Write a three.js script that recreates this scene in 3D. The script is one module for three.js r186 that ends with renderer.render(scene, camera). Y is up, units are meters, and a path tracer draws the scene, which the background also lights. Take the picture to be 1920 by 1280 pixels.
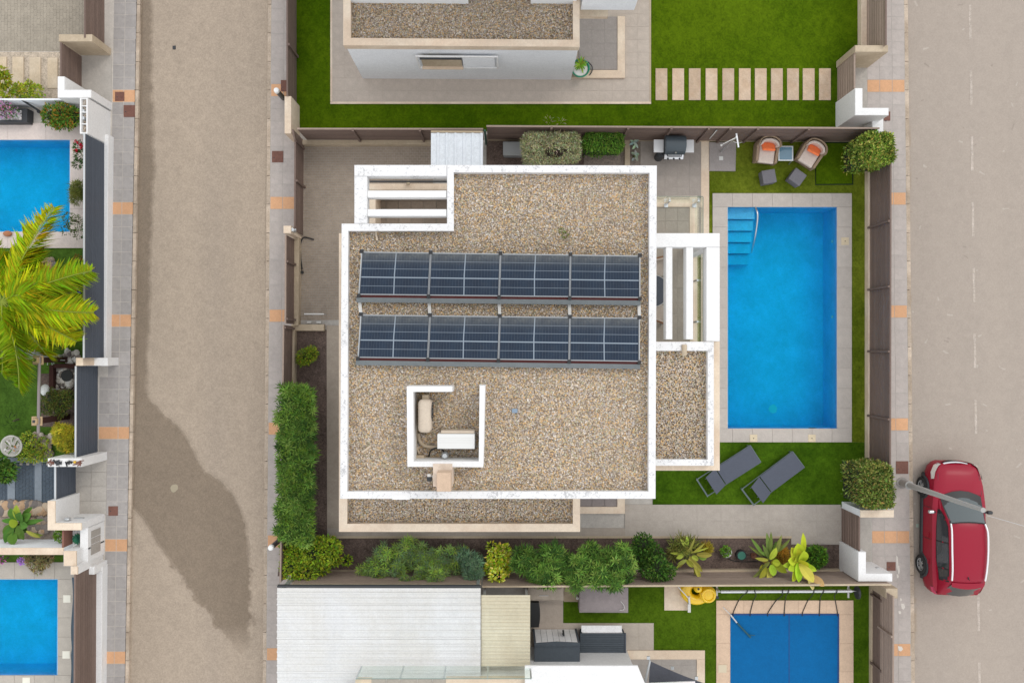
import * as THREE from 'three';
import { mergeGeometries, mergeVertices, toCreasedNormals } from 'three/addons/utils/BufferGeometryUtils.js';
import { RoundedBoxGeometry } from 'three/addons/geometries/RoundedBoxGeometry.js';

// ---------- camera, sky, sun, exposure ----------
const F = 1500, CH = 28.3, TILT_X = 12 / F, TILT_Z = -15 / F, ROLL = 0.003;   // drone 28 m above the street, looking almost straight down
const scene = new THREE.Scene();
const camera = new THREE.PerspectiveCamera(2 * Math.atan(640 / F) * 180 / Math.PI, 1.5, 0.5, 900);
camera.position.set(0, CH, 0);
camera.up.set(-Math.sin(ROLL), 0, -Math.cos(ROLL));
camera.lookAt(TILT_X * CH, 0, TILT_Z * CH);
camera.updateMatrixWorld(true);
const SUN = new THREE.Vector3(0.66, 1.0, -0.6).normalize();                  // weak sun behind thin cloud, north east
{
  const w = 128, h = 64, d = new Float32Array(w * h * 4), v = new THREE.Vector3();
  for (let j = 0; j < h; j++) for (let i = 0; i < w; i++) {
    const el = ((j + 0.5) / h - 0.5) * Math.PI, az = ((i + 0.5) / w - 0.5) * 2 * Math.PI;
    v.set(Math.cos(el) * Math.cos(az), Math.sin(el), Math.cos(el) * Math.sin(az));
    const up = Math.max(0, v.y), glow = Math.pow(Math.max(0, v.dot(SUN)), 6);
    const l = v.y < 0 ? 0.34 : 1.22 - 0.26 * up + 0.15 * glow;
    const k = (j * w + i) * 4;
    d[k] = l * (v.y < 0 ? 1 : 0.97); d[k + 1] = l * (v.y < 0 ? 0.94 : 0.99); d[k + 2] = l * (v.y < 0 ? 0.85 : 1.025); d[k + 3] = 1;
  }
  const sky = new THREE.DataTexture(d, w, h, THREE.RGBAFormat, THREE.FloatType);
  sky.mapping = THREE.EquirectangularReflectionMapping; sky.magFilter = THREE.LinearFilter; sky.needsUpdate = true;
  scene.background = sky; scene.environment = sky;
}
const sun = new THREE.DirectionalLight(new THREE.Color(1, 0.93, 0.83), 0.55);
sun.position.copy(SUN).multiplyScalar(60); sun.castShadow = true; sun.shadow.radius = 34;
sun.shadow.mapSize.set(4096, 4096);
Object.assign(sun.shadow.camera, { left: -26, right: 26, top: 22, bottom: -22, near: 5, far: 120 });
scene.add(sun, sun.target);
const renderer = new THREE.WebGLRenderer({ antialias: true });
renderer.toneMapping = THREE.LinearToneMapping;
renderer.toneMappingExposure = 1.2;
renderer.shadowMap.enabled = true;

// ---------- small tools ----------
let seed = 20240611;
const rnd = () => { seed = (seed + 0x6D2B79F5) | 0; let t = Math.imul(seed ^ (seed >>> 15), 1 | seed); t = (t + Math.imul(t ^ (t >>> 7), 61 | t)) ^ t; return ((t ^ (t >>> 14)) >>> 0) / 4294967296; };
const rr = (a, b) => a + (b - a) * rnd();
const pick = a => a[Math.floor(rnd() * a.length)];
const lerp = (a, b, t) => a + (b - a) * t;
const clamp = (x, a, b) => Math.min(b, Math.max(a, x));
const V = (x, y, z) => new THREE.Vector3(x, y, z);
const e = camera.matrixWorld.elements;
// surveyed point: where the line of sight through a point of the photograph (1920 x 1280) meets height h
function P(px, py, h = 0) {
  const a = (px - 960) / F, b = -(py - 640) / F;
  const d = V(e[0] * a + e[4] * b - e[8], e[1] * a + e[5] * b - e[9], e[2] * a + e[6] * b - e[10]);
  return V(0, CH, 0).addScaledVector(d, (h - CH) / d.y);
}
const PX = (list, h) => list.map(([a, b]) => { const p = P(a, b, h); return [p.x, p.z]; });
const q = (x0, y0, x1, y1) => [[x0, y0], [x1, y0], [x1, y1], [x0, y1]];
const sl = c => (c /= 255) <= 0.04045 ? c / 12.92 : ((c + 0.055) / 1.055) ** 2.4;
const E0 = 1.4;
const A = (r, g, b, k = 1) => [r, g, b].map(c => Math.min(0.86, sl(c) / E0 * k));      // base colour from an sRGB reading of a surface in full daylight

// fields of noise that tile
const NS = 512;
function fbm(base, oct, s) {
  const out = new Float32Array(NS * NS); let amp = 1, tot = 0, f = base;
  for (let o = 0; o < oct && f <= NS; o++, f *= 2, amp *= 0.55) {
    const g = new Float32Array(f * f); let t = s * 7919 + o * 104729 + 1;
    for (let i = 0; i < g.length; i++) { t = (Math.imul(t, 1664525) + 1013904223) | 0; g[i] = (t >>> 8) / 16777216; }
    for (let y = 0; y < NS; y++) {
      const fy = y * f / NS, y0 = Math.floor(fy), ty = fy - y0, sy = ty * ty * (3 - 2 * ty), r0 = (y0 % f) * f, r1 = ((y0 + 1) % f) * f;
      for (let x = 0; x < NS; x++) {
        const fx = x * f / NS, x0 = Math.floor(fx), tx = fx - x0, sx = tx * tx * (3 - 2 * tx), x1 = (x0 + 1) % f, xx = x0 % f;
        out[y * NS + x] += amp * lerp(lerp(g[r0 + xx], g[r0 + x1], sx), lerp(g[r1 + xx], g[r1 + x1], sx), sy);
      }
    }
    tot += amp;
  }
  for (let i = 0; i < out.length; i++) out[i] = (out[i] / tot - 0.5) * 2;
  return out;
}
const N1 = fbm(3, 5, 1), N2 = fbm(14, 5, 2), N3 = fbm(64, 3, 3), N4 = fbm(256, 2, 4), N5 = fbm(5, 6, 9);
const at = (n, x, y) => n[((Math.floor(y) % NS + NS) % NS) * NS + (Math.floor(x) % NS + NS) % NS];
const s8 = l => { l = clamp(l, 0, 1); return Math.round(255 * (l <= 0.0031308 ? 12.92 * l : 1.055 * l ** (1 / 2.4) - 0.055)); };
function dataTex(w, h, f, wrap = true) {
  const d = new Uint8Array(w * h * 4);
  for (let y = 0; y < h; y++) for (let x = 0; x < w; x++) { const c = f(x, y), k = (y * w + x) * 4; d[k] = s8(c[0]); d[k + 1] = s8(c[1]); d[k + 2] = s8(c[2]); d[k + 3] = 255; }
  const t = new THREE.DataTexture(d, w, h); t.colorSpace = THREE.SRGBColorSpace; t.magFilter = THREE.LinearFilter; t.minFilter = THREE.LinearMipmapLinearFilter; t.generateMipmaps = true;
  t.wrapS = t.wrapT = wrap ? THREE.RepeatWrapping : THREE.ClampToEdgeWrapping; t.needsUpdate = true; return t;
}
// a mottled surface: c base colour, size metres that the texture covers, lo/mid/hi/gr strengths from coarse to grain, tint second colour that patches lean to
const hash = (x, y) => { let h = Math.imul(x, 374761393) + Math.imul(y, 668265263); h = Math.imul(h ^ (h >>> 13), 1274126177); return ((h ^ (h >>> 16)) >>> 0) / 4294967296; };
const texCache = new Map();
function M(c, o = {}) {
  const { size = 6, S = 256, lo = 0.05, mid = 0.05, hi = 0.05, gr = 0.05, wn = 0.06, tint = null, tk = 0.6, rough = 0.9, metal = 0, ...rest } = o;
  const key = tint ? null : [size, S, lo, mid, hi, gr, wn].join(), gain = tint ? 1 : 0.62, base = tint ? c : [gain, gain, gain];
  let t = key && texCache.get(key);
  if (!t) {
    const ox = rnd() * 500, oy = rnd() * 500, step = NS / S; t = dataTex(S, S, (x, y) => {
      const X = x * step + ox, Y = y * step + oy;
      const a = at(N1, X, Y), m = 1 + lo * a * 1.6 + mid * at(N2, X + 31, Y + 77) * 1.6 + hi * at(N3, X, Y + 13) * 1.8 + gr * at(N4, X * 1.0 + 5, Y) * 1.6 + (hash(x, y) - 0.5) * wn * 2;
      let k = tint ? clamp(0.5 + at(N5, X + 200, Y + 90) * 1.6 + at(N3, X + 9, Y) * 0.3, 0, 1) * tk : 0;
      return [0, 1, 2].map(i => lerp(base[i], tint ? tint[i] : base[i], k) * m);
    });
    t.repeat.set(1 / size, 1 / size); if (key) texCache.set(key, t);
  }
  const mat = new THREE.MeshPhysicalMaterial({ map: t, roughness: rough, specularIntensity: 0.5, metalness: metal, ...rest });
  if (!tint) mat.color.setRGB(c[0] / gain, c[1] / gain, c[2] / gain);
  return mat;
}
const flat = (c, rough = 0.7, metal = 0, o = {}) => new THREE.MeshStandardMaterial({ color: new THREE.Color().setRGB(...c), roughness: rough, metalness: metal, ...o });
const tones = (c, n, spread, o) => {                               // variants of one surface that share its texture
  const top = M(c.map(v => Math.min(0.86, v * (1 + spread))), o);
  return Array.from({ length: n }, (_, i) => { const k = top.clone(); k.color.multiplyScalar((1 + spread * (i / (n - 1 || 1) - 0.5) * 2) / (1 + spread)); return k; });
};

// ---------- geometry ----------
function worldUV(g) {
  if (g.index) g = g.toNonIndexed();
  const p = g.attributes.position, n = p.count, uv = new Float32Array(n * 2), a = V(), b = V(), c = V();
  for (let i = 0; i < n; i += 3) {
    a.fromBufferAttribute(p, i); b.fromBufferAttribute(p, i + 1).sub(a); c.fromBufferAttribute(p, i + 2).sub(a); b.cross(c);
    const x = Math.abs(b.x), y = Math.abs(b.y), z = Math.abs(b.z);
    for (let k = i; k < i + 3; k++) {
      const X = p.getX(k), Y = p.getY(k), Z = p.getZ(k);
      uv[2 * k] = y >= x && y >= z ? X : x > z ? Z : X; uv[2 * k + 1] = y >= x && y >= z ? Z : Y;
    }
  }
  g.setAttribute('uv', new THREE.BufferAttribute(uv, 2));
  return g;
}
function prism(pts, y0, y1, holes = [], bevel = 0) {
  const mk = (C, l) => { const s = new C(); l.forEach(([x, z], i) => i ? s.lineTo(x, -z) : s.moveTo(x, -z)); s.closePath(); return s; };
  const s = mk(THREE.Shape, pts); s.holes = holes.map(l => mk(THREE.Path, l));
  const g = new THREE.ExtrudeGeometry(s, bevel ? { depth: y1 - y0 - 2 * bevel, bevelEnabled: true, bevelSize: bevel, bevelThickness: bevel, bevelOffset: -bevel, bevelSegments: 1 } : { depth: y1 - y0, bevelEnabled: false });
  g.translate(0, 0, bevel); g.rotateX(-Math.PI / 2); g.translate(0, y0, 0);
  return g;
}
const pr = (list, y0, y1, holes = [], bevel = 0) => prism(PX(list, y1), y0, y1, holes.map(l => PX(l, y1)), bevel);
const box = (x0, x1, y0, y1, z0, z1) => { const g = new THREE.BoxGeometry(x1 - x0, y1 - y0, z1 - z0); g.translate((x0 + x1) / 2, (y0 + y1) / 2, (z0 + z1) / 2); return g; };
const cbox = (w, h, d, x = 0, y = 0, z = 0) => { const g = new THREE.BoxGeometry(w, h, d); g.translate(x, y, z); return g; };
const rbox = (w, h, d, r, x = 0, y = 0, z = 0, s = 2) => { const g = new RoundedBoxGeometry(w, h, d, s, r); g.translate(x, y, z); return g; };
function bar(a, b, y0, y1, t) {                                    // an upright board from a to b (x, z pairs)
  const L = Math.hypot(b[0] - a[0], b[1] - a[1]), g = new THREE.BoxGeometry(L, y1 - y0, t);
  g.rotateY(-Math.atan2(b[1] - a[1], b[0] - a[0])); g.translate((a[0] + b[0]) / 2, (y0 + y1) / 2, (a[1] + b[1]) / 2); return g;
}
function beam(a, b, w, h) {                                        // a square bar between two points in space
  const d = b.clone().sub(a), g = new THREE.BoxGeometry(w, d.length(), h || w);
  g.applyQuaternion(new THREE.Quaternion().setFromUnitVectors(V(0, 1, 0), d.normalize())); g.translate((a.x + b.x) / 2, (a.y + b.y) / 2, (a.z + b.z) / 2); return g;
}
const tube = (pts, r, n = 24, m = 6) => new THREE.TubeGeometry(new THREE.CatmullRomCurve3(pts), n, r, m, false);
const rod = (a, b, r, m = 8, r2 = r) => { const d = b.clone().sub(a), g = new THREE.CylinderGeometry(r2, r, d.length(), m); g.applyQuaternion(new THREE.Quaternion().setFromUnitVectors(V(0, 1, 0), d.normalize())); g.translate((a.x + b.x) / 2, (a.y + b.y) / 2, (a.z + b.z) / 2); return g; };
const cyl = (x, y0, y1, z, r, r2 = r, m = 20) => { const g = new THREE.CylinderGeometry(r2, r, y1 - y0, m); g.translate(x, (y0 + y1) / 2, z); return g; };
const merge = l => mergeGeometries(l.map(g => { g = g.index ? g.toNonIndexed() : g; for (const k of Object.keys(g.attributes)) if (!['position', 'normal', 'uv', 'color'].includes(k)) g.deleteAttribute(k); return g; }), false);

// ---------- objects ----------
const used = {}, ORG = new WeakMap();
const numbered = n => { const k = used[n] = (used[n] ?? -1) + 1; return k ? `${n}_${String(k).padStart(3, '0')}` : n; };
const ZERO = V(0, 0, 0);
function tag(o, label, category, group, kind) { Object.assign(o.userData, { label, category }); if (group) o.userData.group = group; if (kind) o.userData.kind = kind; return o; }
function T(name, label, category, p = ZERO, group, kind) {         // a thing: a group at its base, parts are its children
  const o = new THREE.Group(); o.name = numbered(name); o.position.copy(p); ORG.set(o, p.clone()); scene.add(o); return tag(o, label, category, group, kind);
}
function mesh(name, g, m) { const o = new THREE.Mesh(g, m); o.name = name; o.castShadow = o.receiveShadow = true; return o; }
function add(parent, name, g, m, label, kind) {                    // a part built at its place in the world
  g = worldUV(Array.isArray(g) ? merge(g) : g); const p = ORG.get(parent); g.translate(-p.x, -p.y, -p.z);
  const o = mesh(name, g, m); if (label) o.userData.label = label; if (kind) o.userData.kind = kind;
  ORG.set(o, p); parent.add(o); return o;
}
function addL(parent, name, g, m, label) {                         // a part built in its thing's own axes
  g = worldUV(Array.isArray(g) ? merge(g) : g); const o = mesh(name, g, m); if (label) o.userData.label = label; ORG.set(o, ZERO); parent.add(o); return o;
}
function solo(name, label, category, g, m, group, kind) {          // a thing that is one mesh
  g = worldUV(Array.isArray(g) ? merge(g) : g); g.computeBoundingBox(); const c = g.boundingBox.getCenter(V()); c.y = g.boundingBox.min.y; g.translate(-c.x, -c.y, -c.z);
  const o = mesh(numbered(name), g, m); o.position.copy(c); ORG.set(o, c); scene.add(o); return tag(o, label, category, group, kind);
}
const S = (name, label, category, g, m, kind = 'structure') => { const o = solo(name, label, category, g, m, null, kind); return o; };
// a field of paving pieces inside four surveyed corners (TL, TR, BR, BL); pieces share geometries
function pave(parent, name, c, h, nx, ny, mats, o = {}) {
  const { gap = 0.012, th = 0.03, pickMat = null, label = null, bev = 0 } = o;
  const k = c.map(([a, b]) => P(a, b, h)), mid = (u, v) => k[0].clone().lerp(k[1], u).lerp(k[3].clone().lerp(k[2], u), v);
  const w = (k[0].distanceTo(k[1]) + k[3].distanceTo(k[2])) / 2 / nx, d = (k[0].distanceTo(k[3]) + k[1].distanceTo(k[2])) / 2 / ny, org = ORG.get(parent);
  const vars = [0, 1, 2, 3].map(i => { let g = new THREE.BoxGeometry(w - gap, th, d - gap); g.translate(0, -th / 2, 0); g = worldUV(g); const uv = g.attributes.uv; for (let j = 0; j < uv.count; j++) uv.setXY(j, uv.getX(j) + i * 1.37, uv.getY(j) + i * 2.11); return g; });
  const ang = -Math.atan2(k[1].z - k[0].z, k[1].x - k[0].x);
  for (let j = 0; j < ny; j++) for (let i = 0; i < nx; i++) {
    const m = pickMat ? pickMat(i, j) : pick(mats); if (!m) continue;
    const t = mesh(name, pick(vars), m); t.position.copy(mid((i + 0.5) / nx, (j + 0.5) / ny)).sub(org); t.position.y += rr(-0.0015, 0.0015); t.rotation.y = ang; if (label) t.userData.label = label; parent.add(t);
  }
}
// a board fence with its top edge surveyed from a to b at hTop
function fence(name, label, a, b, hTop, hBot, n, mats, o = {}) {
  const { gap = 0.014, posts = [], side = 1, rail = true, cat = 'fence', post = mats[0], t = 0.03, group } = o;
  const A0 = P(a[0], a[1], hTop), B0 = P(b[0], b[1], hTop), f = T(name, label, cat, V((A0.x + B0.x) / 2, hBot, (A0.z + B0.z) / 2), group);
  const d = [B0.x - A0.x, B0.z - A0.z], L = Math.hypot(...d), nx = -d[1] / L * side, nz = d[0] / L * side, pt = s => [A0.x + d[0] * s, A0.z + d[1] * s];
  const cuts = [0, ...posts.filter(s => s > 0.01 && s < 0.99), 1];
  for (let k = 0; k + 1 < cuts.length; k++) for (let i = 0; i < n; i++) {
    const y0 = hBot + (hTop - 0.03 - hBot) * i / n, y1 = hBot + (hTop - 0.03 - hBot) * (i + 1) / n - gap;
    add(f, 'board', bar(pt(cuts[k] + 0.0006), pt(cuts[k + 1] - 0.0006), y0, y1, t + rr(-0.004, 0.004)), pick(mats));
  }
  if (rail) add(f, 'rail', bar(pt(0), pt(1), hTop - 0.03, hTop, t + 0.025), o.railMat || post);
  for (const s of posts) { const c = pt(s); const cx = c[0] + nx * (t / 2 + 0.04), cz = c[1] + nz * (t / 2 + 0.04); add(f, 'post', box(cx - 0.035, cx + 0.035, hBot - 0.05, hTop + 0.015, cz - 0.035, cz + 0.035), post); }
  return f;
}
// ---------- leaves ----------
class Leaves {
  constructor() { this.p = []; this.c = []; }
  leaf(o, dir, nor, len, wid, c, bend = 0) {                       // two folded halves; dir runs from base to tip
    const s = V().crossVectors(dir, nor).normalize(), n = V().crossVectors(s, dir).normalize();
    const m = o.clone().addScaledVector(dir, len * 0.45), tip = o.clone().addScaledVector(dir, len).addScaledVector(n, -bend * len);
    const l = m.clone().addScaledVector(s, wid / 2).addScaledVector(n, wid * 0.12), r = m.clone().addScaledVector(s, -wid / 2).addScaledVector(n, wid * 0.12);
    for (const v of [o, l, tip, o, tip, r]) { this.p.push(v.x, v.y, v.z); this.c.push(c[0], c[1], c[2]); }
  }
  build(parent, name, mat = leafMat, label) {
    const g = new THREE.BufferGeometry(); g.setAttribute('position', new THREE.Float32BufferAttribute(this.p, 3)); g.setAttribute('color', new THREE.Float32BufferAttribute(this.c, 3));
    g.computeVertexNormals(); return add(parent, name, g, mat, label);
  }
}
const leafMat = new THREE.MeshPhysicalMaterial({ vertexColors: true, specularIntensity: 0.35, roughness: 0.7, side: THREE.DoubleSide });
const dirOn = () => { const y = rr(-1, 1), a = rr(0, 6.283), s = Math.sqrt(1 - y * y); return V(s * Math.cos(a), y, s * Math.sin(a)); };
const shade = (c, a, b) => { const k = rr(a, b); return c.map(v => v * k); };
const mixc = (a, b, t) => a.map((v, i) => lerp(v, b[i], t));
// ---------- materials ----------
const m = {
  gravelBed: M(A(164, 146, 124), { size: 5, hi: 0.15, gr: 0.2 }),
  white: M([0.74, 0.735, 0.725], { size: 7, lo: 0.02, mid: 0.02, hi: 0.015, gr: 0.01, rough: 0.85 }),
  coolWhite: M([0.8, 0.82, 0.85], { size: 7, lo: 0.02, mid: 0.02, hi: 0.015, gr: 0.01, rough: 0.85 }),
  grey: M(A(186, 180, 172), { size: 5 }),
  beige: M(A(243, 225, 202, 1.1), { size: 4, lo: 0.04, mid: 0.04, hi: 0.03, gr: 0.03, tint: A(226, 196, 168), tk: 0.5 }),
  beigeWall: M(A(214, 196, 170), { size: 4, lo: 0.06, mid: 0.06, hi: 0.04, tint: A(180, 160, 132), tk: 0.45 }),
  brown: tones(A(136, 116, 106), 4, 0.08, { size: 2.5, lo: 0.05, mid: 0.05, hi: 0.06, gr: 0.08, rough: 0.7 }),
  taupe: tones(A(176, 156, 142), 4, 0.05, { size: 2.5, lo: 0.04, mid: 0.05, hi: 0.05, gr: 0.06, rough: 0.7 }),
  blueGrey: tones(A(92, 100, 112), 4, 0.05, { size: 2.5, lo: 0.03, mid: 0.03, hi: 0.03, gr: 0.04, rough: 0.6 }),
  soil: M(A(110, 94, 86), { size: 4, lo: 0.1, mid: 0.14, hi: 0.2, gr: 0.35, tint: A(122, 104, 94), tk: 0.6 }),
  soilLight: M(A(160, 146, 134), { size: 4, lo: 0.1, mid: 0.1, hi: 0.15, gr: 0.3 }),
  black: flat([0.012, 0.012, 0.013], 0.5), dark: flat([0.03, 0.033, 0.037], 0.55), rubber: flat([0.02, 0.02, 0.02], 0.85),
  steel: flat([0.62, 0.63, 0.64], 0.28, 0.9), alu: flat([0.55, 0.57, 0.58], 0.4, 0.6), pale: flat([0.62, 0.61, 0.58], 0.6),
  cover: M(A(134, 94, 82), { size: 2, lo: 0.1, mid: 0.1, hi: 0.1, gr: 0.15, rough: 0.7 }),
  orange: tones(A(236, 184, 142), 4, 0.04, { size: 3, lo: 0.05, mid: 0.04, hi: 0.04, gr: 0.05 }),
  glass: new THREE.MeshPhysicalMaterial({ color: new THREE.Color().setRGB(0.94, 0.975, 0.955), transmission: 1, thickness: 0, roughness: 0.02, ior: 1.5 }),
  smoked: new THREE.MeshPhysicalMaterial({ color: new THREE.Color().setRGB(0.03, 0.035, 0.04), roughness: 0.06, clearcoat: 1, clearcoatRoughness: 0.03 }),
};
const lawnMat = (c, c2, stripes = 0) => {
  const t = dataTex(1024, 1024, (x, y) => {                        // 20.5 m square, 2 cm to a texel
    const a = at(N1, x * 0.5, y * 0.5), b = at(N2, x * 0.5 + 40, y * 0.5), f = at(N3, x, y), g = at(N4, x, y), h = at(N4, x * 2 + 3, y * 2 + 9);
    const k = clamp(0.5 + a * 0.9 + b * 0.5 + f * 0.25, 0, 1), v = 1 + 0.16 * b + 0.13 * f + 0.3 * g + 0.16 * h;
    return [0, 1, 2].map(i => lerp(c[i], c2[i], k) * v);
  });
  t.repeat.set(1 / 20.5, 1 / 20.5);
  return new THREE.MeshPhysicalMaterial({ map: t, roughness: 0.95, specularIntensity: 0.15, bumpMap: t, bumpScale: 0.02 });
};
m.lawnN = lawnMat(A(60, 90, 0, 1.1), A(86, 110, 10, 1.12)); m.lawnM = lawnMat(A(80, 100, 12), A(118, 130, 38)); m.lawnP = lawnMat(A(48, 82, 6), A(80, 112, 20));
m.lawnS = lawnMat(A(62, 94, 8), A(86, 114, 22)); m.lawnW = lawnMat(A(72, 104, 36), A(92, 126, 48));

// ---------- ground, roads, kerbs ----------
const xw = y => 262 - 0.0172 * y, xe = y => 502 - 0.0078 * y, xr = y => 1703 + 0.0105 * y;
const Y0 = -420, Y1 = 1720;
const POOLS = { main: [1365, 388, 1570, 803], west: [-170, 262, 130, 434], low: [-170, 1086, 107, 1266] };
const holeAt = (r, h, g) => q(r[0] - g, r[1] - g, r[2] + g, r[3] + g).map(([a, b]) => [a, b]);
{
  const big = [[-260, -260], [260, -260], [260, 260], [-260, 260]];
  S('ground', 'pale dusty earth around the whole neighbourhood', 'ground', prism(big, -0.6, -0.08, Object.values(POOLS).map(r => PX(holeAt(r, 0, 6), -0.08))), M(A(196, 180, 160), { size: 40, lo: 0.1, mid: 0.1 }));
  const far = 6000, L = (f, y) => [f(y), y];
  const holes = n => n.map(k => holeAt(POOLS[k], 0, 6));
  S('ground', 'concrete slab under the western gardens and pavement', 'ground', pr([[-900, Y0], L(y => xw(y) - 8, Y0), L(y => xw(y) - 8, Y1), [-900, Y1]], -0.5, 0.12, holes(['west', 'low'])), M(A(222, 214, 204), { size: 9 }));
  S('ground', 'concrete slab under the middle plots between both roads', 'ground', pr([L(y => xe(y) + 6, Y0), L(y => xr(y) - 7, Y0), L(y => xr(y) - 7, Y1), L(y => xe(y) + 6, Y1)], -0.5, 0.12, holes(['main'])), M(A(200, 194, 186), { size: 9 }));
  // left road: dry asphalt with the wet stain running along the gutter and across to the right
  const stain = [[240, -60], [283, -60], [285, 120], [287, 330], [283, 400], [279, 560], [276, 660], [275, 740], [288, 757], [300, 768], [325, 790], [342, 802], [355, 822], [367, 841], [373, 862], [386, 883], [411, 898], [428, 916], [451, 951], [463, 985], [464, 1045], [468, 1075], [468, 1212], [452, 1222], [426, 1198], [400, 1167], [387, 1141], [370, 1131], [350, 1102], [332, 1070], [300, 1025], [280, 996], [262, 968], [244, 950]];
  const sp = PX(stain, 0), a = P(225, -60, 0), b = P(515, 1340, 0), TW = 512, TH = 2048;
  const inside = (x, z) => { let c = false; for (let i = 0, j = sp.length - 1; i < sp.length; j = i++) if ((sp[i][1] > z) !== (sp[j][1] > z) && x < (sp[j][0] - sp[i][0]) * (z - sp[i][1]) / (sp[j][1] - sp[i][1]) + sp[i][0]) c = !c; return c; };
  const spot = P(326, 916, 0), dry = A(196, 178, 158), dry2 = A(182, 166, 148), wet = A(142, 126, 108), wet2 = A(153, 137, 119), oil = A(150, 140, 132);
  const tex = dataTex(TW, TH, (i, j) => {
    const x = lerp(a.x, b.x, (i + 0.5) / TW), z = lerp(a.z, b.z, (j + 0.5) / TH), X = x * 40, Z = z * 40;
    const ragged = z > P(0, 1060, 0).z ? 0.2 : 0.05;
    let s = 0; for (const [du, dv] of [[0, 0], [0.07, 0.05], [-0.07, 0.05], [0.02, -0.09], [-0.05, -0.05]]) s += inside(x + du + at(N3, X, Z) * ragged + at(N2, X, Z) * 0.1, z + dv + at(N3, X + 90, Z) * ragged + at(N2, Z, X) * 0.1) ? 0.2 : 0;
    const fade = clamp((P(0, 1235, 0).z - z) / 1.2, 0.35, 1);
    const k = clamp(0.5 + at(N1, X * 0.35, Z * 0.12) * 1.1, 0, 1), g = 1 + at(N4, X * 1.6, Z * 1.6) * 0.2 + at(N3, X, Z) * 0.08 + at(N2, X * 0.4, Z * 0.2) * 0.06 + at(N2, X * 0.9, Z * 0.03) * 0.05 + at(N1, X * 0.7 + 33, Z * 0.02) * 0.05 + (hash(i, j) - 0.5) * 0.1;
    if (Math.hypot(x - spot.x, z - spot.z) < 0.13 + at(N3, X, Z) * 0.04) return A(182, 170, 146);
    const lane = 0.3 * Math.exp(-(((x - lerp(a.x, b.x, 0.62)) / 0.5) ** 2)) * clamp(0.4 + at(N1, X * 0.2 + 70, Z * 0.2), 0, 1);
    return [0, 1, 2].map(c => lerp(lerp(lerp(dry[c], dry2[c], k), oil[c], lane), lerp(wet[c], wet2[c], k), s * fade) * g);
  }, false);
  const roadGeo = (pts) => { const g = worldUV(pr(pts, -0.2, 0)); return g; };
  {
    const g = roadGeo([[xw(Y0) - 3, Y0], [xe(Y0) + 3, Y0], [xe(Y1) + 3, Y1], [xw(Y1) - 3, Y1]]);
    const uv = g.attributes.uv; for (let i = 0; i < uv.count; i++) uv.setXY(i, (uv.getX(i) - a.x) / (b.x - a.x), (uv.getY(i) - a.z) / (b.z - a.z));
    const o = mesh(numbered('road'), g, new THREE.MeshStandardMaterial({ map: tex, roughness: 0.92 })); tag(o, 'narrow worn asphalt road on the left with a dark wet stain', 'road', null, 'structure'); ORG.set(o, ZERO); scene.add(o);
  }
  { // right street: worn wheel tracks along it, dirt and leaf mould in the gutter, a few pale scuffs
    const a2 = P(1690, -60, 0), b2 = P(2280, 1340, 0), base = A(193, 179, 165), b3 = A(183, 171, 160), dirt = A(166, 142, 108), pale = A(214, 204, 192), dark = A(158, 146, 136);
    const scuffs = Array.from({ length: 60 }, () => [rr(a2.x, P(1930, 0, 0).x), rr(a2.z, b2.z), rr(0.02, 0.12), rr(0, 3.1), rnd() < 0.65 ? 1 : 0]);
    const t2 = dataTex(1024, 2048, (i, j) => {
      const x = lerp(a2.x, b2.x, (i + 0.5) / 1024), z = lerp(a2.z, b2.z, (j + 0.5) / 2048), X = x * 40, Z = z * 40, px = 948 + x * F / CH, edge = (px - xr(655 + z * F / CH)) / 53;
      const g = 1 + (hash(i, j + 77) - 0.5) * 0.11 + at(N4, X * 1.6, Z * 1.6) * 0.08 + at(N2, X * 0.8, Z * 0.03 + 50) * 0.04 + at(N1, X * 0.3, Z * 0.1) * 0.06 + at(N3, X, Z) * 0.05;
      let c = mixc(base, b3, clamp(0.5 + at(N1, X * 0.5 + 120, Z * 0.04) * 1.2, 0, 1));
      const mould = clamp(0.9 - Math.max(0, edge - 0.03) * 7, 0, 1) * clamp(at(N2, X * 0.3, Z * 0.5 + 40) * 2.2 + at(N3, X, Z) * 1.2 - 0.1, 0, 1); c = mixc(c, dirt, mould * 0.75);
      for (const q2 of scuffs) { const dx = x - q2[0], dz = z - q2[1]; if (Math.abs(dx) > 0.2 || Math.abs(dz) > 0.2) continue; const u = dx * Math.cos(q2[3]) + dz * Math.sin(q2[3]), w = -dx * Math.sin(q2[3]) + dz * Math.cos(q2[3]); if (Math.abs(u) < q2[2] && Math.abs(w) < 0.025 + at(N3, X * 2, Z * 2) * 0.02) c = mixc(c, q2[4] ? pale : dark, 0.5); }
      return c.map(v => v * g);
    }, false);
    const g = worldUV(pr([[xr(Y0) - 3, Y0], [2260, Y0], [2275, Y1], [xr(Y1) - 3, Y1]], -0.2, 0)), uv = g.attributes.uv; for (let i = 0; i < uv.count; i++) uv.setXY(i, (uv.getX(i) - a2.x) / (b2.x - a2.x), (uv.getY(i) - a2.z) / (b2.z - a2.z));
    const o = mesh(numbered('road'), g, new THREE.MeshPhysicalMaterial({ map: t2, roughness: 0.92, specularIntensity: 0.5 })); tag(o, 'pale worn asphalt street on the right with dashed centre line', 'road', null, 'structure'); ORG.set(o, ZERO); scene.add(o);
  }
  S('pavement', 'far pavement beyond the right street', 'pavement', pr([[2268, Y0], [2900, Y0], [2900, Y1], [2284, Y1]], -0.3, 0.12), m.grey);
  // kerbs
  const kerbM = tones(A(216, 198, 178), 3, 0.06, { size: 3, lo: 0.1, mid: 0.12, hi: 0.1, gr: 0.1, tint: A(180, 160, 138), tk: 0.5 });
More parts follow.
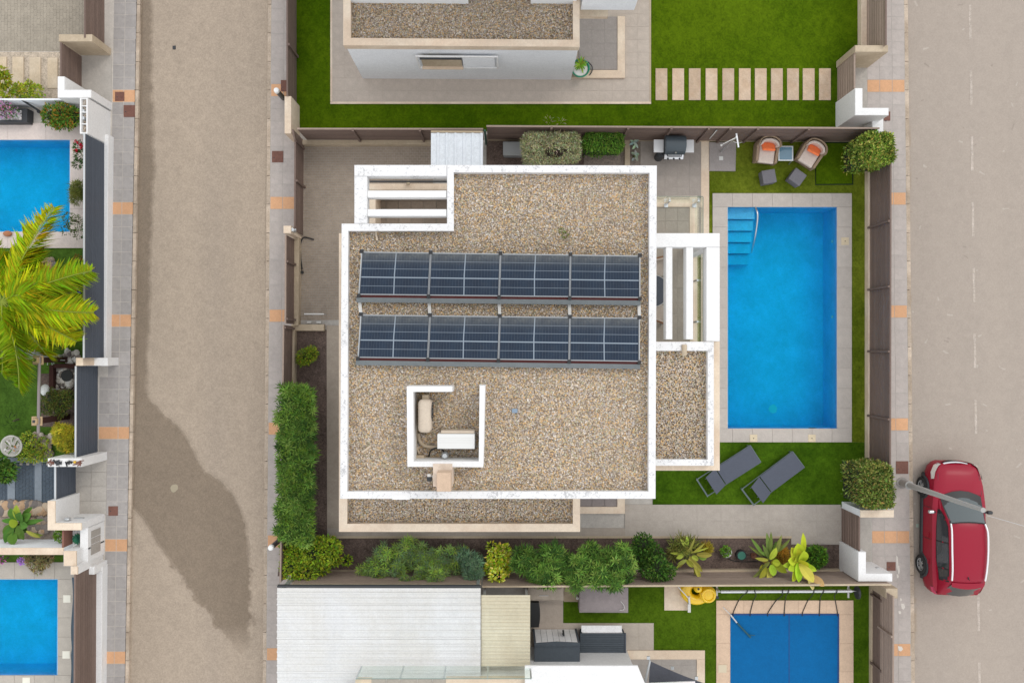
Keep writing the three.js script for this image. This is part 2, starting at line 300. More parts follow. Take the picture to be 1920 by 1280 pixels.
  for (const [lab, f, w0, w1] of [['kerb of worn stone along the west side of the left road', xw, -6, 0], ['kerb of worn stone along the east side of the left road', xe, 0, 6.5], ['kerb of worn stone along the right street', xr, -7, 0]]) {
    const t = T('kerb', lab, 'kerb', P(f(640), 640, 0), null, 'structure'), n = 40, ys = i => Y0 + (Y1 - Y0) * i / n;
    for (let i = 0; i < n; i++) { const A1 = ys(i) + 0.5, B1 = ys(i + 1) - 0.5; add(t, 'kerb_stone', pr([[f(A1) + w0, A1], [f(A1) + w1, A1], [f(B1) + w1, B1], [f(B1) + w0, B1]], -0.1, 0.123 + rr(-0.003, 0.003)), pick(kerbM)); }
  }
  // centre line
  const t = T('road_marking', 'dashed white centre line of the right street', 'road marking', P(1825, 640, 0.004), null, 'structure');
  const paint = M(A(216, 203, 191), { size: 2, lo: 0.1, mid: 0.12, hi: 0.12, gr: 0.15, tint: A(194, 181, 168), tk: 0.9 });
  for (let k = -3; k < 13; k++) { const y = 9 + 123.3 * k, x = yy => 1819.3 + 0.0142 * yy; add(t, 'dash', pr([[x(y) - 2.3, y], [x(y) + 2.3, y], [x(y + 64) + 2.3, y + 64], [x(y + 64) - 2.3, y + 64]], 0.0008, 0.004), paint); }
}
// ---------- pavements ----------
{
  const greyW = tones(A(186, 180, 176), 6, 0.05, { size: 1.7, lo: 0.07, mid: 0.09, hi: 0.05, gr: 0.05 });
  const greyE = tones(A(202, 192, 185), 6, 0.025, { size: 2.2, lo: 0.05, mid: 0.05, hi: 0.04, gr: 0.04 });
  const rows = (y0, k0, k1, step, x0, x1, nx, par, mats) => {      // rows of tiles; every ninth row is orange
    const pos = k => y0 + k * step; for (let k2 = k0; k2 < k1; k2 += 9) block(k2, Math.min(k1, k2 + 9));
    function block(k0, k1) { const k = k1 - k0; pave(par, 'tile', [[x0(pos(k0)), pos(k0)], [x1(pos(k0)), pos(k0)], [x1(pos(k1)), pos(k1)], [x0(pos(k1)), pos(k1)]], 0.125, nx, k, mats, { gap: 0.018, th: 0.02, pickMat: (i, j) => ((k0 + j) % 9 + 9) % 9 === 0 ? pick(m.orange) : pick(mats) }); }
  };
  const w = T('pavement', 'small square tiled pavement along the western plots', 'pavement', P(230, 640, 0.12), null, 'structure');
  rows(168, -9, 55, 23.4, y => 210 - 0.0165 * (y - 180), y => xw(y) - 6.5, 2, w, greyW);
  pave(w, 'tile', [[185, 706.2], [206, 706.2], [203, 846.6], [184, 846.6]], 0.125, 1, 6, greyW, { gap: 0.018, th: 0.02, pickMat: (i, j) => j === 4 ? pick(m.orange) : pick(greyW) });
  const ea = T('pavement', 'pale square tiled pavement along the east side of the left road', 'pavement', P(525, 640, 0.12), null, 'structure');
  rows(157, -9, 55, 23.5, y => xe(y) + 7, y => xe(y) + 54, 2, ea, greyE);
  const r = T('pavement', 'pale slab pavement along the right street with orange strips', 'pavement', P(1685, 640, 0.12), null, 'structure');
  rows(149, -9, 55, 23.5, y => xr(y) - 78, y => xr(y) - 7.5, 3, r, greyE);
  { const sp = M([0.62, 0.58, 0.52], { size: 1 }); for (const [x, y, w, h] of [[1683, 1055, 2, 14], [1686, 1068, 2, 9], [1694, 1137, 4, 6], [1688, 1148, 3, 3], [1690, 1124, 2, 3], [1684, 1080, 2, 4], [1689, 1216, 5, 5]]) add(r, 'paint_stain', pr([[x - w, y - h], [x + w * 0.5, y - h * 0.8], [x + w, y + h * 0.2], [x + w * 0.2, y + h], [x - w * 0.7, y + h * 0.6]], 0.1265, 0.1295), sp); }
  const apron = M(A(199, 192, 183), { size: 5 });
  S('threshold', 'plain concrete threshold before the brown garden door, top left', 'threshold', pr([[148, 100], [209, 100], [208, 196], [150, 196]], 0.1, 0.14), apron);
  const ap = T('threshold', 'tiled concrete threshold before the blue grey door', 'threshold', P(170, 905, 0.12), null, 'structure');
  pave(ap, 'tile', [[141, 858], [200, 858], [198, 966], [141, 966]], 0.14, 2, 4, [apron], { gap: 0.012 });
  S('threshold', 'grey concrete threshold before the brown door, top right', 'threshold', pr([[1600, 100], [1626, 100], [1627, 212], [1600, 212]], 0.1, 0.141), apron);
  S('threshold', 'grey concrete threshold before the brown door, bottom right', 'threshold', pr([[1608, 966], [1633, 966], [1634, 1070], [1608, 1070]], 0.1, 0.141), apron);
}
// ---------- lawns, beds, drives, patios ----------
const lawn = (label, list, mat, holes = []) => S('lawn', label, 'lawn', pr(list, 0.02, 0.132, holes), mat);
lawn('dark green artificial lawn around the house at the top', q(540, Y0, 1626, 246), m.lawnN);
lawn('olive green artificial lawn around the large swimming pool', q(1224, 262, 1632, 829), m.lawnM, [q(1350, 374, 1585, 818)]);
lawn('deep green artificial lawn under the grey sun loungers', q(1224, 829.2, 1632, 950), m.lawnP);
lawn('green artificial lawn around the covered pool, bottom right', q(1050, 1092, 1640, Y1), m.lawnS);
lawn('bright green lawn of the western garden', q(-300, 464, 160, 868), m.lawnW);
S('flower_bed', 'dark soil bed along the west fence and the southern boundary', 'flower bed', pr([[548, 618], [614, 618], [614, 1007], [1484, 1007], [1484, 1021], [1576, 1021], [1576, 1080], [520, 1080], [530, 1000]], 0.02, 0.128), m.soil);
S('flower_bed', 'dark soil bed between the north fence and the white house', 'flower bed', pr(q(912, 252, 1173, 330), 0.02, 0.133), m.soil);
S('flower_bed', 'patch of light debris and gravel under the bright box hedge', 'flower bed', pr(q(1095, 262, 1171, 328), 0.02, 0.138), m.soilLight);
S('flower_bed', 'narrow light soil strip beside the grill terrace', 'flower bed', pr(q(1182, 255, 1201, 330), 0.02, 0.135), m.soilLight);
S('flower_bed', 'light gravel bed with stepping slabs, top left', 'flower bed', pr(q(-300, 97, 114, 186), 0.02, 0.13), M(A(208, 192, 172), { size: 3, lo: 0.06, mid: 0.1, hi: 0.2, gr: 0.3 }));
S('flower_bed', 'stony bed beside the blue grey paved yard', 'flower bed', pr(q(-300, 944, 100, 1012), 0.02, 0.13), m.soilLight);
function pavers(name, label, cat, c, h, nx, ny, col, o = {}) {      // small pavers, past picking apart singly: one mesh of real blocks
  const k = c.map(([a, b]) => P(a, b, h)), gs = [];
  for (let j = 0; j < ny; j++) for (let i = -1; i <= nx; i++) {
    const off = o.cols ? 0 : (j % 2) * 0.5, offz = o.cols ? (((i % 2) + 2) % 2) * 0.5 : 0; let u0 = (i + off) / nx, u1 = (i + 1 + off) / nx, v0 = (j + offz) / ny, v1 = (j + 1 + offz) / ny;
    u0 = clamp(u0, 0, 1); u1 = clamp(u1, 0, 1); v1 = Math.min(v1, 1); if (u1 - u0 < 0.1 / nx) continue;
    const f = (u, v) => k[0].clone().lerp(k[1], u).lerp(k[3].clone().lerp(k[2], u), v), A1 = f(u0, v0), B1 = f(u1, v1), g = 0.004;
    const b = box(A1.x + g, B1.x - g, h - 0.03, h + rr(-0.002, 0.002), A1.z + g, B1.z - g).toNonIndexed(), t = rr(0.955, 1.045), cc = new Float32Array(b.attributes.position.count * 3).fill(t);
    b.setAttribute('color', new THREE.BufferAttribute(cc, 3)); gs.push(b);
  }
  const mm = M(col, { size: 4, lo: 0.07, mid: 0.07, hi: 0.05, gr: 0.06 }); mm.vertexColors = true;
  return S(name, label, cat, mergeGeometries(gs), mm);
}
pavers('driveway', 'taupe block paved drive behind the west fence of the white house', 'driveway', [[556, 262], [812, 262], [812, 600], [553, 600]], 0.127, 30, 70, A(174, 159, 143, 1.02));
pavers('driveway', 'grey beige brick paved yard in the top left corner', 'driveway', [[-60, -60], [160, -60], [160, 96], [-60, 96]], 0.128, 36, 14, A(178, 168, 152), { cols: 1 });
pavers('patio', 'slate blue paved yard in the western garden', 'patio', [[-60, 868], [104, 868], [104, 945], [-60, 945]], 0.145, 26, 9, A(92, 104, 116), { cols: 1 });
{
  const band = M(A(150, 160, 170), { size: 3 }), t = T('path', 'pale blue grey bands across the slate paved yard', 'path', P(60, 905, 0.14), null, 'structure');
  for (const [x0, x1] of [[13, 27], [64, 77], [100, 104]]) add(t, 'slab', pr(q(x0, 867, x1, 946), 0.1, 0.153), band);
  add(t, 'slab', pr(q(-60, 858, 104, 867), 0.1, 0.152), band);
  const st = tones(A(234, 216, 190), 4, 0.04, { size: 2.5, lo: 0.05, mid: 0.06, hi: 0.05, gr: 0.05, tint: A(222, 200, 168), tk: 0.6 });
  const p = T('path', 'four beige stepping slabs in the gravel, top left', 'path', P(55, 135, 0.13), null, 'structure');
  for (const [x0, x1, y0, y1] of [[-10, 11, 106, 162], [22, 43, 106, 160], [54, 75, 107, 163], [88, 107, 108, 165]]) add(p, 'slab', pr(q(x0, y0, x1, y1), 0.1, 0.165, [], 0.006), pick(st));
  const p2 = T('path', 'eleven beige stepping slabs across the top lawn', 'path', P(1394, 158, 0.13), null, 'structure');
  const xs = [1229.5, 1261, 1292, 1323.5, 1355, 1386, 1416, 1446.3, 1476.5, 1506, 1536.5], tc = tones(A(228, 204, 178), 6, 0.09, { size: 1.6, lo: 0.06, mid: 0.08, hi: 0.06, gr: 0.05, tint: A(218, 184, 150), tk: 0.5 });
  xs.forEach(x => add(p2, 'slab', pr(q(x, 128, x + 22, 187.5), 0.1, 0.155, [], 0.005), pick(tc)));
}
const patio = (label, c, h, nx, ny, col, o = {}) => { const t = T('patio', label, 'patio', P(c[0][0], c[0][1], 0.12), null, 'structure'); const mats = tones(col, 4, o.spread ?? 0.02, { size: 2.4, lo: 0.04, mid: 0.05, hi: 0.04, gr: 0.04 }); add(t, 'bed', pr(c, 0.03, h - 0.006), M(col.map(v => v * 0.9), { size: 4 })); pave(t, 'tile', c, h, nx, ny, mats, { gap: 0.0045, ...o }); return t; };
{
  const t = patio('taupe tiled terrace around the house at the top', [[621, -70], [1220, -70], [1220, 194], [621, 194]], 0.16, 25, 11, A(204, 191, 178, 1.06), { gap: 0.005, spread: 0.012 });
  add(t, 'edging', pr(q(619, 190.5, 1221, 194.5), 0.1, 0.166), m.beige); add(t, 'edging', pr(q(619, -70, 622.5, 190), 0.1, 0.166), m.beige); add(t, 'edging', pr(q(1218, -70, 1221, 190), 0.1, 0.166), m.beigeWall);
  patio('grey tiled terrace under the grill, by the north fence', [[1201, 262], [1316, 262], [1316, 440], [1201, 440]], 0.16, 5, 8, A(176, 166, 157, 1.06));
  S('path', 'beige stone strip between the grill terrace and the lawn', 'path', pr(q(1315, 264, 1330, 662), 0.1, 0.17), m.beige);
  patio('grey stone walk south of the white house', [[1172, 946], [1577, 946], [1577, 1006], [1172, 1006]], 0.15, 9, 2, A(196, 186, 175), { gap: 0.004, spread: 0.006 });
  add(patio('narrow grey walk between the white house and the southern bed', [[613, 990], [1172, 990], [1172, 1007], [613, 1007]], 0.15, 14, 1, A(180, 169, 157, 1.12), { gap: 0.004, spread: 0.008 }), 'edging', pr(q(613, 1005, 1485, 1009), 0.1, 0.158), m.beigeWall);
  S('path', 'concrete strip along the west wall of the white house', 'path', pr([[612, 610], [700, 610], [700, 990], [613, 990]], 0.05, 0.15), M(A(190, 176, 160), { size: 5, lo: 0.05 }));
  patio('grey stone landing before the brown door, bottom right', [[1484, 1005], [1577, 1005], [1577, 1020], [1484, 1020]], 0.152, 2, 1, A(196, 186, 175));
  patio('beige stone tiled patio of the bottom house', [[990, 1100], [1056, 1100], [1056, 1262], [990, 1262]], 0.15, 2, 5, A(206, 192, 178));
  patio('beige stone tiled walk past the dark garden sheds', [[1056, 1168], [1226, 1168], [1226, 1219], [1056, 1219]], 0.152, 6, 2, A(206, 194, 180));
  patio('grey porch floor under the shade sail', [[1056, 1219], [1314, 1219], [1314, 1330], [1056, 1330]], 0.149, 7, 4, A(180, 172, 164));
  const bd = T('patio', 'beige stone border around the porch under the shade sail', 'patio', P(1300, 1250, 0.12), null, 'structure');
  add(bd, 'edging', pr(q(1174, 1219.5, 1322, 1236), 0.1, 0.175), m.beige); add(bd, 'edging', pr(q(1307, 1236.3, 1322, 1330), 0.1, 0.174), m.beige);
}
// ---------- swimming pools ----------
const mosaic = M([0.19, 0.46, 0.76], { size: 7, lo: 0.14, mid: 0.09, hi: 0.04, gr: 0.06, rough: 0.5 });
const water = new THREE.MeshPhysicalMaterial({ color: 0xffffff, transmission: 1, thickness: 1.2, ior: 1.16, roughness: 0.02, attenuationColor: new THREE.Color().setRGB(0.12, 0.94, 0.98), attenuationDistance: 1.0, bumpMap: M([0.5, 0.5, 0.5], { size: 6, lo: 0.2, mid: 0.5, hi: 0.3, gr: 0.0 }).map, bumpScale: 0.012 });
function pool(name, label, r, deck, nTop, nSide, col, depth, o = {}) {
  const t = T(name, label, 'swimming pool', P((r[0] + r[2]) / 2, (r[1] + r[3]) / 2, 0)), H = 0.1, c = q(...r), k = PX(c, H), xs = k.map(p => p[0]), zs = k.map(p => p[1]);
  const x0 = (xs[0] + xs[3]) / 2, x1 = (xs[1] + xs[2]) / 2, z0 = (zs[0] + zs[1]) / 2, z1 = (zs[2] + zs[3]) / 2;
  add(t, 'basin', [prism([[x0 - 0.14, z0 - 0.14], [x1 + 0.14, z0 - 0.14], [x1 + 0.14, z1 + 0.14], [x0 - 0.14, z1 + 0.14]], -depth, 0.118, [[[x0, z0], [x1, z0], [x1, z1], [x0, z1]]]), box(x0 - 0.14, x1 + 0.14, -depth - 0.2, -depth, z0 - 0.14, z1 + 0.14)], mosaic);
  add(t, 'water', box(x0 - 0.06, x1 + 0.06, -depth - 0.05, 0.03, z0 - 0.06, z1 + 0.06), water);
  const mats = tones(col, 4, 0.025, { size: 2.4, lo: 0.04, mid: 0.05, hi: 0.04, gr: 0.04 }), D = deck, h = 0.165, pv = (a, nx, ny) => pave(t, 'coping_tile', a, h, nx, ny, mats, { gap: 0.008, th: 0.045 });
  add(t, 'deck_bed', pr(q(D[0] + 0.6, D[1] + 0.6, D[2] - 0.6, D[3] - 0.6), 0.06, h - 0.02, [q(r[0] - 1.6, r[1] - 1.6, r[2] + 1.6, r[3] + 1.6)]), M(col.map(v => v * 0.75), { size: 3 }));
  pv(q(D[0], D[1], D[2], r[1]), nTop, o.rTop ?? 1); if (!o.openBottom) pv(q(D[0], r[3], D[2], D[3]), nTop, o.rBot ?? 1);
  if (!o.openLeft) pv(q(D[0], r[1], r[0], r[3]), 1, nSide); pv(q(r[2], r[1], D[2], r[3]), o.cSide ?? 1, nSide);
  return [t, x0, x1, z0, z1];
}
{
  const [t, x0, x1, z0, z1] = pool('swimming_pool', 'large rectangular blue pool with corner steps beside the white house', POOLS.main, [1336.5, 362, 1598, 829], 7, 11, A(206, 197, 188, 1.04), 1.35);
  for (let i = 0; i < 5; i++) add(t, 'step', box(x0, x0 + 1.02, -1.35, -0.17 - 0.2 * i, z0 + (i ? 0.02 : 0) + 0.39 * i, z0 + 0.39 * (i + 1)), mosaic);
  const hr = (dx) => [P(1412 + dx, 391, 0.16), P(1412 + dx, 391, 0.75), P(1415 + dx, 402, 0.86), P(1411 + dx, 440, 0.5), P(1405 + dx * 0.8, 470, -0.2), P(1403 + dx * 0.8, 474, -0.9)];
  add(t, 'handrail', tube(hr(6), 0.028, 40, 8), m.steel);
  const sk = M(A(240, 222, 190), { size: 1 }); for (const [x, y] of [[1585.3, 452], [1413.5, 821.5], [1523, 821.5]]) { add(t, 'skimmer_lid', pr(q(x - 7, y - 7, x + 7, y + 7), 0.12, 0.178, [], 0.004), sk); const p = P(x, y, 0.18); add(t, 'lid_hole', cyl(p.x, 0.17, 0.181, p.z, 0.018), m.dark); }
  const d = P(1447, 766, -1.3); add(t, 'drain', cyl(d.x, -1.36, -1.33, d.z, 0.17, 0.15), flat([0.42, 0.58, 0.66]));
  for (const y of [453, 594]) { const p = P(1567, y, -0.35); add(t, 'pool_light', rod(V(x1 - 0.03, -0.35, p.z), V(x1 + 0.02, -0.35, p.z), 0.05), m.pale); }
  const s2 = [P(1516, 803, -0.08), P(1530, 803, -0.08)]; add(t, 'skimmer_mouth', box(s2[0].x, s2[1].x, -0.16, 0.02, z1 - 0.01, z1 + 0.05), m.dark);
  const tj = M(A(246, 232, 222, 1.02), { size: 4, lo: 0.03 }).map;
  pool('swimming_pool', 'blue pool with pink beige deck, upper left', POOLS.west, [-200, 230, 156, 465], 5, 4, A(236, 222, 214, 1.05), 1.2, { openLeft: 1 });
  const [b] = pool('swimming_pool', 'blue pool with grey tiled deck, bottom left corner', POOLS.low, [-200, 1054, 139, 1330], 9, 5, A(204, 196, 184), 1.2, { openLeft: 1, rBot: 2 });
  for (const [x, y] of [[124.5, 1122.5], [123, 1227.5], [48, 1277]]) add(b, 'skimmer_lid', pr(q(x - 7, y - 7, x + 7, y + 7), 0.12, 0.178, [], 0.004), flat([0.74, 0.72, 0.62]));
}
// ---------- gravel ----------
const stoneGeo = (() => { const g = new THREE.IcosahedronGeometry(0.5, 0); const p = g.attributes.position; for (let i = 0; i < p.count; i++) p.setXYZ(i, p.getX(i), p.getY(i) * 0.55, p.getZ(i) * 0.72); g.computeVertexNormals(); return g; })();
const stoneMat = new THREE.MeshStandardMaterial({ roughness: 0.85 });
const PEB0 = [A(182, 160, 132), A(160, 146, 130), A(206, 190, 168), A(196, 168, 122), A(146, 130, 114), A(128, 118, 110), A(224, 216, 206), A(176, 166, 160), A(188, 152, 104), A(150, 146, 120)];
const PEB = PEB0.map(c => { const g = (c[0] + c[1] + c[2]) / 3; return c.map(v => lerp(g, v, 0.95) * 1.33 * lerp(1, 0.34 / g, 0.42) * 1.06); });
const col = new THREE.Color(), dummy = new THREE.Object3D();
function gravel(parent, list, h, dens, s0, s1, pal = PEB, k = 1, holes = []) {
  const pts = PX(list, h), xs = pts.map(p => p[0]), zs = pts.map(p => p[1]), x0 = Math.min(...xs), x1 = Math.max(...xs), z0 = Math.min(...zs), z1 = Math.max(...zs);
  const ins = (P2, x, z) => { let c = false; for (let i = 0, j = P2.length - 1; i < P2.length; j = i++) if ((P2[i][1] > z) !== (P2[j][1] > z) && x < (P2[j][0] - P2[i][0]) * (z - P2[i][1]) / (P2[j][1] - P2[i][1]) + P2[i][0]) c = !c; return c; };
  const n = Math.round((x1 - x0) * (z1 - z0) * dens), spots = [];
  for (let i = 0; i < n; i++) { const x = rr(x0, x1), z = rr(z0, z1); if (ins(pts, x, z) && !holes.some(b => ins(b, x, z))) spots.push([x, z]); }
  const im = new THREE.InstancedMesh(stoneGeo, stoneMat, spots.length), org = ORG.get(parent);
  spots.forEach(([x, z], i) => {
    const s = rr(s0, s1); dummy.position.set(x, h + rr(-0.012, 0.012), z).sub(org); dummy.rotation.set(rr(-0.5, 0.5), rr(0, 6.28), rr(-0.5, 0.5)); dummy.scale.set(s * rr(0.8, 1.5), s, s * rr(0.8, 1.2)); dummy.updateMatrix(); im.setMatrixAt(i, dummy.matrix);
    const patch = 1 + 0.12 * at(N2, x * 22, z * 22), c = pick(pal), v = k * patch * rr(0.8, 1.2); im.setColorAt(i, col.setRGB(Math.min(0.85, c[0] * v), Math.min(0.85, c[1] * v), Math.min(0.85, c[2] * v)));
  });
  im.name = 'gravel'; im.userData.kind = 'stuff'; im.castShadow = im.receiveShadow = true; parent.add(im);
}
// white parapet with the black algae specks that weathered tops carry
const grime = (() => {
  const c = [0.72, 0.715, 0.71], t = dataTex(1024, 1024, (x, y) => {
    const b = at(N3, x, y) + 0.7 * at(N4, x, y), w = at(N2, x * 0.7 + 11, y * 0.7), k = clamp((b - 0.42 + 0.7 * w) * 5, 0, 1) * 0.55, g = 1 + at(N1, x, y) * 0.05;
    return c.map((v, i) => lerp(v, [0.25, 0.25, 0.26][i], k) * g);
  });
  t.repeat.set(1 / 7, 1 / 7); return new THREE.MeshStandardMaterial({ map: t, roughness: 0.9 });
})();
// ---------- the white house ----------
const UP = 6.5, GR = 6.22, LO = 3.3;
{
  const t = T('white_house', 'white flat roofed house with gravel roof and solar panels in the middle', 'house', P(930, 640, 0));
  const body = [[838, 309], [1232, 310], [1229.5, 935], [637, 935], [640, 419], [838, 419]];
  const inner = [[850, 322], [1219, 323], [1217, 922], [650, 922], [652, 432], [850, 432]];
  add(t, 'upper_wall', prism(PX(body, UP), LO + 0.02, GR - 0.02), m.white);
  add(t, 'parapet', prism(PX(body, UP), GR - 0.02, UP, [PX(inner, UP)], 0.012), grime);
  gravel(t, inner, GR + 0.02, 1300, 0.03, 0.06, PEB, 1.0);
  add(t, 'roof_bed', pr(inner, GR - 0.05, GR + 0.01), m.gravelBed);
  // frame over the north west terrace
  add(t, 'terrace_beam', pr([[664, 309], [837.4, 309], [837.4, 330], [664, 330]], 6.12, UP, [], 0.01), grime);
  add(t, 'terrace_beam', pr([[664, 330.5], [688, 330.5], [688, 418.5], [664, 418.5]], 6.12, UP, [], 0.01), grime);
  for (const [y0, y1] of [[357, 370], [392, 405]]) add(t, 'terrace_beam', pr(q(688.5, y0, 837, y1), 6.15, 6.47, [], 0.01), m.white);
  // lower storey: wider to the west and the south
  const low = [[635, 437], [1088, 437], [1088, 997], [635, 997]];
  add(t, 'lower_wall', prism(PX(low, LO), 0.1, 2.98), m.white);
  add(t, 'lower_roof_bed', prism(PX(low, LO), 2.985, 3.06), m.gravelBed);
  const lowIn = [[650, 700], [1075, 700], [1075, 982.5], [650, 982.5]];
  add(t, 'lower_parapet', prism(PX(low, LO), 3.06, LO, [PX([[650, 452], [1075, 452], [1075, 982.5], [650, 982.5]], LO)], 0.012), m.beige);
  gravel(t, [[651, 925], [1074, 925], [1074, 982], [651, 982]], 3.09, 1300, 0.03, 0.06, PEB, 0.98);
  const a = P(664, 309, UP), b = P(1232, 935, UP);
  add(t, 'ground_floor_wall', box(a.x + 0.02, b.x - 0.02, 0.1, 3.0, a.z + 0.02, P(0, 437, LO).z - 0.01), m.white);
  add(t, 'terrace_floor', box(a.x + 0.02, a.x + 2.75, 3.01, 3.14, a.z + 0.02, a.z + 1.75), m.grey);
  pave(t, 'terrace_tile', [[700, 352], [842, 352], [842, 425], [700, 425]], 3.17, 6, 3, tones(A(184, 168, 152), 4, 0.03, { size: 2 }));
  add(t, 'terrace_coping', pr(q(672, 344, 845, 356), 3.14, 4.2, [], 0.01), m.beige); add(t, 'terrace_coping', pr(q(688, 356.5, 704, 424), 3.14, 4.18, [], 0.01), m.beige);
  add(t, 'railing', rod(P(688, 340, 4.5), P(846, 340, 4.5), 0.025), m.dark);
  add(t, 'lamp', rod(P(765, 338, 4.3), P(765, 347, 4.3), 0.05), m.beigeWall);
  // east terrace
  const tz0 = -4.66, tz1 = P(0, 640, 6).z + 0.4, tx0 = b.x - 0.4, tx1 = 5.97;
  add(t, 'terrace_block', box(tx0, tx1, 0.1, 3.08, tz0, tz1), m.white);
  pave(t, 'terrace_tile', [[1180, 389], [1293, 389], [1293, 640], [1180, 640]], 3.15, 5, 10, tones(A(184, 173, 160), 4, 0.025, { size: 2 }), { gap: 0.004 });
  add(t, 'terrace_coping', pr([[1170, 367], [1308, 367], [1308, 640], [1293.4, 640], [1293.4, 388], [1170, 388]], 3.0, 3.16, [], 0.01), m.beige);
  const gx = 5.95, gz = -4.63, gt = 4.25;
  for (let i = 0; i < 2; i++) add(t, 'glass_panel', box(lerp(tx0, gx, i / 2) + 0.01, lerp(tx0, gx, (i + 1) / 2) - 0.01, 3.22, gt, gz - 0.006, gz + 0.006), m.glass);
  for (let i = 0; i < 4; i++) add(t, 'glass_panel', box(gx - 0.006, gx + 0.006, 3.22, gt, lerp(gz, tz1, i / 4) + 0.01, lerp(gz, tz1, (i + 1) / 4) - 0.01), m.glass);
  const gedge = flat([0.12, 0.17, 0.15], 0.3);
  add(t, 'glass_edge', [box(tx0, gx, gt, gt + 0.012, gz - 0.009, gz + 0.009), box(gx - 0.009, gx + 0.009, gt, gt + 0.012, gz + 0.01, tz1)], gedge);
  for (const [x, y] of [[1249, 378], [1302, 378]]) { const p = P(x, y, 3.17); add(t, 'railing_foot', box(p.x - 0.03, p.x + 0.03, 3.15, 3.75, gz + 0.01, gz + 0.06), m.steel); add(t, 'railing_plate', box(p.x - 0.06, p.x + 0.06, 3.16, 3.19, gz + 0.02, gz + 0.14), m.steel); }
  for (const y of [528, 604]) { const p = P(1302, y, 3.17); add(t, 'railing_foot', box(gx - 0.07, gx - 0.01, 3.15, 3.75, p.z - 0.03, p.z + 0.03), m.steel); }
  // white frame over it
  const H = 6.0, fr = (l) => add(t, 'pergola_beam', pr(l, 5.62, H, [], 0.01), m.white);
  fr(q(1228, 437, 1350, 463)); fr(q(1325, 463.5, 1350, 639.5)); fr(q(1249, 463.5, 1261, 636)); fr(q(1287, 463.5, 1300, 636));
  const c0 = P(1337, 450, H); add(t, 'column', box(c0.x - 0.16, c0.x + 0.16, 0.1, 5.615, c0.z - 0.16, c0.z + 0.16), m.white);
  // small gravel roof of the east wing
  add(t, 'wing_wall', prism(PX(q(1200, 641, 1345, 878), 5.7), 0.1, 5.5), m.white);
  add(t, 'wing_ledge', pr(q(1200, 640, 1350, 882), 5.5, 5.7, [], 0.01), m.beige);
  add(t, 'wing_parapet', pr(q(1226, 640.5, 1339, 873), 5.7, 6.01, [q(1229, 657, 1328, 862)], 0.01), grime);
  add(t, 'wing_roof_bed', pr(q(1229, 657, 1328, 862), 5.7, 5.74), m.gravelBed);
  gravel(t, q(1224, 658, 1328, 861), 5.77, 1300, 0.03, 0.06, PEB, 1.0);
  const sp = P(1283, 650, 6.01); add(t, 'roof_spout', rod(V(sp.x, 6.03, sp.z - 0.06), V(sp.x, 6.03, sp.z + 0.24), 0.075), m.beigeWall);
  // scupper notch of the south parapet and the little court at the south wall
  add(t, 'scupper', pr([[735, 928], [768, 928], [768, 936.5], [735, 936.5]], 6.28, 6.507), m.white);
  pave(t, 'court_tile', [[1086, 900], [1158, 900], [1158, 950], [1086, 950]], 0.3, 3, 2, tones(A(160, 150, 146), 3, 0.02, { size: 2 }));
  add(t, 'court_border', pr([[1080, 950], [1157.6, 950], [1157.6, 900], [1172, 900], [1172, 963], [1080, 963]], 0.1, 0.34, [], 0.008), m.beige);
}
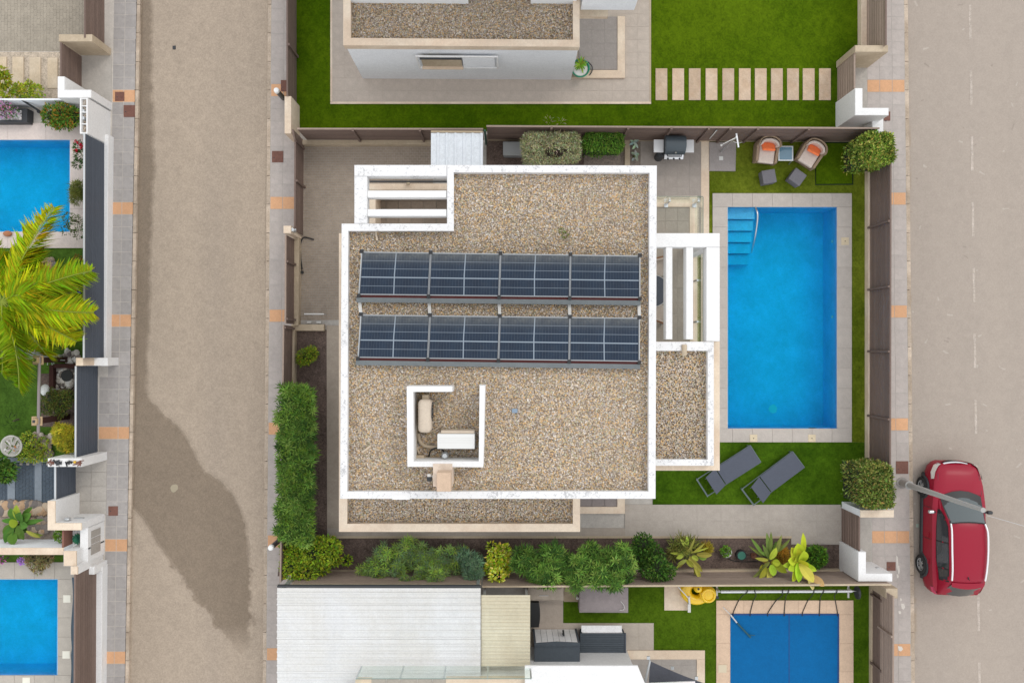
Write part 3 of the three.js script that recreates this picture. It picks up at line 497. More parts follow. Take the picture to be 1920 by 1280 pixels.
// ---------- house at the top ----------
{
  const t = T('white_house', 'white house with beige edged gravel roof at the top edge', 'house', P(870, 20, 0)), h = LO;
  const out = [[643, -240], [1087, -240], [1087, 87.5], [643, 84.5]], inn = [[656.5, -240], [1075, -240], [1075, 75], [656.5, 71.5]];
  add(t, 'wall', prism(PX([[646, -240], [1085.5, -240], [1085.5, 86], [646.5, 83.5]], h), 0.1, 2.98), m.coolWhite);
  add(t, 'parapet', prism(PX(out, h), 2.98, h, [PX([[656.5, -239], [1075, -239], [1075, 75], [656.5, 71.5]], h)], 0.012), m.beige);
  add(t, 'roof_bed', prism(PX(inn, h), 2.985, 3.05), m.gravelBed);
  gravel(t, [[657, -30], [1074, -30], [1074, 74], [657, 71]], 3.08, 1300, 0.03, 0.06, PEB, 0.88);
  // upper storey, mostly beyond the picture; the foot of its south wall shows
  const w = P(656, 5, 3.1), x2 = P(878, 5, 3.1), x3 = P(995, 6, 3.1), z0 = P(0, -300, 3.1).z;
  add(t, 'upper_wall', box(w.x, x2.x, 3.05, 6.4, z0, w.z), m.coolWhite); add(t, 'upper_wall', box(x3.x, P(1080, 0, 3.1).x, 3.05, 6.4, z0, x3.z), m.coolWhite);
  add(t, 'upper_wall', box(x2.x, x3.x, 3.05, 6.4, z0, w.z - 1), m.coolWhite);
  const ov = [[1088, -200], [1200, -200], [1196, 0], [1189, 18], [1088, 18]], o1 = P(1088, 18, 2.9), o2 = P(1189, 18, 2.9);
  add(t, 'overhang', box(o1.x + 0.01, o2.x, 2.9, 6.0, z0, o1.z), m.coolWhite);
  const bm = P(1140, 31, 2.4), bz = P(0, 20, 2.4).z; add(t, 'beam', box(o1.x + 0.02, bm.x, 2.22, 2.4, bz - 0.3, bm.z), m.beige);
  // window recess in the south wall: a plane through the wall seen from above
  const zf = P(0, 85, h).z, wy = py => { let a = 0.2, b = 3; for (let i = 0; i < 40; i++) { const c = (a + b) / 2; if (P(870, py, c).z > zf) b = c; else a = c; } return (a + b) / 2; };
  const yT = wy(104), yB = wy(126), at2 = (px, y) => P(px, 0, y).x;
  const X0 = at2(786, 1.6), X1 = at2(935, 1.6), f = 0.05;
  add(t, 'window_frame', [box(X0, X1, yT - f, yT, zf + 0.001, zf + 0.05), box(X0, X1, yB, yB + f, zf + 0.001, zf + 0.05), box(X0, X0 + f, yB + f, yT - f, zf + 0.001, zf + 0.05), box(X1 - f, X1, yB + f, yT - f, zf + 0.001, zf + 0.05)], m.white);
  const wx0 = at2(795, 1.5), wx1 = at2(868, 1.5);
  add(t, 'window_sill', box(wx0 - 0.03, wx1 + 0.03, yB + f, yB + f + 0.04, zf + 0.002, zf + 0.1), m.beige);
  add(t, 'sill_panel', box(wx0, wx1, yB + 0.1, yT - 0.1, zf + 0.002, zf + 0.014), m.beigeWall); add(t, 'lintel_shadow_bar', box(wx0 - 0.02, wx1 + 0.02, yT - 0.11, yT - 0.06, zf + 0.002, zf + 0.1), m.dark);  // dark bar painted for the lintel shadow; beige panel stands in for the sill
  add(t, 'shutter', box(wx1 + 0.04, X1 - 0.12, yB + 0.09, yT - 0.09, zf + 0.001, zf + 0.02), m.coolWhite);
  for (const px of [812, 825]) add(t, 'vent', box(at2(px - 3, 2), at2(px + 3, 2), wy(101), wy(99), zf + 0.001, zf + 0.02), m.alu);
  pave(t, 'porch_tile', [[1086, 31], [1158, 31], [1158, 130.5], [1086, 130.5]], 0.22, 3, 4, tones(A(172, 164, 158), 4, 0.01, { size: 2 }), { gap: 0.003 });
  add(t, 'porch_border', pr([[1158, 30], [1172, 30], [1172, 146], [1066, 146], [1066, 131], [1158, 131]], 0.1, 0.25, [], 0.008), m.beige);
}
// ---------- the bottom house: carport sheets, glass rail, white roof, shade sail ----------
function sheet(parent, name, x0, y0, x1, y1, h, rib, along, mat, amp = 0.025) { // a ribbed metal sheet; ribs run along x or z
  const a = P(x0, y0, h), b = P(x1, y1, h), W = b.x - a.x, D = b.z - a.z, n = Math.max(2, Math.round((along === 'x' ? D : W) / rib)), pts = [];
  const step = (along === 'x' ? D : W) / n, prof = [[0, 0], [0.62, 0], [0.72, 1], [0.9, 1], [1, 0]];
  for (let i = 0; i < n; i++) for (const [u, v] of prof.slice(0, 4)) pts.push([(i + u) * step, v * amp]);
  pts.push([n * step, 0]);
  const s = new THREE.Shape(); s.moveTo(0, -0.012); pts.forEach(([u, v]) => s.lineTo(u, v)); s.lineTo(n * step, -0.012); s.closePath();
  const g = new THREE.ExtrudeGeometry(s, { depth: along === 'x' ? W : D, bevelEnabled: false });
  if (along === 'x') { g.rotateY(Math.PI / 2); g.scale(1, 1, -1); const ix = g.attributes.position; g.translate(0, 0, 0); flip(g); g.translate(a.x, h, a.z); } else g.translate(a.x, h, a.z);
  return add(parent, name, g, mat);
}
function flip(g) { const p = g.index ? null : g.attributes.position; if (!p) return; for (const k of Object.keys(g.attributes)) { const t = g.attributes[k], s = t.itemSize, d = t.array; for (let i = 0; i < t.count; i += 3) for (let j = 0; j < s; j++) { const q1 = d[(i + 1) * s + j]; d[(i + 1) * s + j] = d[(i + 2) * s + j]; d[(i + 2) * s + j] = q1; } } g.computeVertexNormals(); }
const ribWhite = M([0.66, 0.665, 0.665], { size: 6, lo: 0.04, mid: 0.03, hi: 0.02, gr: 0.015, tint: [0.62, 0.6, 0.55], tk: 0.5, rough: 0.75 });
const ribCream = M(A(230, 224, 200, 1.1), { size: 6, lo: 0.04, mid: 0.04, hi: 0.03, gr: 0.02, tint: A(220, 206, 176), tk: 0.5, rough: 0.55 });
{
  const t = T('carport', 'white ribbed sheet carport roof at the bottom edge', 'carport', P(700, 1190, 0)), h = 2.5;
  [[1102, 1135], [1135, 1198], [1198, 1262], [1262, 1330]].forEach(([y0, y1], i) => sheet(t, 'roof_panel', 519.5, y0 + 0.3, 901, y1, h + 0.03 * i, 0.2, 'x', ribWhite, 0.05));
  for (const [x, y] of [[526, 1108], [895, 1108], [526, 1320], [895, 1320]]) { const p = P(x, y, h); add(t, 'post', box(p.x - 0.05, p.x + 0.05, 0.1, h - 0.02, p.z - 0.05, p.z + 0.05), m.alu); }
  const e0 = P(519.5, 1101, h), e1 = P(901, 1101, h); add(t, 'gutter', box(e0.x, e1.x, h - 0.1, h + 0.02, e0.z - 0.07, e0.z - 0.004), m.dark);
  const t2 = T('lean_to_roof', 'cream ribbed sheet roof beside the white carport', 'roof', P(948, 1180, 0));
  sheet(t2, 'roof_panel', 902.5, 1115.5, 994, 1182, 2.47, 0.115, 'x', ribCream); sheet(t2, 'roof_panel', 902.5, 1182, 994, 1249, 2.482, 0.115, 'x', ribCream);
  for (const [x, y] of [[908, 1120], [988, 1120], [908, 1244], [988, 1244]]) { const p = P(x, y, 2.47); add(t2, 'post', box(p.x - 0.04, p.x + 0.04, 0.1, 2.45, p.z - 0.04, p.z + 0.04), m.alu); }
  const t3 = T('white_house', 'white walled house cut off by the bottom edge', 'house', P(950, 1330, 0));
  const z0 = P(0, 1278, 3.1).z;
  add(t3, 'wall', box(P(690, 0, 3).x, P(1200, 0, 3).x, 0.1, 3.1, z0, z0 + 9), m.white);
  pave(t3, 'terrace_tile', [[695, 1273], [840, 1273], [840, 1330], [695, 1330]], 3.14, 5, 2, tones(A(190, 180, 168), 3, 0.03, { size: 2 }));
  add(t3, 'coping', pr([[666, 1274], [696, 1274], [696, 1330], [666, 1330]], 2.95, 3.15), m.beige);
  add(t3, 'coping', pr([[836, 1272], [990, 1272], [990, 1330], [836, 1330]], 2.95, 3.16), m.beige);
  add(t3, 'roof_slab', pr([[984, 1248], [1196, 1248], [1210, 1282], [1304, 1278], [1304, 1400], [984, 1400]], 3.26, 3.35, [], 0.012), m.white);
  // glass rail: seen from inside, leaning outwards in the picture only because of the height
  const g0 = P(667, 1272, 4.15), g1 = P(996, 1272, 4.15), n = 4;
  for (let i = 0; i < n; i++) add(t3, 'glass_panel', box(lerp(g0.x, g1.x, i / n) + 0.01, lerp(g0.x, g1.x, (i + 1) / n) - 0.01, 3.2, 4.15, g0.z - 0.006, g0.z + 0.006), m.glass);
  add(t3, 'glass_edge', box(g0.x, g1.x, 4.15, 4.165, g0.z - 0.01, g0.z + 0.01), flat([0.2, 0.27, 0.24], 0.3));
  for (let i = 0; i <= n; i++) { const x = lerp(g0.x, g1.x, i / n); add(t3, 'railing_foot', box(x - 0.025, x + 0.025, 3.15, 4.1, g0.z + 0.012, g0.z + 0.045), m.alu); }
  add(t3, 'glass_panel', box(g0.x - 0.006, g0.x + 0.006, 3.2, 4.15, g0.z + 0.02, g0.z + 2), m.glass);
  const s = T('shade_sail', 'dark grey triangular shade sail over the porch, bottom right', 'shade sail', P(1250, 1265, 0));
  const c = [P(1219, 1239, 2.6), P(1327, 1283, 2.4), P(1209, 1281, 2.7), P(1214, 1330, 2.8), P(1330, 1330, 2.5)], gm = [], N = 10;
  const edgeA = c[0], edgeB = c[1], pos = [];
  const pt = (u, v) => { const top = c[0].clone().lerp(c[1], u), bot = c[3].clone().lerp(c[4], u); const p = top.lerp(bot, v); p.y -= 0.06 * Math.sin(Math.PI * u); p.z += 0.05 * Math.sin(Math.PI * u) * (1 - v); return p; };
  for (let i = 0; i < N; i++) for (let j = 0; j < N; j++) { const A1 = pt(i / N, j / N), B1 = pt((i + 1) / N, j / N), C1 = pt((i + 1) / N, (j + 1) / N), D1 = pt(i / N, (j + 1) / N); for (const v of [A1, D1, B1, B1, D1, C1]) pos.push(v.x, v.y, v.z); }
  const g = new THREE.BufferGeometry(); g.setAttribute('position', new THREE.Float32BufferAttribute(pos, 3)); g.computeVertexNormals();
  const cloth = M(A(92, 94, 102), { size: 2, gr: 0.1 }); cloth.side = THREE.DoubleSide; add(s, 'cloth', g, cloth);
  add(s, 'ring', [rod(P(1216, 1232, 2.62), P(1219, 1239, 2.6), 0.02), rod(P(1219, 1239, 2.6), P(1209, 1281, 2.7), 0.035)], m.alu);
  add(s, 'clip', [cbox(0.1, 0.05, 0.1, ...P(1261, 1252, 2.55).toArray()), cbox(0.1, 0.05, 0.1, ...P(1306, 1271, 2.5).toArray()), cbox(0.1, 0.05, 0.1, ...P(1216, 1233, 2.62).toArray())], m.alu);
}
// ---------- garden walls ----------
const wall = (label, list, h, mat = m.white, body = mat) => {
  const k = PX(list, h); if (body === mat) return solo('garden_wall', label, 'wall', prism(k, 0.05, h, [], 0.012), mat);
  const c = V(k.reduce((a, p) => a + p[0], 0) / k.length, 0.05, k.reduce((a, p) => a + p[1], 0) / k.length), t = T('garden_wall', label, 'wall', c);
  add(t, 'wall', prism(k, 0.05, h - 0.05), body); add(t, 'coping', prism(k, h - 0.049, h, [], 0.01), mat); return t;
};
wall('beige topped screen wall between the brown gates, top left', [[109, 64], [172, 64], [172, 77.5], [109, 77.5]], 1.42, m.beigeWall);
const L1 = wall('white L shaped wall with intercom beside the small brown door, top left', [[107, 143], [120, 143], [120, 168], [170, 168], [170, 183], [107, 183]], 1.52);
{
  const t = T('planter_wall', 'white hollow wall filled with pebbles and lanterns, upper left', 'wall', P(156, 215, 0)), h = 1.66;
  add(t, 'wall', prism(PX(q(149, 183.5, 163.5, 250.5), h), 0.05, h, [PX(q(151.5, 185, 161, 248), h)]), m.white);
  add(t, 'pebble_bed', pr(q(151.5, 185, 161, 248), 1.2, 1.5), m.soilLight); gravel(t, q(151.5, 185, 161, 248), 1.52, 700, 0.04, 0.09, [A(236, 222, 206), A(222, 200, 178), A(240, 236, 228)]);
  for (const y of [209, 222]) { const p = P(156, y, 1.55); add(t, 'lantern', cyl(p.x, 1.5, 1.62, p.z, 0.08, 0.06), m.alu); }
  for (const y of [198, 210, 232]) add(t, 'divider', pr(q(151.5, y - 0.7, 161, y + 0.7), 1.4, 1.64), m.white);
  const x1 = P(163.5, 0, h).x, d = [P(0, 219, 0.6).z, P(0, 242, 0.6).z]; add(t, 'meter_door', box(x1 + 0.001, x1 + 0.02, 0.14, 0.62, d[0], d[1]), m.grey);
  const ic = T('intercom', 'small dark intercom panel on the white wall by the brown door, top left', 'intercom', P(128, 168, 1));
  const z = P(0, 168, 1.52).z; add(ic, 'panel', box(P(131, 0, 1.2).x, P(136, 0, 1.2).x, 1.05, 1.25, z - 0.02, z - 0.001), m.dark); add(ic, 'bell', box(P(141, 0, 0.9).x, P(150, 0, 0.9).x, 0.55, 0.68, z - 0.03, z - 0.001), m.alu);
}
{
  const low = T('garden_wall', 'low white kerb wall under the blue grey screen along the western pavement', 'wall', P(200, 460, 0));
  add(low, 'wall', pr([[194, 252], [202.5, 252], [198, 686], [189.5, 686]], 0.05, 0.5, [], 0.01), m.white);
  add(low, 'end_pier', pr([[141, 670.5], [155, 670.5], [155, 685.5], [141, 685.5]], 0.05, 1.62, [], 0.012), m.beige); add(low, 'end_wall', prism(PX([[155.5, 670.5], [201, 670.5], [201, 685.5], [155.5, 685.5]], 0.9), 0.05, 0.9, [], 0.01), m.white);
}
wall('blue shaded white wall behind the flower trough, upper left', q(-80, 184.2, 148, 187.5), 0.95, m.coolWhite);
wall('white wall topped with small ornaments beside the blue grey gate', q(88.5, 859, 152.5, 875), 1.8);
wall('white L shaped wall with house number by the blue grey door, lower left', [[88, 939], [102.5, 939], [102.5, 980.5], [152, 980.5], [152, 994], [88, 994]], 1.66, m.beige, m.white);
{
  const t = T('planter_wall', 'white meter wall with a planted niche, lower left', 'wall', P(150, 1020, 0)), h = 1.2;
  const xw1 = P(196, 1010, 0.1).x;
  add(t, 'wall', [box(P(158, 0, h).x, xw1 - 0.02, 0.05, h, P(0, 994.5, 1.66).z + 0.01, P(0, 1030, h).z), box(P(126, 0, 0.8).x, P(158, 0, h).x - 0.002, 0.05, 0.75, P(0, 996, 0.8).z, P(0, 1027, 0.8).z)], m.white);
  add(t, 'niche_wall', box(P(124, 0, 1.3).x, P(127.5, 0, 1.3).x, 0.75, 1.3, P(0, 995, 1.3).z, P(0, 1028, 1.3).z), M(A(156, 112, 98), { size: 2 }));
  for (const [y0, y1] of [[992, 1004], [1006, 1016], [1018, 1036]]) add(t, 'meter_door', box(xw1 - 0.02, xw1 - 0.002, 0.4, 1.02, P(0, y0, 0.7).z, P(0, y1, 0.7).z), m.grey);
  add(t, 'pier', pr(q(118.5, 1033, 142, 1061), 0.05, 1.66), m.white); add(t, 'pier_cap', pr(q(118.5, 1033, 142, 1061), 1.662, 1.72, [], 0.01), m.beige); add(t, 'pier_face', box(P(142, 0, 1.72).x + 0.002, xw1 - 0.02, 0.05, 1.19, P(0, 1033, 1.6).z, P(0, 1060, 1.6).z), m.white);
}
wall('beige topped long wall north of the bottom left pool', q(-200, 1027, 118, 1040), 1.35, m.beige, m.coolWhite);
{
  const t = T('garden_wall', 'white kerb wall with a beige end pier beside the bottom left fence', 'wall', P(190, 1180, 0));
  add(t, 'pier', pr(q(131.5, 1062, 144.5, 1077), 0.05, 1.78), m.white); add(t, 'pier_cap', pr(q(131.5, 1062, 144.5, 1077), 1.782, 1.84, [], 0.01), m.beige); add(t, 'pier_wall', prism(PX([[145, 1062], [176, 1062], [176, 1077], [145, 1077]], 1.0), 0.05, 1.0, [], 0.01), m.white);
  add(t, 'wall', pr([[177.5, 1062.5], [191, 1062.5], [187, 1500], [173.5, 1500]], 0.05, 0.5, [], 0.01), m.white);
}
wall('beige topped screen wall north of the small brown door, top right', [[1604, 84.5], [1666, 84.5], [1666, 97], [1604, 97]], 1.66, m.beigeWall);
wall('white L shaped wall south of the small brown door, top right', [[1604, 165], [1618, 165], [1618, 202], [1667, 202], [1667, 216], [1604, 216]], 1.72);
wall('white wall stub behind the top right hedge cube', [[1636, 217], [1657, 217], [1657, 246], [1636, 246]], 1.0);
wall('beige topped white wall under the hedge cube, bottom right', [[1614, 956], [1677, 956], [1677, 970], [1614, 970]], 1.62, m.beige, m.coolWhite);
{
  const t = T('garden_wall', 'white L shaped wall with intercom beside the brown door, bottom right', 'wall', P(1630, 1070, 0)), h = 1.66;
  add(t, 'wall', prism(PX([[1610, 1034.5], [1624.5, 1034.5], [1624.5, 1075.5], [1674, 1075.5], [1674, 1090], [1610, 1090]], h), 0.05, h, [], 0.012), m.white);
  const z = P(0, 1075.5, h).z; add(t, 'intercom', rod(V(P(1645, 0, 1).x, 0.95, z - 0.05), V(P(1645, 0, 1).x, 0.95, z - 0.001), 0.07), m.alu); add(t, 'letter_slot', box(P(1626, 0, .8).x, P(1634, 0, .8).x, 0.75, 0.82, z - 0.02, z - 0.001), m.alu);
}
// ---------- fences, gates ----------
const range = n => Array.from({ length: n - 1 }, (_, i) => (i + 1) / n);
fence('fence', 'brown board fence on a beige kerb along the western part of the top lawn boundary', [556, 241], [906, 241.5], 1.78, 0.42, 8, m.brown, { posts: [0.3, 0.66], side: 1, railMat: m.taupe[2] });
solo('garden_wall', 'beige kerb wall under the brown fence by the block paved drive', 'wall', pr([[566, 262], [812, 262], [812, 270.5], [566, 270.5]], 0.05, 0.42, [], 0.01), m.beigeWall);
fence('fence', 'dark brown board fence between the top lawn and the olive shrub', [912, 236], [1650, 240], 1.95, 0.3, 9, m.brown, { posts: [0.165, 0.36, 0.47, 0.565, 0.62, 0.69, 0.82], side: 1, railMat: m.taupe[1] });
solo('garden_wall', 'narrow beige kerb wall under the dark brown fence by the grill', 'wall', pr([[915, 256.5], [1600, 259], [1600, 264], [915, 261.5]], 0.05, 0.3, [], 0.01), m.beigeWall);
fence('fence', 'brown board fence along the garden of the large pool and the right street', [1671, 300], [1670, 872], 1.9, 0.42, 9, m.brown, { posts: [0.2, 0.415, 0.628, 0.85], side: 1, railMat: m.brown[0] });
solo('garden_wall', 'beige kerb wall under the brown fence beside the large pool lawn', 'wall', pr([[1629, 262], [1640, 262], [1640, 948], [1629, 948]], 0.05, 0.42, [], 0.01), m.beige);
fence('fence', 'brown board fence beside the upper part of the block paved drive', [553, 262], [552, 432], 1.25, 0.16, 7, m.brown, { posts: [0.45], side: -1 });
fence('sliding_gate', 'brown board sliding gate of the block paved drive', [535, 440], [534.5, 606], 1.5, 0.45, 7, m.brown, { posts: [0.3, 0.95], side: -1, cat: 'gate', railMat: m.taupe[1] });
solo('garden_wall', 'beige kerb wall beside the brown sliding gate of the drive', 'wall', pr([[549, 438], [560, 438], [559, 610], [548, 610]], 0.05, 0.45, [], 0.01), m.beigeWall);
fence('fence', 'brown board fence behind the tall star leaved hedge', [531, 609], [525, 1092], 1.52, 0.4, 7, m.brown, { posts: [0.01], side: -1, railMat: m.taupe[1] });
solo('garden_wall', 'narrow beige kerb wall behind the tall star leaved hedge', 'wall', pr([[545.5, 608], [552, 608], [548, 1092], [541.5, 1092]], 0.05, 0.42, [], 0.01), m.beigeWall);
solo('garden_wall', 'beige kerb wall between the block paved drive and the soil bed', 'wall', pr(q(552, 608, 607, 620), 0.05, 0.35, [], 0.01), m.beigeWall);
fence('fence', 'taupe board fence between the southern bed and the white carport', [545, 1096], [902, 1096], 1.85, 0.32, 8, m.taupe, { posts: [], side: -1, railMat: m.beigeWall });
fence('fence', 'taupe board fence between the southern bed and the bottom lawn', [904, 1100], [1672, 1096], 1.88, 0.32, 8, m.taupe, { posts: [], side: -1, railMat: m.beigeWall });
solo('garden_wall', 'beige kerb wall along the southern flower bed', 'wall', pr([[545, 1071], [1576, 1068], [1576, 1074.5], [545, 1077]], 0.05, 0.33, [], 0.01), m.beigeWall);
fence('fence', 'added dark brown screen for the shaded lower fence face on a beige kerb beside the covered pool', [1657, 1098], [1656, 1420], 1.05, 0.3, 5, m.brown, { posts: [0.09, 0.5], side: 1 });  // added dark boards stand in for shade on the lower fence face
solo('garden_wall', 'beige kerb wall beside the covered pool lawn', 'wall', pr(q(1634, 1100, 1642, 1420), 0.05, 0.3, [], 0.01), m.beigeWall);
fence('fence', 'light brown slatted street fence beside the covered pool', [1676, 1118], [1675, 1420], 1.85, 0.95, 5, m.taupe, { posts: [0.25], side: 1, gap: 0.03 });
solo('gate_pier', 'pale concrete pier at the corner of the slatted street fence', 'pier', pr(q(1662, 1103, 1684, 1122), 0.05, 1.4, [], 0.012), m.beigeWall);
fence('fence', 'brown slatted street fence beside the top lawn', [1662, -260], [1662, 84], 1.82, 0.42, 8, m.taupe, { posts: [], side: 1, gap: 0.035, railMat: m.brown[1] });
solo('garden_wall', 'beige kerb wall beside the top lawn and its slatted fence', 'wall', pr([[1615.5, -260], [1627, -260], [1627, 112], [1615.5, 112]], 0.05, 0.42, [], 0.01), m.beige);
fence('fence', 'brown board fence along the western edge of the top lawn', [538, -260], [538, 180], 1.3, 0.14, 7, m.brown, { posts: [0.78], side: -1 });
solo('gate_pier', 'long beige block pier at the southwest corner of the top lawn', 'pier', pr([[533, 180], [545.5, 180], [545.5, 250], [533, 250]], 0.05, 1.25, [], 0.012), m.beige);
fence('fence', 'brown board fence end beside the beige block pier', [548, 242], [552, 262], 1.5, 0.16, 7, m.brown, { side: -1 });
fence('screen_fence', 'blue grey metal screen fence along the upper western pavement', [157, 250], [156, 671], 1.8, 0.5, 9, m.blueGrey, { side: -1, railMat: m.alu });
fence('sliding_gate', 'blue grey sliding gate beside the western garden', [141, 686], [140.5, 858], 1.58, 0.16, 9, m.blueGrey, { side: -1, cat: 'gate', railMat: m.alu });
fence('garden_door', 'blue grey garden door at the slate paved yard', [102.5, 872], [102.5, 939], 1.42, 0.16, 8, m.blueGrey, { side: -1, cat: 'door', railMat: m.alu });
fence('fence', 'brown board fence beside the bottom left pool', [139.5, 1077], [138, 1420], 1.86, 0.5, 9, m.brown, { side: -1, railMat: m.brown[3] });
fence('sliding_gate', 'brown sliding gate of the brick paved yard, top left', [158, -160], [158, 70], 1.44, 0.14, 9, m.brown, { side: -1, cat: 'gate' });
fence('garden_door', 'brown garden door beside the stepping slabs, top left', [113, 79], [113, 146], 1.44, 0.14, 9, m.brown, { side: -1, cat: 'door' });
fence('garden_door', 'brown garden door at the end of the stepping path, top right', [1603, 98], [1603, 166], 1.54, 0.16, 7, m.taupe, { side: 1, cat: 'door', gap: 0.04 });
fence('garden_door', 'brown garden door at the grey stone landing, bottom right', [1612, 968], [1612, 1036], 1.56, 0.16, 7, m.brown, { side: 1, cat: 'door', gap: 0.04 });
{
  const p = solo('gate_pier', 'white concrete block pier beside the sliding gate of the drive', 'pier', pr(q(531, 423, 545, 437), 0.05, 1.55, [], 0.012), m.beige);
  solo('gate_motor', 'small grey gate motor beside the white pier', 'gate motor', [cyl(P(549, 431, 1.4).x, 1.2, 1.5, P(549, 431, 1.4).z, 0.06), rod(P(546, 431, 1.4), P(555, 430, 1.4), 0.025)], m.alu);
}
// ---------- solar panels ----------
{
  const cell = (() => {                                            // printed cell grid: busbars, cell gaps, the middle gap, sky sheen painted pale along the upper edge, faint dusty mottle
    const W = 1024, H = 640, c0 = A(36, 66, 96, 0.56), c1 = A(30, 56, 86, 0.5), ln = A(176, 190, 204, 0.85), sheenDust = A(160, 160, 152, 0.8);
    return dataTex(W, H, (x, y) => {
      const u = (x + 0.5) / W, v = 1 - (y + 0.5) / H;              // v = 0 at the upper edge
      const hc = (u * 24) % 1, rowV = [0, 0.19, 0.38, 0.587, 0.8, 1], fine = (u * 24 * 2) % 1 < 0.1 ? 0.1 : 0;
      let k = fine + (hc < 0.09 ? 0.16 : 0), c = mixc(c0, c1, clamp(0.5 + at(N1, x, y) * 1.2, 0, 1));
      for (const r of rowV) if (Math.abs(v - r) < 0.006) k = 0.6;
      if (Math.abs(v - 0.587) < 0.013) k = 0.98; if (Math.abs(u - 0.5) < 0.0075) k = 0.98;
      c = mixc(c, ln, k);
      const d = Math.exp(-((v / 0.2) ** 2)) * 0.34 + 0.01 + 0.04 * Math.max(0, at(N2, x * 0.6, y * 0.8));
      return mixc(c, sheenDust, clamp(d * (1 + 0.5 * at(N2, x, y)), 0, 0.8));
    }, false);
  })();
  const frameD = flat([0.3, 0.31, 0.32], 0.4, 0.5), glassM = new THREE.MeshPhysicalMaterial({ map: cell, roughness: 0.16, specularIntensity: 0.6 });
  const frameM = m.alu, rackM = M(A(126, 132, 134), { size: 2, lo: 0.05 }), red = M(A(96, 52, 50), { size: 2 });
  const ord = ['leftmost', 'second from the left', 'third from the left', 'rightmost'];
  const rows = [{ n: 'nearer the top of the roof', TL: [678, 472.5], TR: [1200, 480], BL: [672.5, 551.5], BR: [1200, 557.5] }, { n: 'nearer the air conditioning units', TL: [676.5, 590.5], TR: [1199, 596.5], BL: [671, 669.5], BR: [1199, 677] }];
  const hT = 6.86, hB = 6.46, cut = [0, 0.2482, 0.499, 0.7505, 1];
  rows.forEach((r, ri) => {
    const top = i => P(lerp(r.TL[0], r.TR[0], i), lerp(r.TL[1], r.TR[1], i), hT), bot = i => P(lerp(r.BL[0], r.BR[0], i), lerp(r.BL[1], r.BR[1], i), hB);
    for (let i = 0; i < 4; i++) {
      const e2 = 0.0017, a = top(cut[i] + e2), b = top(cut[i + 1] - e2), c = bot(cut[i + 1] - e2), d = bot(cut[i] + e2), mid = a.clone().add(b).add(c).add(d).multiplyScalar(0.25);
      const t = T('solar_panel', `blue solar panel, ${ord[i]} in the row ${r.n}`, 'solar panel', mid, 'solar panels on the gravel roof');
      const nrm = V().crossVectors(d.clone().sub(a), b.clone().sub(a)).normalize(), ins = (p) => p.clone().lerp(mid, 0.02).addScaledVector(nrm, 0.004);
      const g = new THREE.BufferGeometry(), Q = [a, d, b, b, d, c].map(ins); g.setAttribute('position', new THREE.Float32BufferAttribute(Q.flatMap(p => [p.x - mid.x, p.y - mid.y, p.z - mid.z]), 3));
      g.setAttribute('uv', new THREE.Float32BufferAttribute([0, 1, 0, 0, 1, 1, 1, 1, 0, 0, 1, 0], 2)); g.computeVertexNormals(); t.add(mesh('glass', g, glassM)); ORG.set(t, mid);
      const loc = [a, b, c, d].map(p => p.clone());
      add(t, 'frame', loc.map((p, k) => beam(p, loc[(k + 1) % 4], 0.018, 0.03)), frameD);
      const bk = new THREE.BufferGeometry(), K = [a, b, d, b, c, d].map(p => p.clone().addScaledVector(nrm, -0.006)); bk.setAttribute('position', new THREE.Float32BufferAttribute(K.flatMap(p => [p.x, p.y, p.z]), 3)); bk.computeVertexNormals(); add(t, 'back_sheet', bk, m.dark);
    }
    const t = T('panel_rack', `grey metal rack under the solar panel row ${r.n}`, 'panel rack', P(936, ri ? 640 : 520, 6.25), 'racks under the solar panels'), a = bot(-0.008), b = bot(1.003), off = (p, dz, y) => V(p.x, y, p.z + dz);
    add(t, 'front_beam', beam(off(a, 0.15, 6.4), off(b, 0.15, 6.4), 0.1, 0.13), rackM);
    add(t, 'gutter_strip', beam(off(a, 0.06, 6.4), off(b, 0.06, 6.4), 0.05, 0.085), red);
    for (const i of cut) {
      const u = top(i), w = bot(i);
      add(t, 'rail', beam(V(u.x, 6.8, u.z), V(w.x, 6.4, w.z), 0.035, 0.05), m.alu); add(t, 'leg', box(u.x - 0.03, u.x + 0.03, 6.22, 6.82, u.z - 0.09, u.z - 0.03), m.alu);
      add(t, 'clamp', box(u.x - 0.05, u.x + 0.05, 6.84, 6.9, u.z - 0.07, u.z + 0.03), m.black); add(t, 'clamp', box(w.x - 0.045, w.x + 0.045, 6.44, 6.49, w.z - 0.01, w.z + 0.08), m.black);
      if (!ri) { const n2 = P(lerp(676.5, 1199, i), lerp(590.5, 596.5, i), 6.3); add(t, 'ballast_rail', beam(V(w.x, 6.3, w.z + 0.2), V(n2.x, 6.3, n2.z + 0.05), 0.085, 0.07), m.pale); }
    }
  });
}
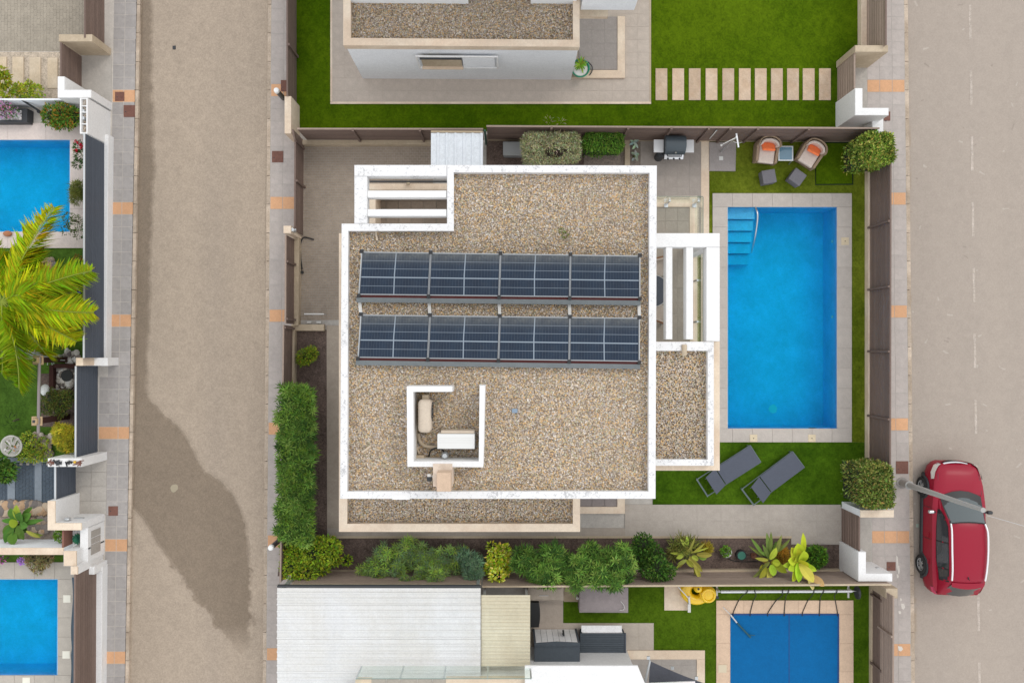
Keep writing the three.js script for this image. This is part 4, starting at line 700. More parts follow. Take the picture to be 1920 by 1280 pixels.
// ---------- air conditioning enclosure, chimney ----------
{
  const t = T('roof_enclosure', 'white low wall enclosure open at the top on the gravel roof', 'enclosure', P(836, 800, 6.2)), H = 7.05;
  add(t, 'wall', pr([[762, 724], [848, 724], [848, 734.5], [774.5, 734.5], [775.5, 865], [897.5, 865], [899, 722.5], [909.5, 722.5], [906, 876], [763.5, 875]], 6.2, H, [], 0.01), m.white);
  const pale = M(A(228, 212, 192, 1.0), { size: 1, lo: 0.03, mid: 0.05 });
  const u = T('air_conditioner', 'beige rounded outdoor unit standing along the left wall of the roof enclosure', 'air conditioner', P(796, 780, 6.25)), c = P(796, 780, 6.85);
  addL(u, 'casing', rbox(0.36, 0.58, 0.9, 0.12, 0, 0.36, 0, 4), pale); u.position.set(c.x, 6.24, c.z); addL(u, 'connection_box', rbox(0.18, 0.3, 0.12, 0.02, 0, 0.3, -0.5), m.beigeWall); addL(u, 'foot', [cbox(0.36, 0.06, 0.06, 0, 0.04, -0.3), cbox(0.36, 0.06, 0.06, 0, 0.04, 0.3)], m.dark);
  addL(u, 'fan_grille', [0.1, 0.18, 0.25].map(r => { const g = new THREE.TorusGeometry(r, 0.008, 6, 24); g.rotateY(Math.PI / 2); g.translate(0.187, 0.36, -0.1); return g; }), m.dark);
  const v = T('air_conditioner', 'white box shaped outdoor unit lying across the roof enclosure', 'air conditioner', P(855, 823, 6.25)), c2 = P(855, 825, 6.85); v.position.set(c2.x, 6.24, c2.z);
  addL(v, 'casing', rbox(1.0, 0.58, 0.4, 0.02, 0, 0.36, 0.03), flat([0.68, 0.68, 0.66], 0.55)); addL(v, 'back_panel', rbox(0.9, 0.5, 0.07, 0.015, 0.04, 0.34, -0.21), pale); addL(v, 'foot', [cbox(0.06, 0.06, 0.4, -0.35, 0.04, 0), cbox(0.06, 0.06, 0.4, 0.35, 0.04, 0)], m.dark);
  addL(v, 'top_groove', [-0.06, 0, 0.06].map(z => cbox(0.9, 0.004, 0.008, 0, 0.6515, z)), m.pale);
  const pp = (l, h = 6.33) => l.map(([x, y]) => P(x, y, h));
  solo('pipe', 'beige insulated pipe running from the rounded unit to the white unit', 'pipe', tube(pp([[785, 812], [787, 826], [796, 835], [812, 838], [822, 838]]), 0.05, 30, 7), m.beigeWall);
  solo('pipe', 'thin beige pipe looping along the left wall of the roof enclosure', 'pipe', [tube(pp([[790, 752], [781, 760], [780, 790], [781, 815], [780, 835], [786, 850]]), 0.03, 30, 6), tube(pp([[800, 812], [815, 806], [826, 796], [832, 786]]), 0.02, 20, 6)], m.beigeWall);
  solo('cable', 'black cable arching in front of the white outdoor unit', 'cable', tube([P(804, 856, 6.3), P(807, 846, 6.45), P(816, 840, 6.55), P(827, 841, 6.5), P(832, 846, 6.4)], 0.022, 24, 6), m.black);
  solo('junction_box', 'small beige junction box in the corner of the roof enclosure', 'junction box', rbox(0.24, 0.14, 0.1, 0.01, P(787, 857, 6.4).x, 6.33, P(787, 857, 6.4).z), m.beigeWall);
  const vp = P(834, 854, 6.6); solo('vent_pipe', 'short grey vent pipe against the lower wall of the roof enclosure', 'vent pipe', [cyl(vp.x, 6.2, 6.6, vp.z, 0.075, 0.075), cyl(vp.x, 6.56, 6.68, vp.z, 0.1, 0.06)], m.alu);
  const ch = T('chimney', 'beige plastered chimney block with a flat cap on the gravel roof', 'chimney', P(832, 895, 6.2)), k0 = P(815, 0, 7.1), k1 = P(851, 0, 7.1);
  const zN = P(0, 866, 7.1).z, zS = P(0, 920, 7.7).z; const pl = M(A(238, 220, 202, 1.03), { size: 1.5, lo: 0.06, mid: 0.08, tint: A(226, 200, 176), tk: 0.5 });
  add(ch, 'shaft', box(k0.x, k1.x, 6.2, 7.07, zN + 0.03, zS - 0.02), pl); add(ch, 'cap', pr(q(818.5, 886, 845, 921.5), 7.3, 7.78, [], 0.015), M(A(220, 192, 166, 1.05), { size: 1.5, lo: 0.05, mid: 0.06 })); add(ch, 'neck', box(k0.x + 0.1, k1.x - 0.06, 7.075, 7.295, zN + 0.35, zS - 0.04), pl);
  const cm = P(806, 893, 6.9), d = T('roof_lamp', 'small white and black lamp on the left side of the chimney', 'lamp', cm); d.position.y = 6.85; addL(d, 'arm', rod(V(0, 0, 0), V(0.14, 0, 0.02), 0.03), m.pale); addL(d, 'head', rbox(0.14, 0.1, 0.14, 0.03, -0.02, 0, 0.07), m.dark); addL(d, 'lens', rbox(0.1, 0.04, 0.08, 0.015, -0.02, 0.06, -0.03), m.pale);
  const st = (x0, y0, x1, y1, lab, h = 6.3) => solo('stick', lab, 'stick', beam(P(x0, y0, h), P(x1, y1, h), 0.05, 0.03), flat(A(232, 214, 190)));
  st(704, 432, 707, 451, 'pale stick on the gravel at the parapet corner'); st(679, 848, 695, 836, 'pale stick lying on the gravel left of the roof enclosure');
  const ds = P(965, 770, 6.3); solo('roof_disc', 'small blue grey scrap lying on the gravel right of the roof enclosure', 'scrap', rbox(0.16, 0.03, 0.12, 0.014, ds.x, 6.3, ds.z), flat(A(150, 170, 190)));
}
// ---------- sun loungers, armchairs, table, stools ----------
{
  const cloth = M(A(98, 103, 116), { size: 0.9, lo: 0.02, mid: 0.03, hi: 0.05, gr: 0.1, rough: 0.8 }), fr = flat(A(120, 134, 134), 0.5, 0.2);
  function lounger(label, footMid, headMid) {
    const a = P(...footMid, 0.36), b = P(...headMid, 0.3), d = b.clone().sub(a); d.y = 0;
    const L = d.length(), t = T('sun_lounger', label, 'sun lounger', V((a.x + b.x) / 2, 0.13, (a.z + b.z) / 2), 'grey sun loungers on the lawn'), w = 0.69, x0 = -L / 2, x1 = L / 2, split = x0 + L * 0.655;
    t.rotation.y = -Math.atan2(d.z, d.x);                          // local x runs from the foot end to the head end
    addL(t, 'seat', [rbox(split - x0, 0.025, w, 0.012, (x0 + split) / 2, 0.27, 0)], cloth);
    const bl = L * 0.27, g = rbox(bl, 0.025, w, 0.012, bl / 2, 0, 0); g.rotateZ(0.62); g.translate(split + 0.03, 0.27, 0); addL(t, 'backrest', g, cloth);
    for (const s of [-1, 1]) addL(t, 'frame_rail', beam(V(x0, 0.235, s * w / 2), V(x1, 0.19, s * w / 2), 0.04, 0.03), fr);
    addL(t, 'frame_bar', beam(V(x1, 0.2, -w / 2 - 0.02), V(x1, 0.2, w / 2 + 0.02), 0.05, 0.05), fr); addL(t, 'frame_bar', beam(V(x0, 0.24, -w / 2), V(x0, 0.24, w / 2), 0.04, 0.04), fr);
    for (const [x, z] of [[x0 + 0.04, 1], [x0 + 0.04, -1], [x1 - 0.03, 1], [x1 - 0.03, -1]]) addL(t, 'leg', beam(V(x, 0.22, z * (w / 2 - 0.01)), V(x, 0, z * (w / 2 - 0.01)), 0.035, 0.035), fr);
    addL(t, 'prop', [beam(V(split + 0.3, 0.44, 0.2), V(split + 0.5, 0.2, 0.2), 0.02), beam(V(split + 0.3, 0.44, -0.2), V(split + 0.5, 0.2, -0.2), 0.02)], fr);
  }
  lounger('grey fabric sun lounger partly under the roof corner of the white house', [1416.5, 850.5], [1316.5, 914]);
  lounger('grey fabric sun lounger standing free on the lawn near the hedge cube', [1497, 861], [1402, 931.5]);
  const wick = M(A(176, 152, 128), { size: 0.6, lo: 0.04, hi: 0.1, gr: 0.25, rough: 0.8 }), cush = M(A(236, 220, 208, 1.02), { size: 1.5, lo: 0.03 }), org = M([0.85, 0.2, 0.07], { size: 1, lo: 0.05, mid: 0.06, gr: 0.05 });
  function armchair(label, c, turn) {
    const t = T('armchair', label, 'armchair', V(P(...c, 0.45).x, 0.13, P(...c, 0.45).z), 'wicker armchairs'); t.rotation.y = turn;        // local +z is the front
    const s = new THREE.Shape(); s.moveTo(-0.37, 0.4); s.lineTo(-0.4, -0.2); s.bezierCurveTo(-0.42, -0.56, 0.42, -0.56, 0.4, -0.2); s.lineTo(0.37, 0.4); s.lineTo(0.28, 0.4); s.lineTo(0.3, -0.16); s.bezierCurveTo(0.3, -0.42, -0.3, -0.42, -0.3, -0.16); s.lineTo(-0.28, 0.4); s.closePath();
    const ex = (sh, y0, y1, bv) => { const g = new THREE.ExtrudeGeometry(sh, { depth: y1 - y0 - 2 * bv, bevelEnabled: true, bevelSize: bv, bevelThickness: bv, bevelOffset: -bv, bevelSegments: 2, curveSegments: 16 }); g.rotateX(Math.PI / 2); g.translate(0, y1 - bv, 0); return g; };
    addL(t, 'shell', ex(s, 0.12, 0.56, 0.025), wick);
    const b = new THREE.Shape(); b.moveTo(-0.4, -0.13); b.bezierCurveTo(-0.44, -0.58, 0.44, -0.58, 0.4, -0.13); b.lineTo(0.33, -0.13); b.bezierCurveTo(0.36, -0.52, -0.36, -0.52, -0.34, -0.13); b.closePath(); addL(t, 'backrest', ex(b, 0.56, 0.82, 0.03), wick);
    const bc = new THREE.Shape(); bc.moveTo(-0.325, -0.13); bc.bezierCurveTo(-0.34, -0.455, 0.34, -0.455, 0.325, -0.13); bc.lineTo(0.24, -0.16); bc.bezierCurveTo(0.24, -0.33, -0.24, -0.33, -0.24, -0.16); bc.closePath(); addL(t, 'back_cushion', ex(bc, 0.42, 0.8, 0.03), cush);
    addL(t, 'seat_cushion', rbox(0.56, 0.16, 0.68, 0.05, 0, 0.42, 0.08, 3), cush);
    const pg = rbox(0.46, 0.1, 0.36, 0.05, 0, 0, 0, 4); pg.rotateX(-0.55); pg.rotateY(0.06); pg.translate(0, 0.57, -0.13); addL(t, 'pillow', pg, org);
    addL(t, 'base', rbox(0.7, 0.1, 0.72, 0.03, 0, 0.08, 0), wick);
    for (const [x, z] of [[-0.32, 0.33], [0.32, 0.33], [-0.3, -0.3], [0.3, -0.3]]) addL(t, 'leg', cbox(0.05, 0.06, 0.05, x, 0.03, z), m.dark);
  }
  armchair('wicker armchair with orange pillow, left of the small glass table', [1436, 285], -0.12); armchair('wicker armchair with orange pillow, right of the small glass table', [1518, 290], -0.55);
  const t = T('side_table', 'small square table with blue glass top between the armchairs', 'table', V(P(1473, 288, 0.5).x, 0.13, P(1473, 288, 0.5).z));
  const bl = new THREE.MeshPhysicalMaterial({ color: new THREE.Color().setRGB(...A(110, 150, 172)), roughness: 0.12, clearcoat: 0.6 });
  addL(t, 'glass_top', rbox(0.44, 0.014, 0.44, 0.006, 0, 0.405, 0), bl); addL(t, 'frame', [[0, -0.24, 0.52, 0.04], [0, 0.24, 0.52, 0.04], [-0.24, 0, 0.04, 0.44], [0.24, 0, 0.04, 0.44]].map(([x, z, w, d]) => cbox(w, 0.03, d, x, 0.4, z)), m.alu);
  for (const [x, z] of [[-1, -1], [1, -1], [-1, 1], [1, 1]]) addL(t, 'leg', beam(V(x * 0.235, 0.39, z * 0.235), V(x * 0.26, 0, z * 0.28), 0.03), m.alu);
  const sg = M(A(128, 126, 132), { size: 0.8, gr: 0.1 });
  for (const [c, r, lab] of [[[1442, 331], 0.17, 'grey cube footstool below the left wicker armchair'], [[1495.5, 332], -0.62, 'grey cube footstool below the right wicker armchair']]) { const p = P(...c, 0.5), f = T('footstool', lab, 'footstool', V(p.x, 0.132, p.z), 'grey cube footstools'); f.rotation.y = r; addL(f, 'body', rbox(0.46, 0.36, 0.46, 0.03, 0, 0.19, 0), sg); addL(f, 'seat', rbox(0.47, 0.05, 0.47, 0.022, 0, 0.39, 0), sg); }
  const hatch = T('turf_hatch', 'turf covered square hatch in the lawn beside the hedge cube', 'hatch', P(1565, 308, 0.13)); add(hatch, 'lid', pr([[1530, 268], [1597, 268], [1599, 344], [1531, 345]], 0.1, 0.2, [], 0.01), m.lawnN); add(hatch, 'rim', pr([[1529, 266], [1600, 266], [1600.5, 346], [1530, 346.5]], 0.1, 0.17), flat([0.012, 0.03, 0.01], 0.9));
}
// ---------- grill, outdoor shower, shed roof, boxes ----------
{
  const p = P(1264, 274, 1.0), t = T('grill', 'black gas grill with silver front and grey side shelves', 'grill', V(p.x, 0.16, p.z));
  const shelf = flat([0.62, 0.62, 0.62], 0.5), lid = (() => { const s = new THREE.Shape(); s.moveTo(-0.3, 0); s.lineTo(-0.3, 0.14); s.bezierCurveTo(-0.26, 0.36, 0.2, 0.36, 0.28, 0.04); s.lineTo(0.28, 0); s.closePath(); const g = new THREE.ExtrudeGeometry(s, { depth: 0.66, bevelEnabled: true, bevelSize: 0.02, bevelThickness: 0.02, bevelSegments: 2 }); g.translate(0, 0, -0.33); g.rotateY(-Math.PI / 2); g.translate(0.01, 0.88, 0); return g; })();
  addL(t, 'lid', lid, flat([0.05, 0.066, 0.078], 0.4)); addL(t, 'firebox', rbox(0.68, 0.2, 0.56, 0.02, 0, 0.77, 0), m.dark); addL(t, 'cabinet', rbox(0.66, 0.6, 0.5, 0.01, 0, 0.36, 0), m.dark);
  addL(t, 'control_panel', (() => { const g = rbox(0.66, 0.03, 0.17, 0.01); g.rotateX(0.5); g.translate(0, 0.82, 0.36); return g; })(), m.steel); addL(t, 'handle', [rod(V(-0.24, 0.93, 0.37), V(0.24, 0.93, 0.37), 0.018), rod(V(-0.24, 0.93, 0.37), V(-0.24, 0.92, 0.27), 0.012), rod(V(0.24, 0.93, 0.37), V(0.24, 0.92, 0.27), 0.012)], m.black);
  for (const x of [-0.2, 0, 0.2]) addL(t, 'knob', rod(V(x, 0.8, 0.4), V(x, 0.83, 0.45), 0.03), m.dark);
  addL(t, 'side_shelf', rbox(0.34, 0.03, 0.44, 0.01, -0.53, 0.86, 0.0), shelf); addL(t, 'side_shelf', rbox(0.32, 0.03, 0.44, 0.01, 0.52, 0.86, 0.0), shelf); addL(t, 'gauge', (() => { const g = new THREE.CylinderGeometry(0.035, 0.035, 0.02, 16); g.rotateX(1.0); g.translate(0.02, 1.05, 0.27); return g; })(), m.steel);
  for (const [x, z] of [[-0.28, 0.2], [0.28, 0.2], [-0.28, -0.2], [0.28, -0.2]]) addL(t, 'wheel', cyl(x, 0, 0.06, z, 0.04, 0.04, 12), m.black);
  solo('gas_bottle', 'dark gas bottle standing at the lower left of the grill', 'gas bottle', (() => { const c = P(1237, 292, 0.4); return [cyl(c.x, 0.16, 0.62, c.z, 0.15), new THREE.SphereGeometry(0.15, 16, 8, 0, 6.3, 0, 1.57).translate(c.x, 0.62, c.z), cyl(c.x, 0.72, 0.84, c.z, 0.05)]; })(), m.dark);
  const sh = T('shower', 'outdoor shower on a grey slab with white arm and drain', 'shower', P(1356, 295, 0.13));
  add(sh, 'slab', pr([[1330.5, 266], [1381, 266], [1379.5, 320.5], [1330.5, 320]], 0.1, 0.2, [], 0.006), M(A(176, 168, 164), { size: 3 })); const dr = P(1352.5, 296.5, 0.21); add(sh, 'drain', cbox(0.14, 0.012, 0.14, dr.x, 0.204, dr.z), m.pale);
  const b = P(1379, 259, 2.0); const base = V(b.x, 0.2, b.z); add(sh, 'pole', rod(base, V(base.x, 2.15, base.z), 0.03), m.steel);
  add(sh, 'arm', tube([V(base.x, 2.1, base.z), P(1372, 262, 2.2), P(1360, 268, 2.12), P(1353, 272, 1.95)], 0.014, 20, 6), m.pale); add(sh, 'shower_head', cyl(P(1353, 272, 1.9).x, 1.88, 1.92, P(1353, 272, 1.9).z, 0.035, 0.03), m.pale); add(sh, 'shelf', (() => { const a = P(1381, 250, 1.7), c = P(1385, 276, 1.7); return [beam(a, c, 0.045, 0.03)]; })(), flat([0.75, 0.76, 0.78]));
  add(sh, 'hose', tube([V(base.x, 1.6, base.z), P(1386, 268, 1.2), P(1392, 266, 0.9)], 0.012, 14, 5), m.pale);
  const kn = solo('pipe', 'thin white pipe rising against the fence beside the shower', 'pipe', tube([P(1328, 262, 0.2), P(1334, 256, 0.9), P(1345, 243, 1.85)], 0.022, 12, 6), m.pale);
  const r = T('lean_to_roof', 'white blue ribbed sheet roof between the fence and the white house', 'roof', P(856, 276, 0)); sheet(r, 'roof_panel', 808, 249, 905.5, 312, 2.1, 0.3, 'z', M([0.66, 0.7, 0.74], { size: 5, lo: 0.03, mid: 0.03, rough: 0.45 }), 0.04); const e2 = P(808, 248, 2.1), e3 = P(905, 248, 2.1); add(r, 'gutter', box(e2.x, e3.x, 2.04, 2.14, e2.z - 0.05, e2.z + 0.01), m.beigeWall); for (const x of [812, 901]) { const c = P(x, 252, 2.1); add(r, 'post', box(c.x - 0.03, c.x + 0.03, 0.1, 2.09, c.z, c.z + 0.06), m.alu); }
  const gp = P(909, 243, 1.9); solo('pole', 'dark green pole at the corner of the ribbed sheet roof', 'pole', rod(V(gp.x, 0.1, gp.z + 0.02), V(gp.x, 1.9, gp.z + 0.02), 0.035), flat([0.01, 0.07, 0.05], 0.5));
  const bx = P(962, 278, 0.6), sb = T('storage_box', 'flat pale grey box beside the olive shrub', 'box', V(bx.x, 0.13, bx.z)); addL(sb, 'body', rbox(0.66, 0.4, 0.44, 0.03, 0, 0.2, 0), flat(A(150, 152, 154))); addL(sb, 'lid', rbox(0.7, 0.06, 0.48, 0.02, 0, 0.43, 0), flat(A(176, 178, 178)));
  solo('bed_edging', 'grey kerb on the left of the narrow soil strip by the grill', 'kerb', pr(q(1172, 252, 1181.5, 330), 0.05, 0.3), m.beigeWall);
}
// ---------- terrace table and chairs under the white frame ----------
{
  const c = P(1238, 545, 3.9), t = T('round_table', 'round grey table on the terrace under the white frame', 'table', V(c.x - 0.22, 3.16, c.z)); addL(t, 'tabletop', cyl(0, 0.7, 0.74, 0, 0.48, 0.48, 32), M(A(100, 104, 112), { size: 1 })); addL(t, 'rim', cyl(0, 0.69, 0.715, 0, 0.5, 0.5, 32), m.pale); addL(t, 'column', cyl(0, 0.02, 0.69, 0, 0.05), m.dark); addL(t, 'foot', cyl(0, 0, 0.03, 0, 0.28), m.dark);
  const wood = M(A(150, 112, 84), { size: 0.5, hi: 0.1 }), pad = M(A(220, 206, 192), { size: 1 });
  for (const [px, py, r, lab] of [[1240, 504, 0.25, 'wooden garden chair above the round terrace table'], [1240, 585, Math.PI - 0.35, 'wooden garden chair below the round terrace table']]) {
    const p = P(px, py, 3.6), ch = T('garden_chair', lab, 'chair', V(p.x - 0.12, 3.155, p.z), 'wooden chairs at the terrace table'); ch.rotation.y = r; addL(ch, 'seat', rbox(0.56, 0.08, 0.5, 0.03, 0, 0.42, 0), pad); addL(ch, 'backrest', rbox(0.56, 0.42, 0.08, 0.03, 0, 0.66, -0.27), pad);
    for (const s of [-1, 1]) addL(ch, 'armrest', rbox(0.06, 0.05, 0.6, 0.02, s * 0.32, 0.62, -0.02), wood); for (const [x, z] of [[-1, -1], [1, -1], [-1, 1], [1, 1]]) addL(ch, 'leg', cbox(0.05, 0.6, 0.05, x * 0.32, 0.3, z * 0.25), wood); addL(ch, 'back_rail', cbox(0.68, 0.06, 0.05, 0, 0.86, -0.3), wood);
  }
}
// ---------- car ----------
{
  const red = new THREE.MeshPhysicalMaterial({ color: new THREE.Color().setRGB(0.27, 0.004, 0.022), roughness: 0.5, specularIntensity: 0.4, clearcoat: 0.25, clearcoatRoughness: 0.25 });
  const glass = new THREE.MeshPhysicalMaterial({ color: new THREE.Color().setRGB(0.045, 0.062, 0.064), roughness: 0.08, clearcoat: 1, clearcoatRoughness: 0.03 });
  const p = P(1789.5, 989.5, 0.72), t = T('parked_car', 'red crossover car with silver roof rails parked at the right kerb', 'car', V(p.x, 0, p.z)); t.rotation.y = -0.012; t.scale.x = 0.96;
  const loft = (st, close = true) => {                             // st: rows of mirrored half profiles, from the nose back
    const rows = st.map(r => { const half = r.pts.map(([x, y, dz]) => V(x, y, r.z + (dz || 0))); return [...half.map(v => V(-v.x, v.y, v.z)), ...half.slice().reverse().map(v => v.clone())]; });
    const pos = [], idx = [], n = rows[0].length; rows.forEach(r => r.forEach(v => pos.push(v.x, v.y, v.z)));
    for (let i = 0; i + 1 < rows.length; i++) for (let j = 0; j + 1 < n; j++) { const a = i * n + j, b = a + 1, c = a + n, d = c + 1; idx.push(a, c, b, b, c, d); }
    const cap = (r, f) => { const o = pos.length / 3; const c = V(); rows[r].forEach(v => c.add(v)); c.multiplyScalar(1 / n); pos.push(c.x, c.y, c.z); for (let j = 0; j < n; j++) { const a = r * n + j, b = r * n + (j + 1) % n; f ? idx.push(o, a, b) : idx.push(o, b, a); } };
    if (close) { cap(0, true); cap(rows.length - 1, false); }
    const g = new THREE.BufferGeometry(); g.setAttribute('position', new THREE.Float32BufferAttribute(pos, 3)); g.setIndex(idx); g.computeVertexNormals(); return toCreasedNormals(g, 0.6);
  };
  const st = [[-2.27, 0.5, 0.66, 0.58, 0.5], [-2.22, 0.68, 0.8, 0.7, 0.64], [-2.08, 0.83, 0.93, 0.82, 0.74], [-1.85, 0.91, 1.0, 0.9, 0.82], [-1.5, 0.95, 1.06, 0.96, 0.88], [-1.1, 0.965, 1.1, 1.0, 0.92], [-0.8, 0.97, 1.12, 1.01, 0.95], [0.3, 0.975, 1.08, 1.03, 0.96], [1.3, 0.97, 1.08, 1.05, 0.96], [1.85, 0.94, 1.08, 1.05, 0.93], [2.1, 0.87, 1.02, 0.98, 0.84], [2.24, 0.74, 0.86, 0.8, 0.7], [2.28, 0.6, 0.7, 0.66, 0.58]];
  const body = st.map(([z, w, yt, ys, wt]) => ({ z, pts: [[0, 0.22], [w * 0.86, 0.22], [w * 0.96, 0.32], [w, 0.56], [w * 0.975, 0.76], [wt, ys], [wt * 0.9, ys + (yt - ys) * 0.62], [wt * 0.5, yt - 0.012], [0, yt]].map(([x, y]) => [x, y]) }));
  addL(t, 'body', loft(body), red);
  const sillG = st.slice(3, 10).map(([z, w]) => ({ z, pts: [[w * 0.9, 0.2], [w + 0.012, 0.24], [w + 0.014, 0.36], [w * 0.97, 0.4]] })); addL(t, 'sill_trim', loft(sillG, false), m.dark);
  const cab = [[-1.2, 0.72, 1.06, 0.7, 1.08], [-0.95, 0.8, 1.04, 0.69, 1.17], [-0.42, 0.84, 1.03, 0.63, 1.53], [-0.1, 0.85, 1.03, 0.63, 1.6], [0.5, 0.855, 1.04, 0.63, 1.64], [1.1, 0.85, 1.05, 0.61, 1.63], [1.5, 0.82, 1.06, 0.59, 1.59], [1.7, 0.8, 1.06, 0.56, 1.54]];
  const rowP = ([z, wb, yb, wr, yr]) => ({ z, pts: [[wb, yb - 0.06], [wb, yb], [lerp(wb, wr, 0.5) + 0.02, lerp(yb, yr, 0.52)], [wr + 0.03, yr - 0.045], [wr - 0.06, yr - 0.005], [wr * 0.5, yr + 0.02], [0, yr + 0.03]] });
  addL(t, 'roof', loft([...cab.map(rowP), rowP([2.02, 0.77, 1.05, 0.6, 1.26]), rowP([2.22, 0.72, 0.98, 0.6, 1.03])]), red);
  const quad = (rows, off) => { const pos = [], idx = [], n = rows[0].length; rows.forEach(r => r.forEach(v => pos.push(...v))); for (let i = 0; i + 1 < rows.length; i++) for (let j = 0; j + 1 < n; j++) { const a = i * n + j, b = a + 1, c = a + n, d = c + 1; idx.push(a, c, b, b, c, d); } const g = new THREE.BufferGeometry(); g.setAttribute('position', new THREE.Float32BufferAttribute(pos, 3)); g.setIndex(idx); g.computeVertexNormals(); return g; };
  const arc = (w, z, y, sag, rise) => [-1, -0.8, -0.4, 0, 0.4, 0.8, 1].map(k => [k * w, y + rise * (1 - k * k), z + sag * k * k]);
  addL(t, 'windscreen', quad([arc(0.69, -1.27, 1.1, 0.17, 0.02), arc(0.655, -0.9, 1.275, 0.12, 0.03), arc(0.59, -0.4, 1.57, 0.05, 0.035)]), glass); addL(t, 'wiper_tray', quad([arc(0.73, -1.35, 1.085, 0.2, 0.02), arc(0.7, -1.27, 1.108, 0.175, 0.02)]), m.black);
  addL(t, 'rear_window', quad([arc(0.56, 1.78, 1.54, -0.05, 0.02), arc(0.6, 2.0, 1.31, -0.08, 0.03), arc(0.64, 2.24, 1.08, -0.12, 0.03)]), m.smoked);
  addL(t, 'spoiler', quad([arc(0.56, 1.66, 1.585, -0.02, 0.02), arc(0.57, 1.86, 1.575, -0.09, 0.02), arc(0.57, 1.87, 1.545, -0.09, 0.02)]), red);
  const side = (z, f, o, s) => { let i = 0; while (i < cab.length - 2 && cab[i + 1][0] < z) i++; const k = (z - cab[i][0]) / (cab[i + 1][0] - cab[i][0]), [, wb, yb, wr, yr] = cab[i].map((v, j) => lerp(v, cab[i + 1][j], k)); const x = f < 0.52 ? lerp(wb, lerp(wb, wr, 0.5) + 0.02, f / 0.52) : lerp(lerp(wb, wr, 0.5) + 0.02, wr + 0.03, (f - 0.52) / 0.48), y = f < 0.52 ? lerp(yb, lerp(yb, yr, 0.52), f / 0.52) : lerp(lerp(yb, yr, 0.52), yr - 0.045, (f - 0.52) / 0.48); return [s * (x + o), y + o * 0.6, z]; };
  addL(t, 'windscreen_seal', quad([arc(0.735, -1.33, 1.085, 0.19, 0.018), arc(0.695, -0.9, 1.262, 0.12, 0.028), arc(0.625, -0.36, 1.568, 0.05, 0.033)]), m.black);
  for (const s of [-1, 1]) {
    { const zs = [-0.72, -0.5, -0.2, 0.2, 0.6, 1.0, 1.4, 1.66], rows = zs.map(z => [0, 0.33, 0.66, 1].map(u => side(z, lerp(z > 1.3 ? 0.16 : 0.06, z < -0.5 ? 0.5 : z < -0.2 ? 0.82 : 0.96, u), 0.004, s))), g = quad(s < 0 ? rows : rows.map(r => r.slice().reverse())); addL(t, 'window_frame', g, m.black); }
    for (const [z0, z1, f0a, f1a, f0b, f1b] of [[-0.58, 0.32, 0.14, 0.6, 0.1, 0.92], [0.37, 1.2, 0.1, 0.92, 0.12, 0.92], [1.25, 1.6, 0.18, 0.9, 0.26, 0.84]]) { const zs = [0, 0.25, 0.5, 0.75, 1], rows = zs.map(k => { const z = lerp(z0, z1, k), a = lerp(f0a, f0b, k), b = lerp(f1a, f1b, Math.min(1, k * (z0 < 0 ? 2.2 : 1))); return [0, 0.33, 0.66, 1].map(u => side(z, lerp(a, b, u), 0.008, s)); }); const g = quad(s < 0 ? rows : rows.map(r => r.slice().reverse())); addL(t, 'side_window', g, m.smoked); }
    addL(t, 'roof_rail', tube([V(s * 0.6, 1.56, -0.32), V(s * 0.625, 1.66, -0.1), V(s * 0.63, 1.7, 0.5), V(s * 0.6, 1.68, 1.2), V(s * 0.58, 1.62, 1.56)], 0.03, 30, 8), flat([0.8, 0.8, 0.81], 0.3, 0.3));
    addL(t, 'mirror', [rbox(0.2, 0.14, 0.12, 0.05, s * 1.04, 1.1, -0.62, 3)], s < 0 ? m.steel : m.dark); addL(t, 'mirror_arm', beam(V(s * 0.86, 1.05, -0.6), V(s * 1.0, 1.08, -0.62), 0.05), m.dark);
    addL(t, 'headlight', quad([[[0.86 * s, 0.95, -1.72], [0.9 * s, 0.83, -1.7]], [[0.8 * s, 0.92, -1.96], [0.885 * s, 0.77, -1.93]], [[0.68 * s, 0.88, -2.14], [0.76 * s, 0.72, -2.155]], [[0.56 * s, 0.84, -2.215], [0.62 * s, 0.7, -2.235]]].map(r => (s > 0 ? r : r.slice().reverse()).map(([x, y, z]) => [x * 1.012, y + 0.006, z - 0.006]))), flat([0.66, 0.67, 0.66], 0.15, 0.4));
    addL(t, 'tail_light', quad([[[0.88 * s, 1.02, 1.95], [0.93 * s, 0.88, 1.96]], [[0.78 * s, 1.0, 2.14], [0.84 * s, 0.84, 2.16]], [[0.66 * s, 0.9, 2.235], [0.7 * s, 0.78, 2.265]]].map(r => (s < 0 ? r : r.slice().reverse()).map(([x, y, z]) => [x * 1.012, y + 0.006, z + 0.006]))), flat([0.5, 0.03, 0.1], 0.2));
    addL(t, 'door_seam', [beam(V(s * 0.979, 0.42, 0.36), V(s * 0.965, 0.92, 0.36), 0.012), beam(V(s * 0.974, 0.42, -0.72), V(s * 0.962, 0.9, -0.72), 0.012)], m.dark); addL(t, 'door_handle', [rbox(0.03, 0.03, 0.18, 0.012, s * 0.985, 0.82, 0.22), rbox(0.03, 0.03, 0.18, 0.012, s * 0.985, 0.82, 1.12)], red);
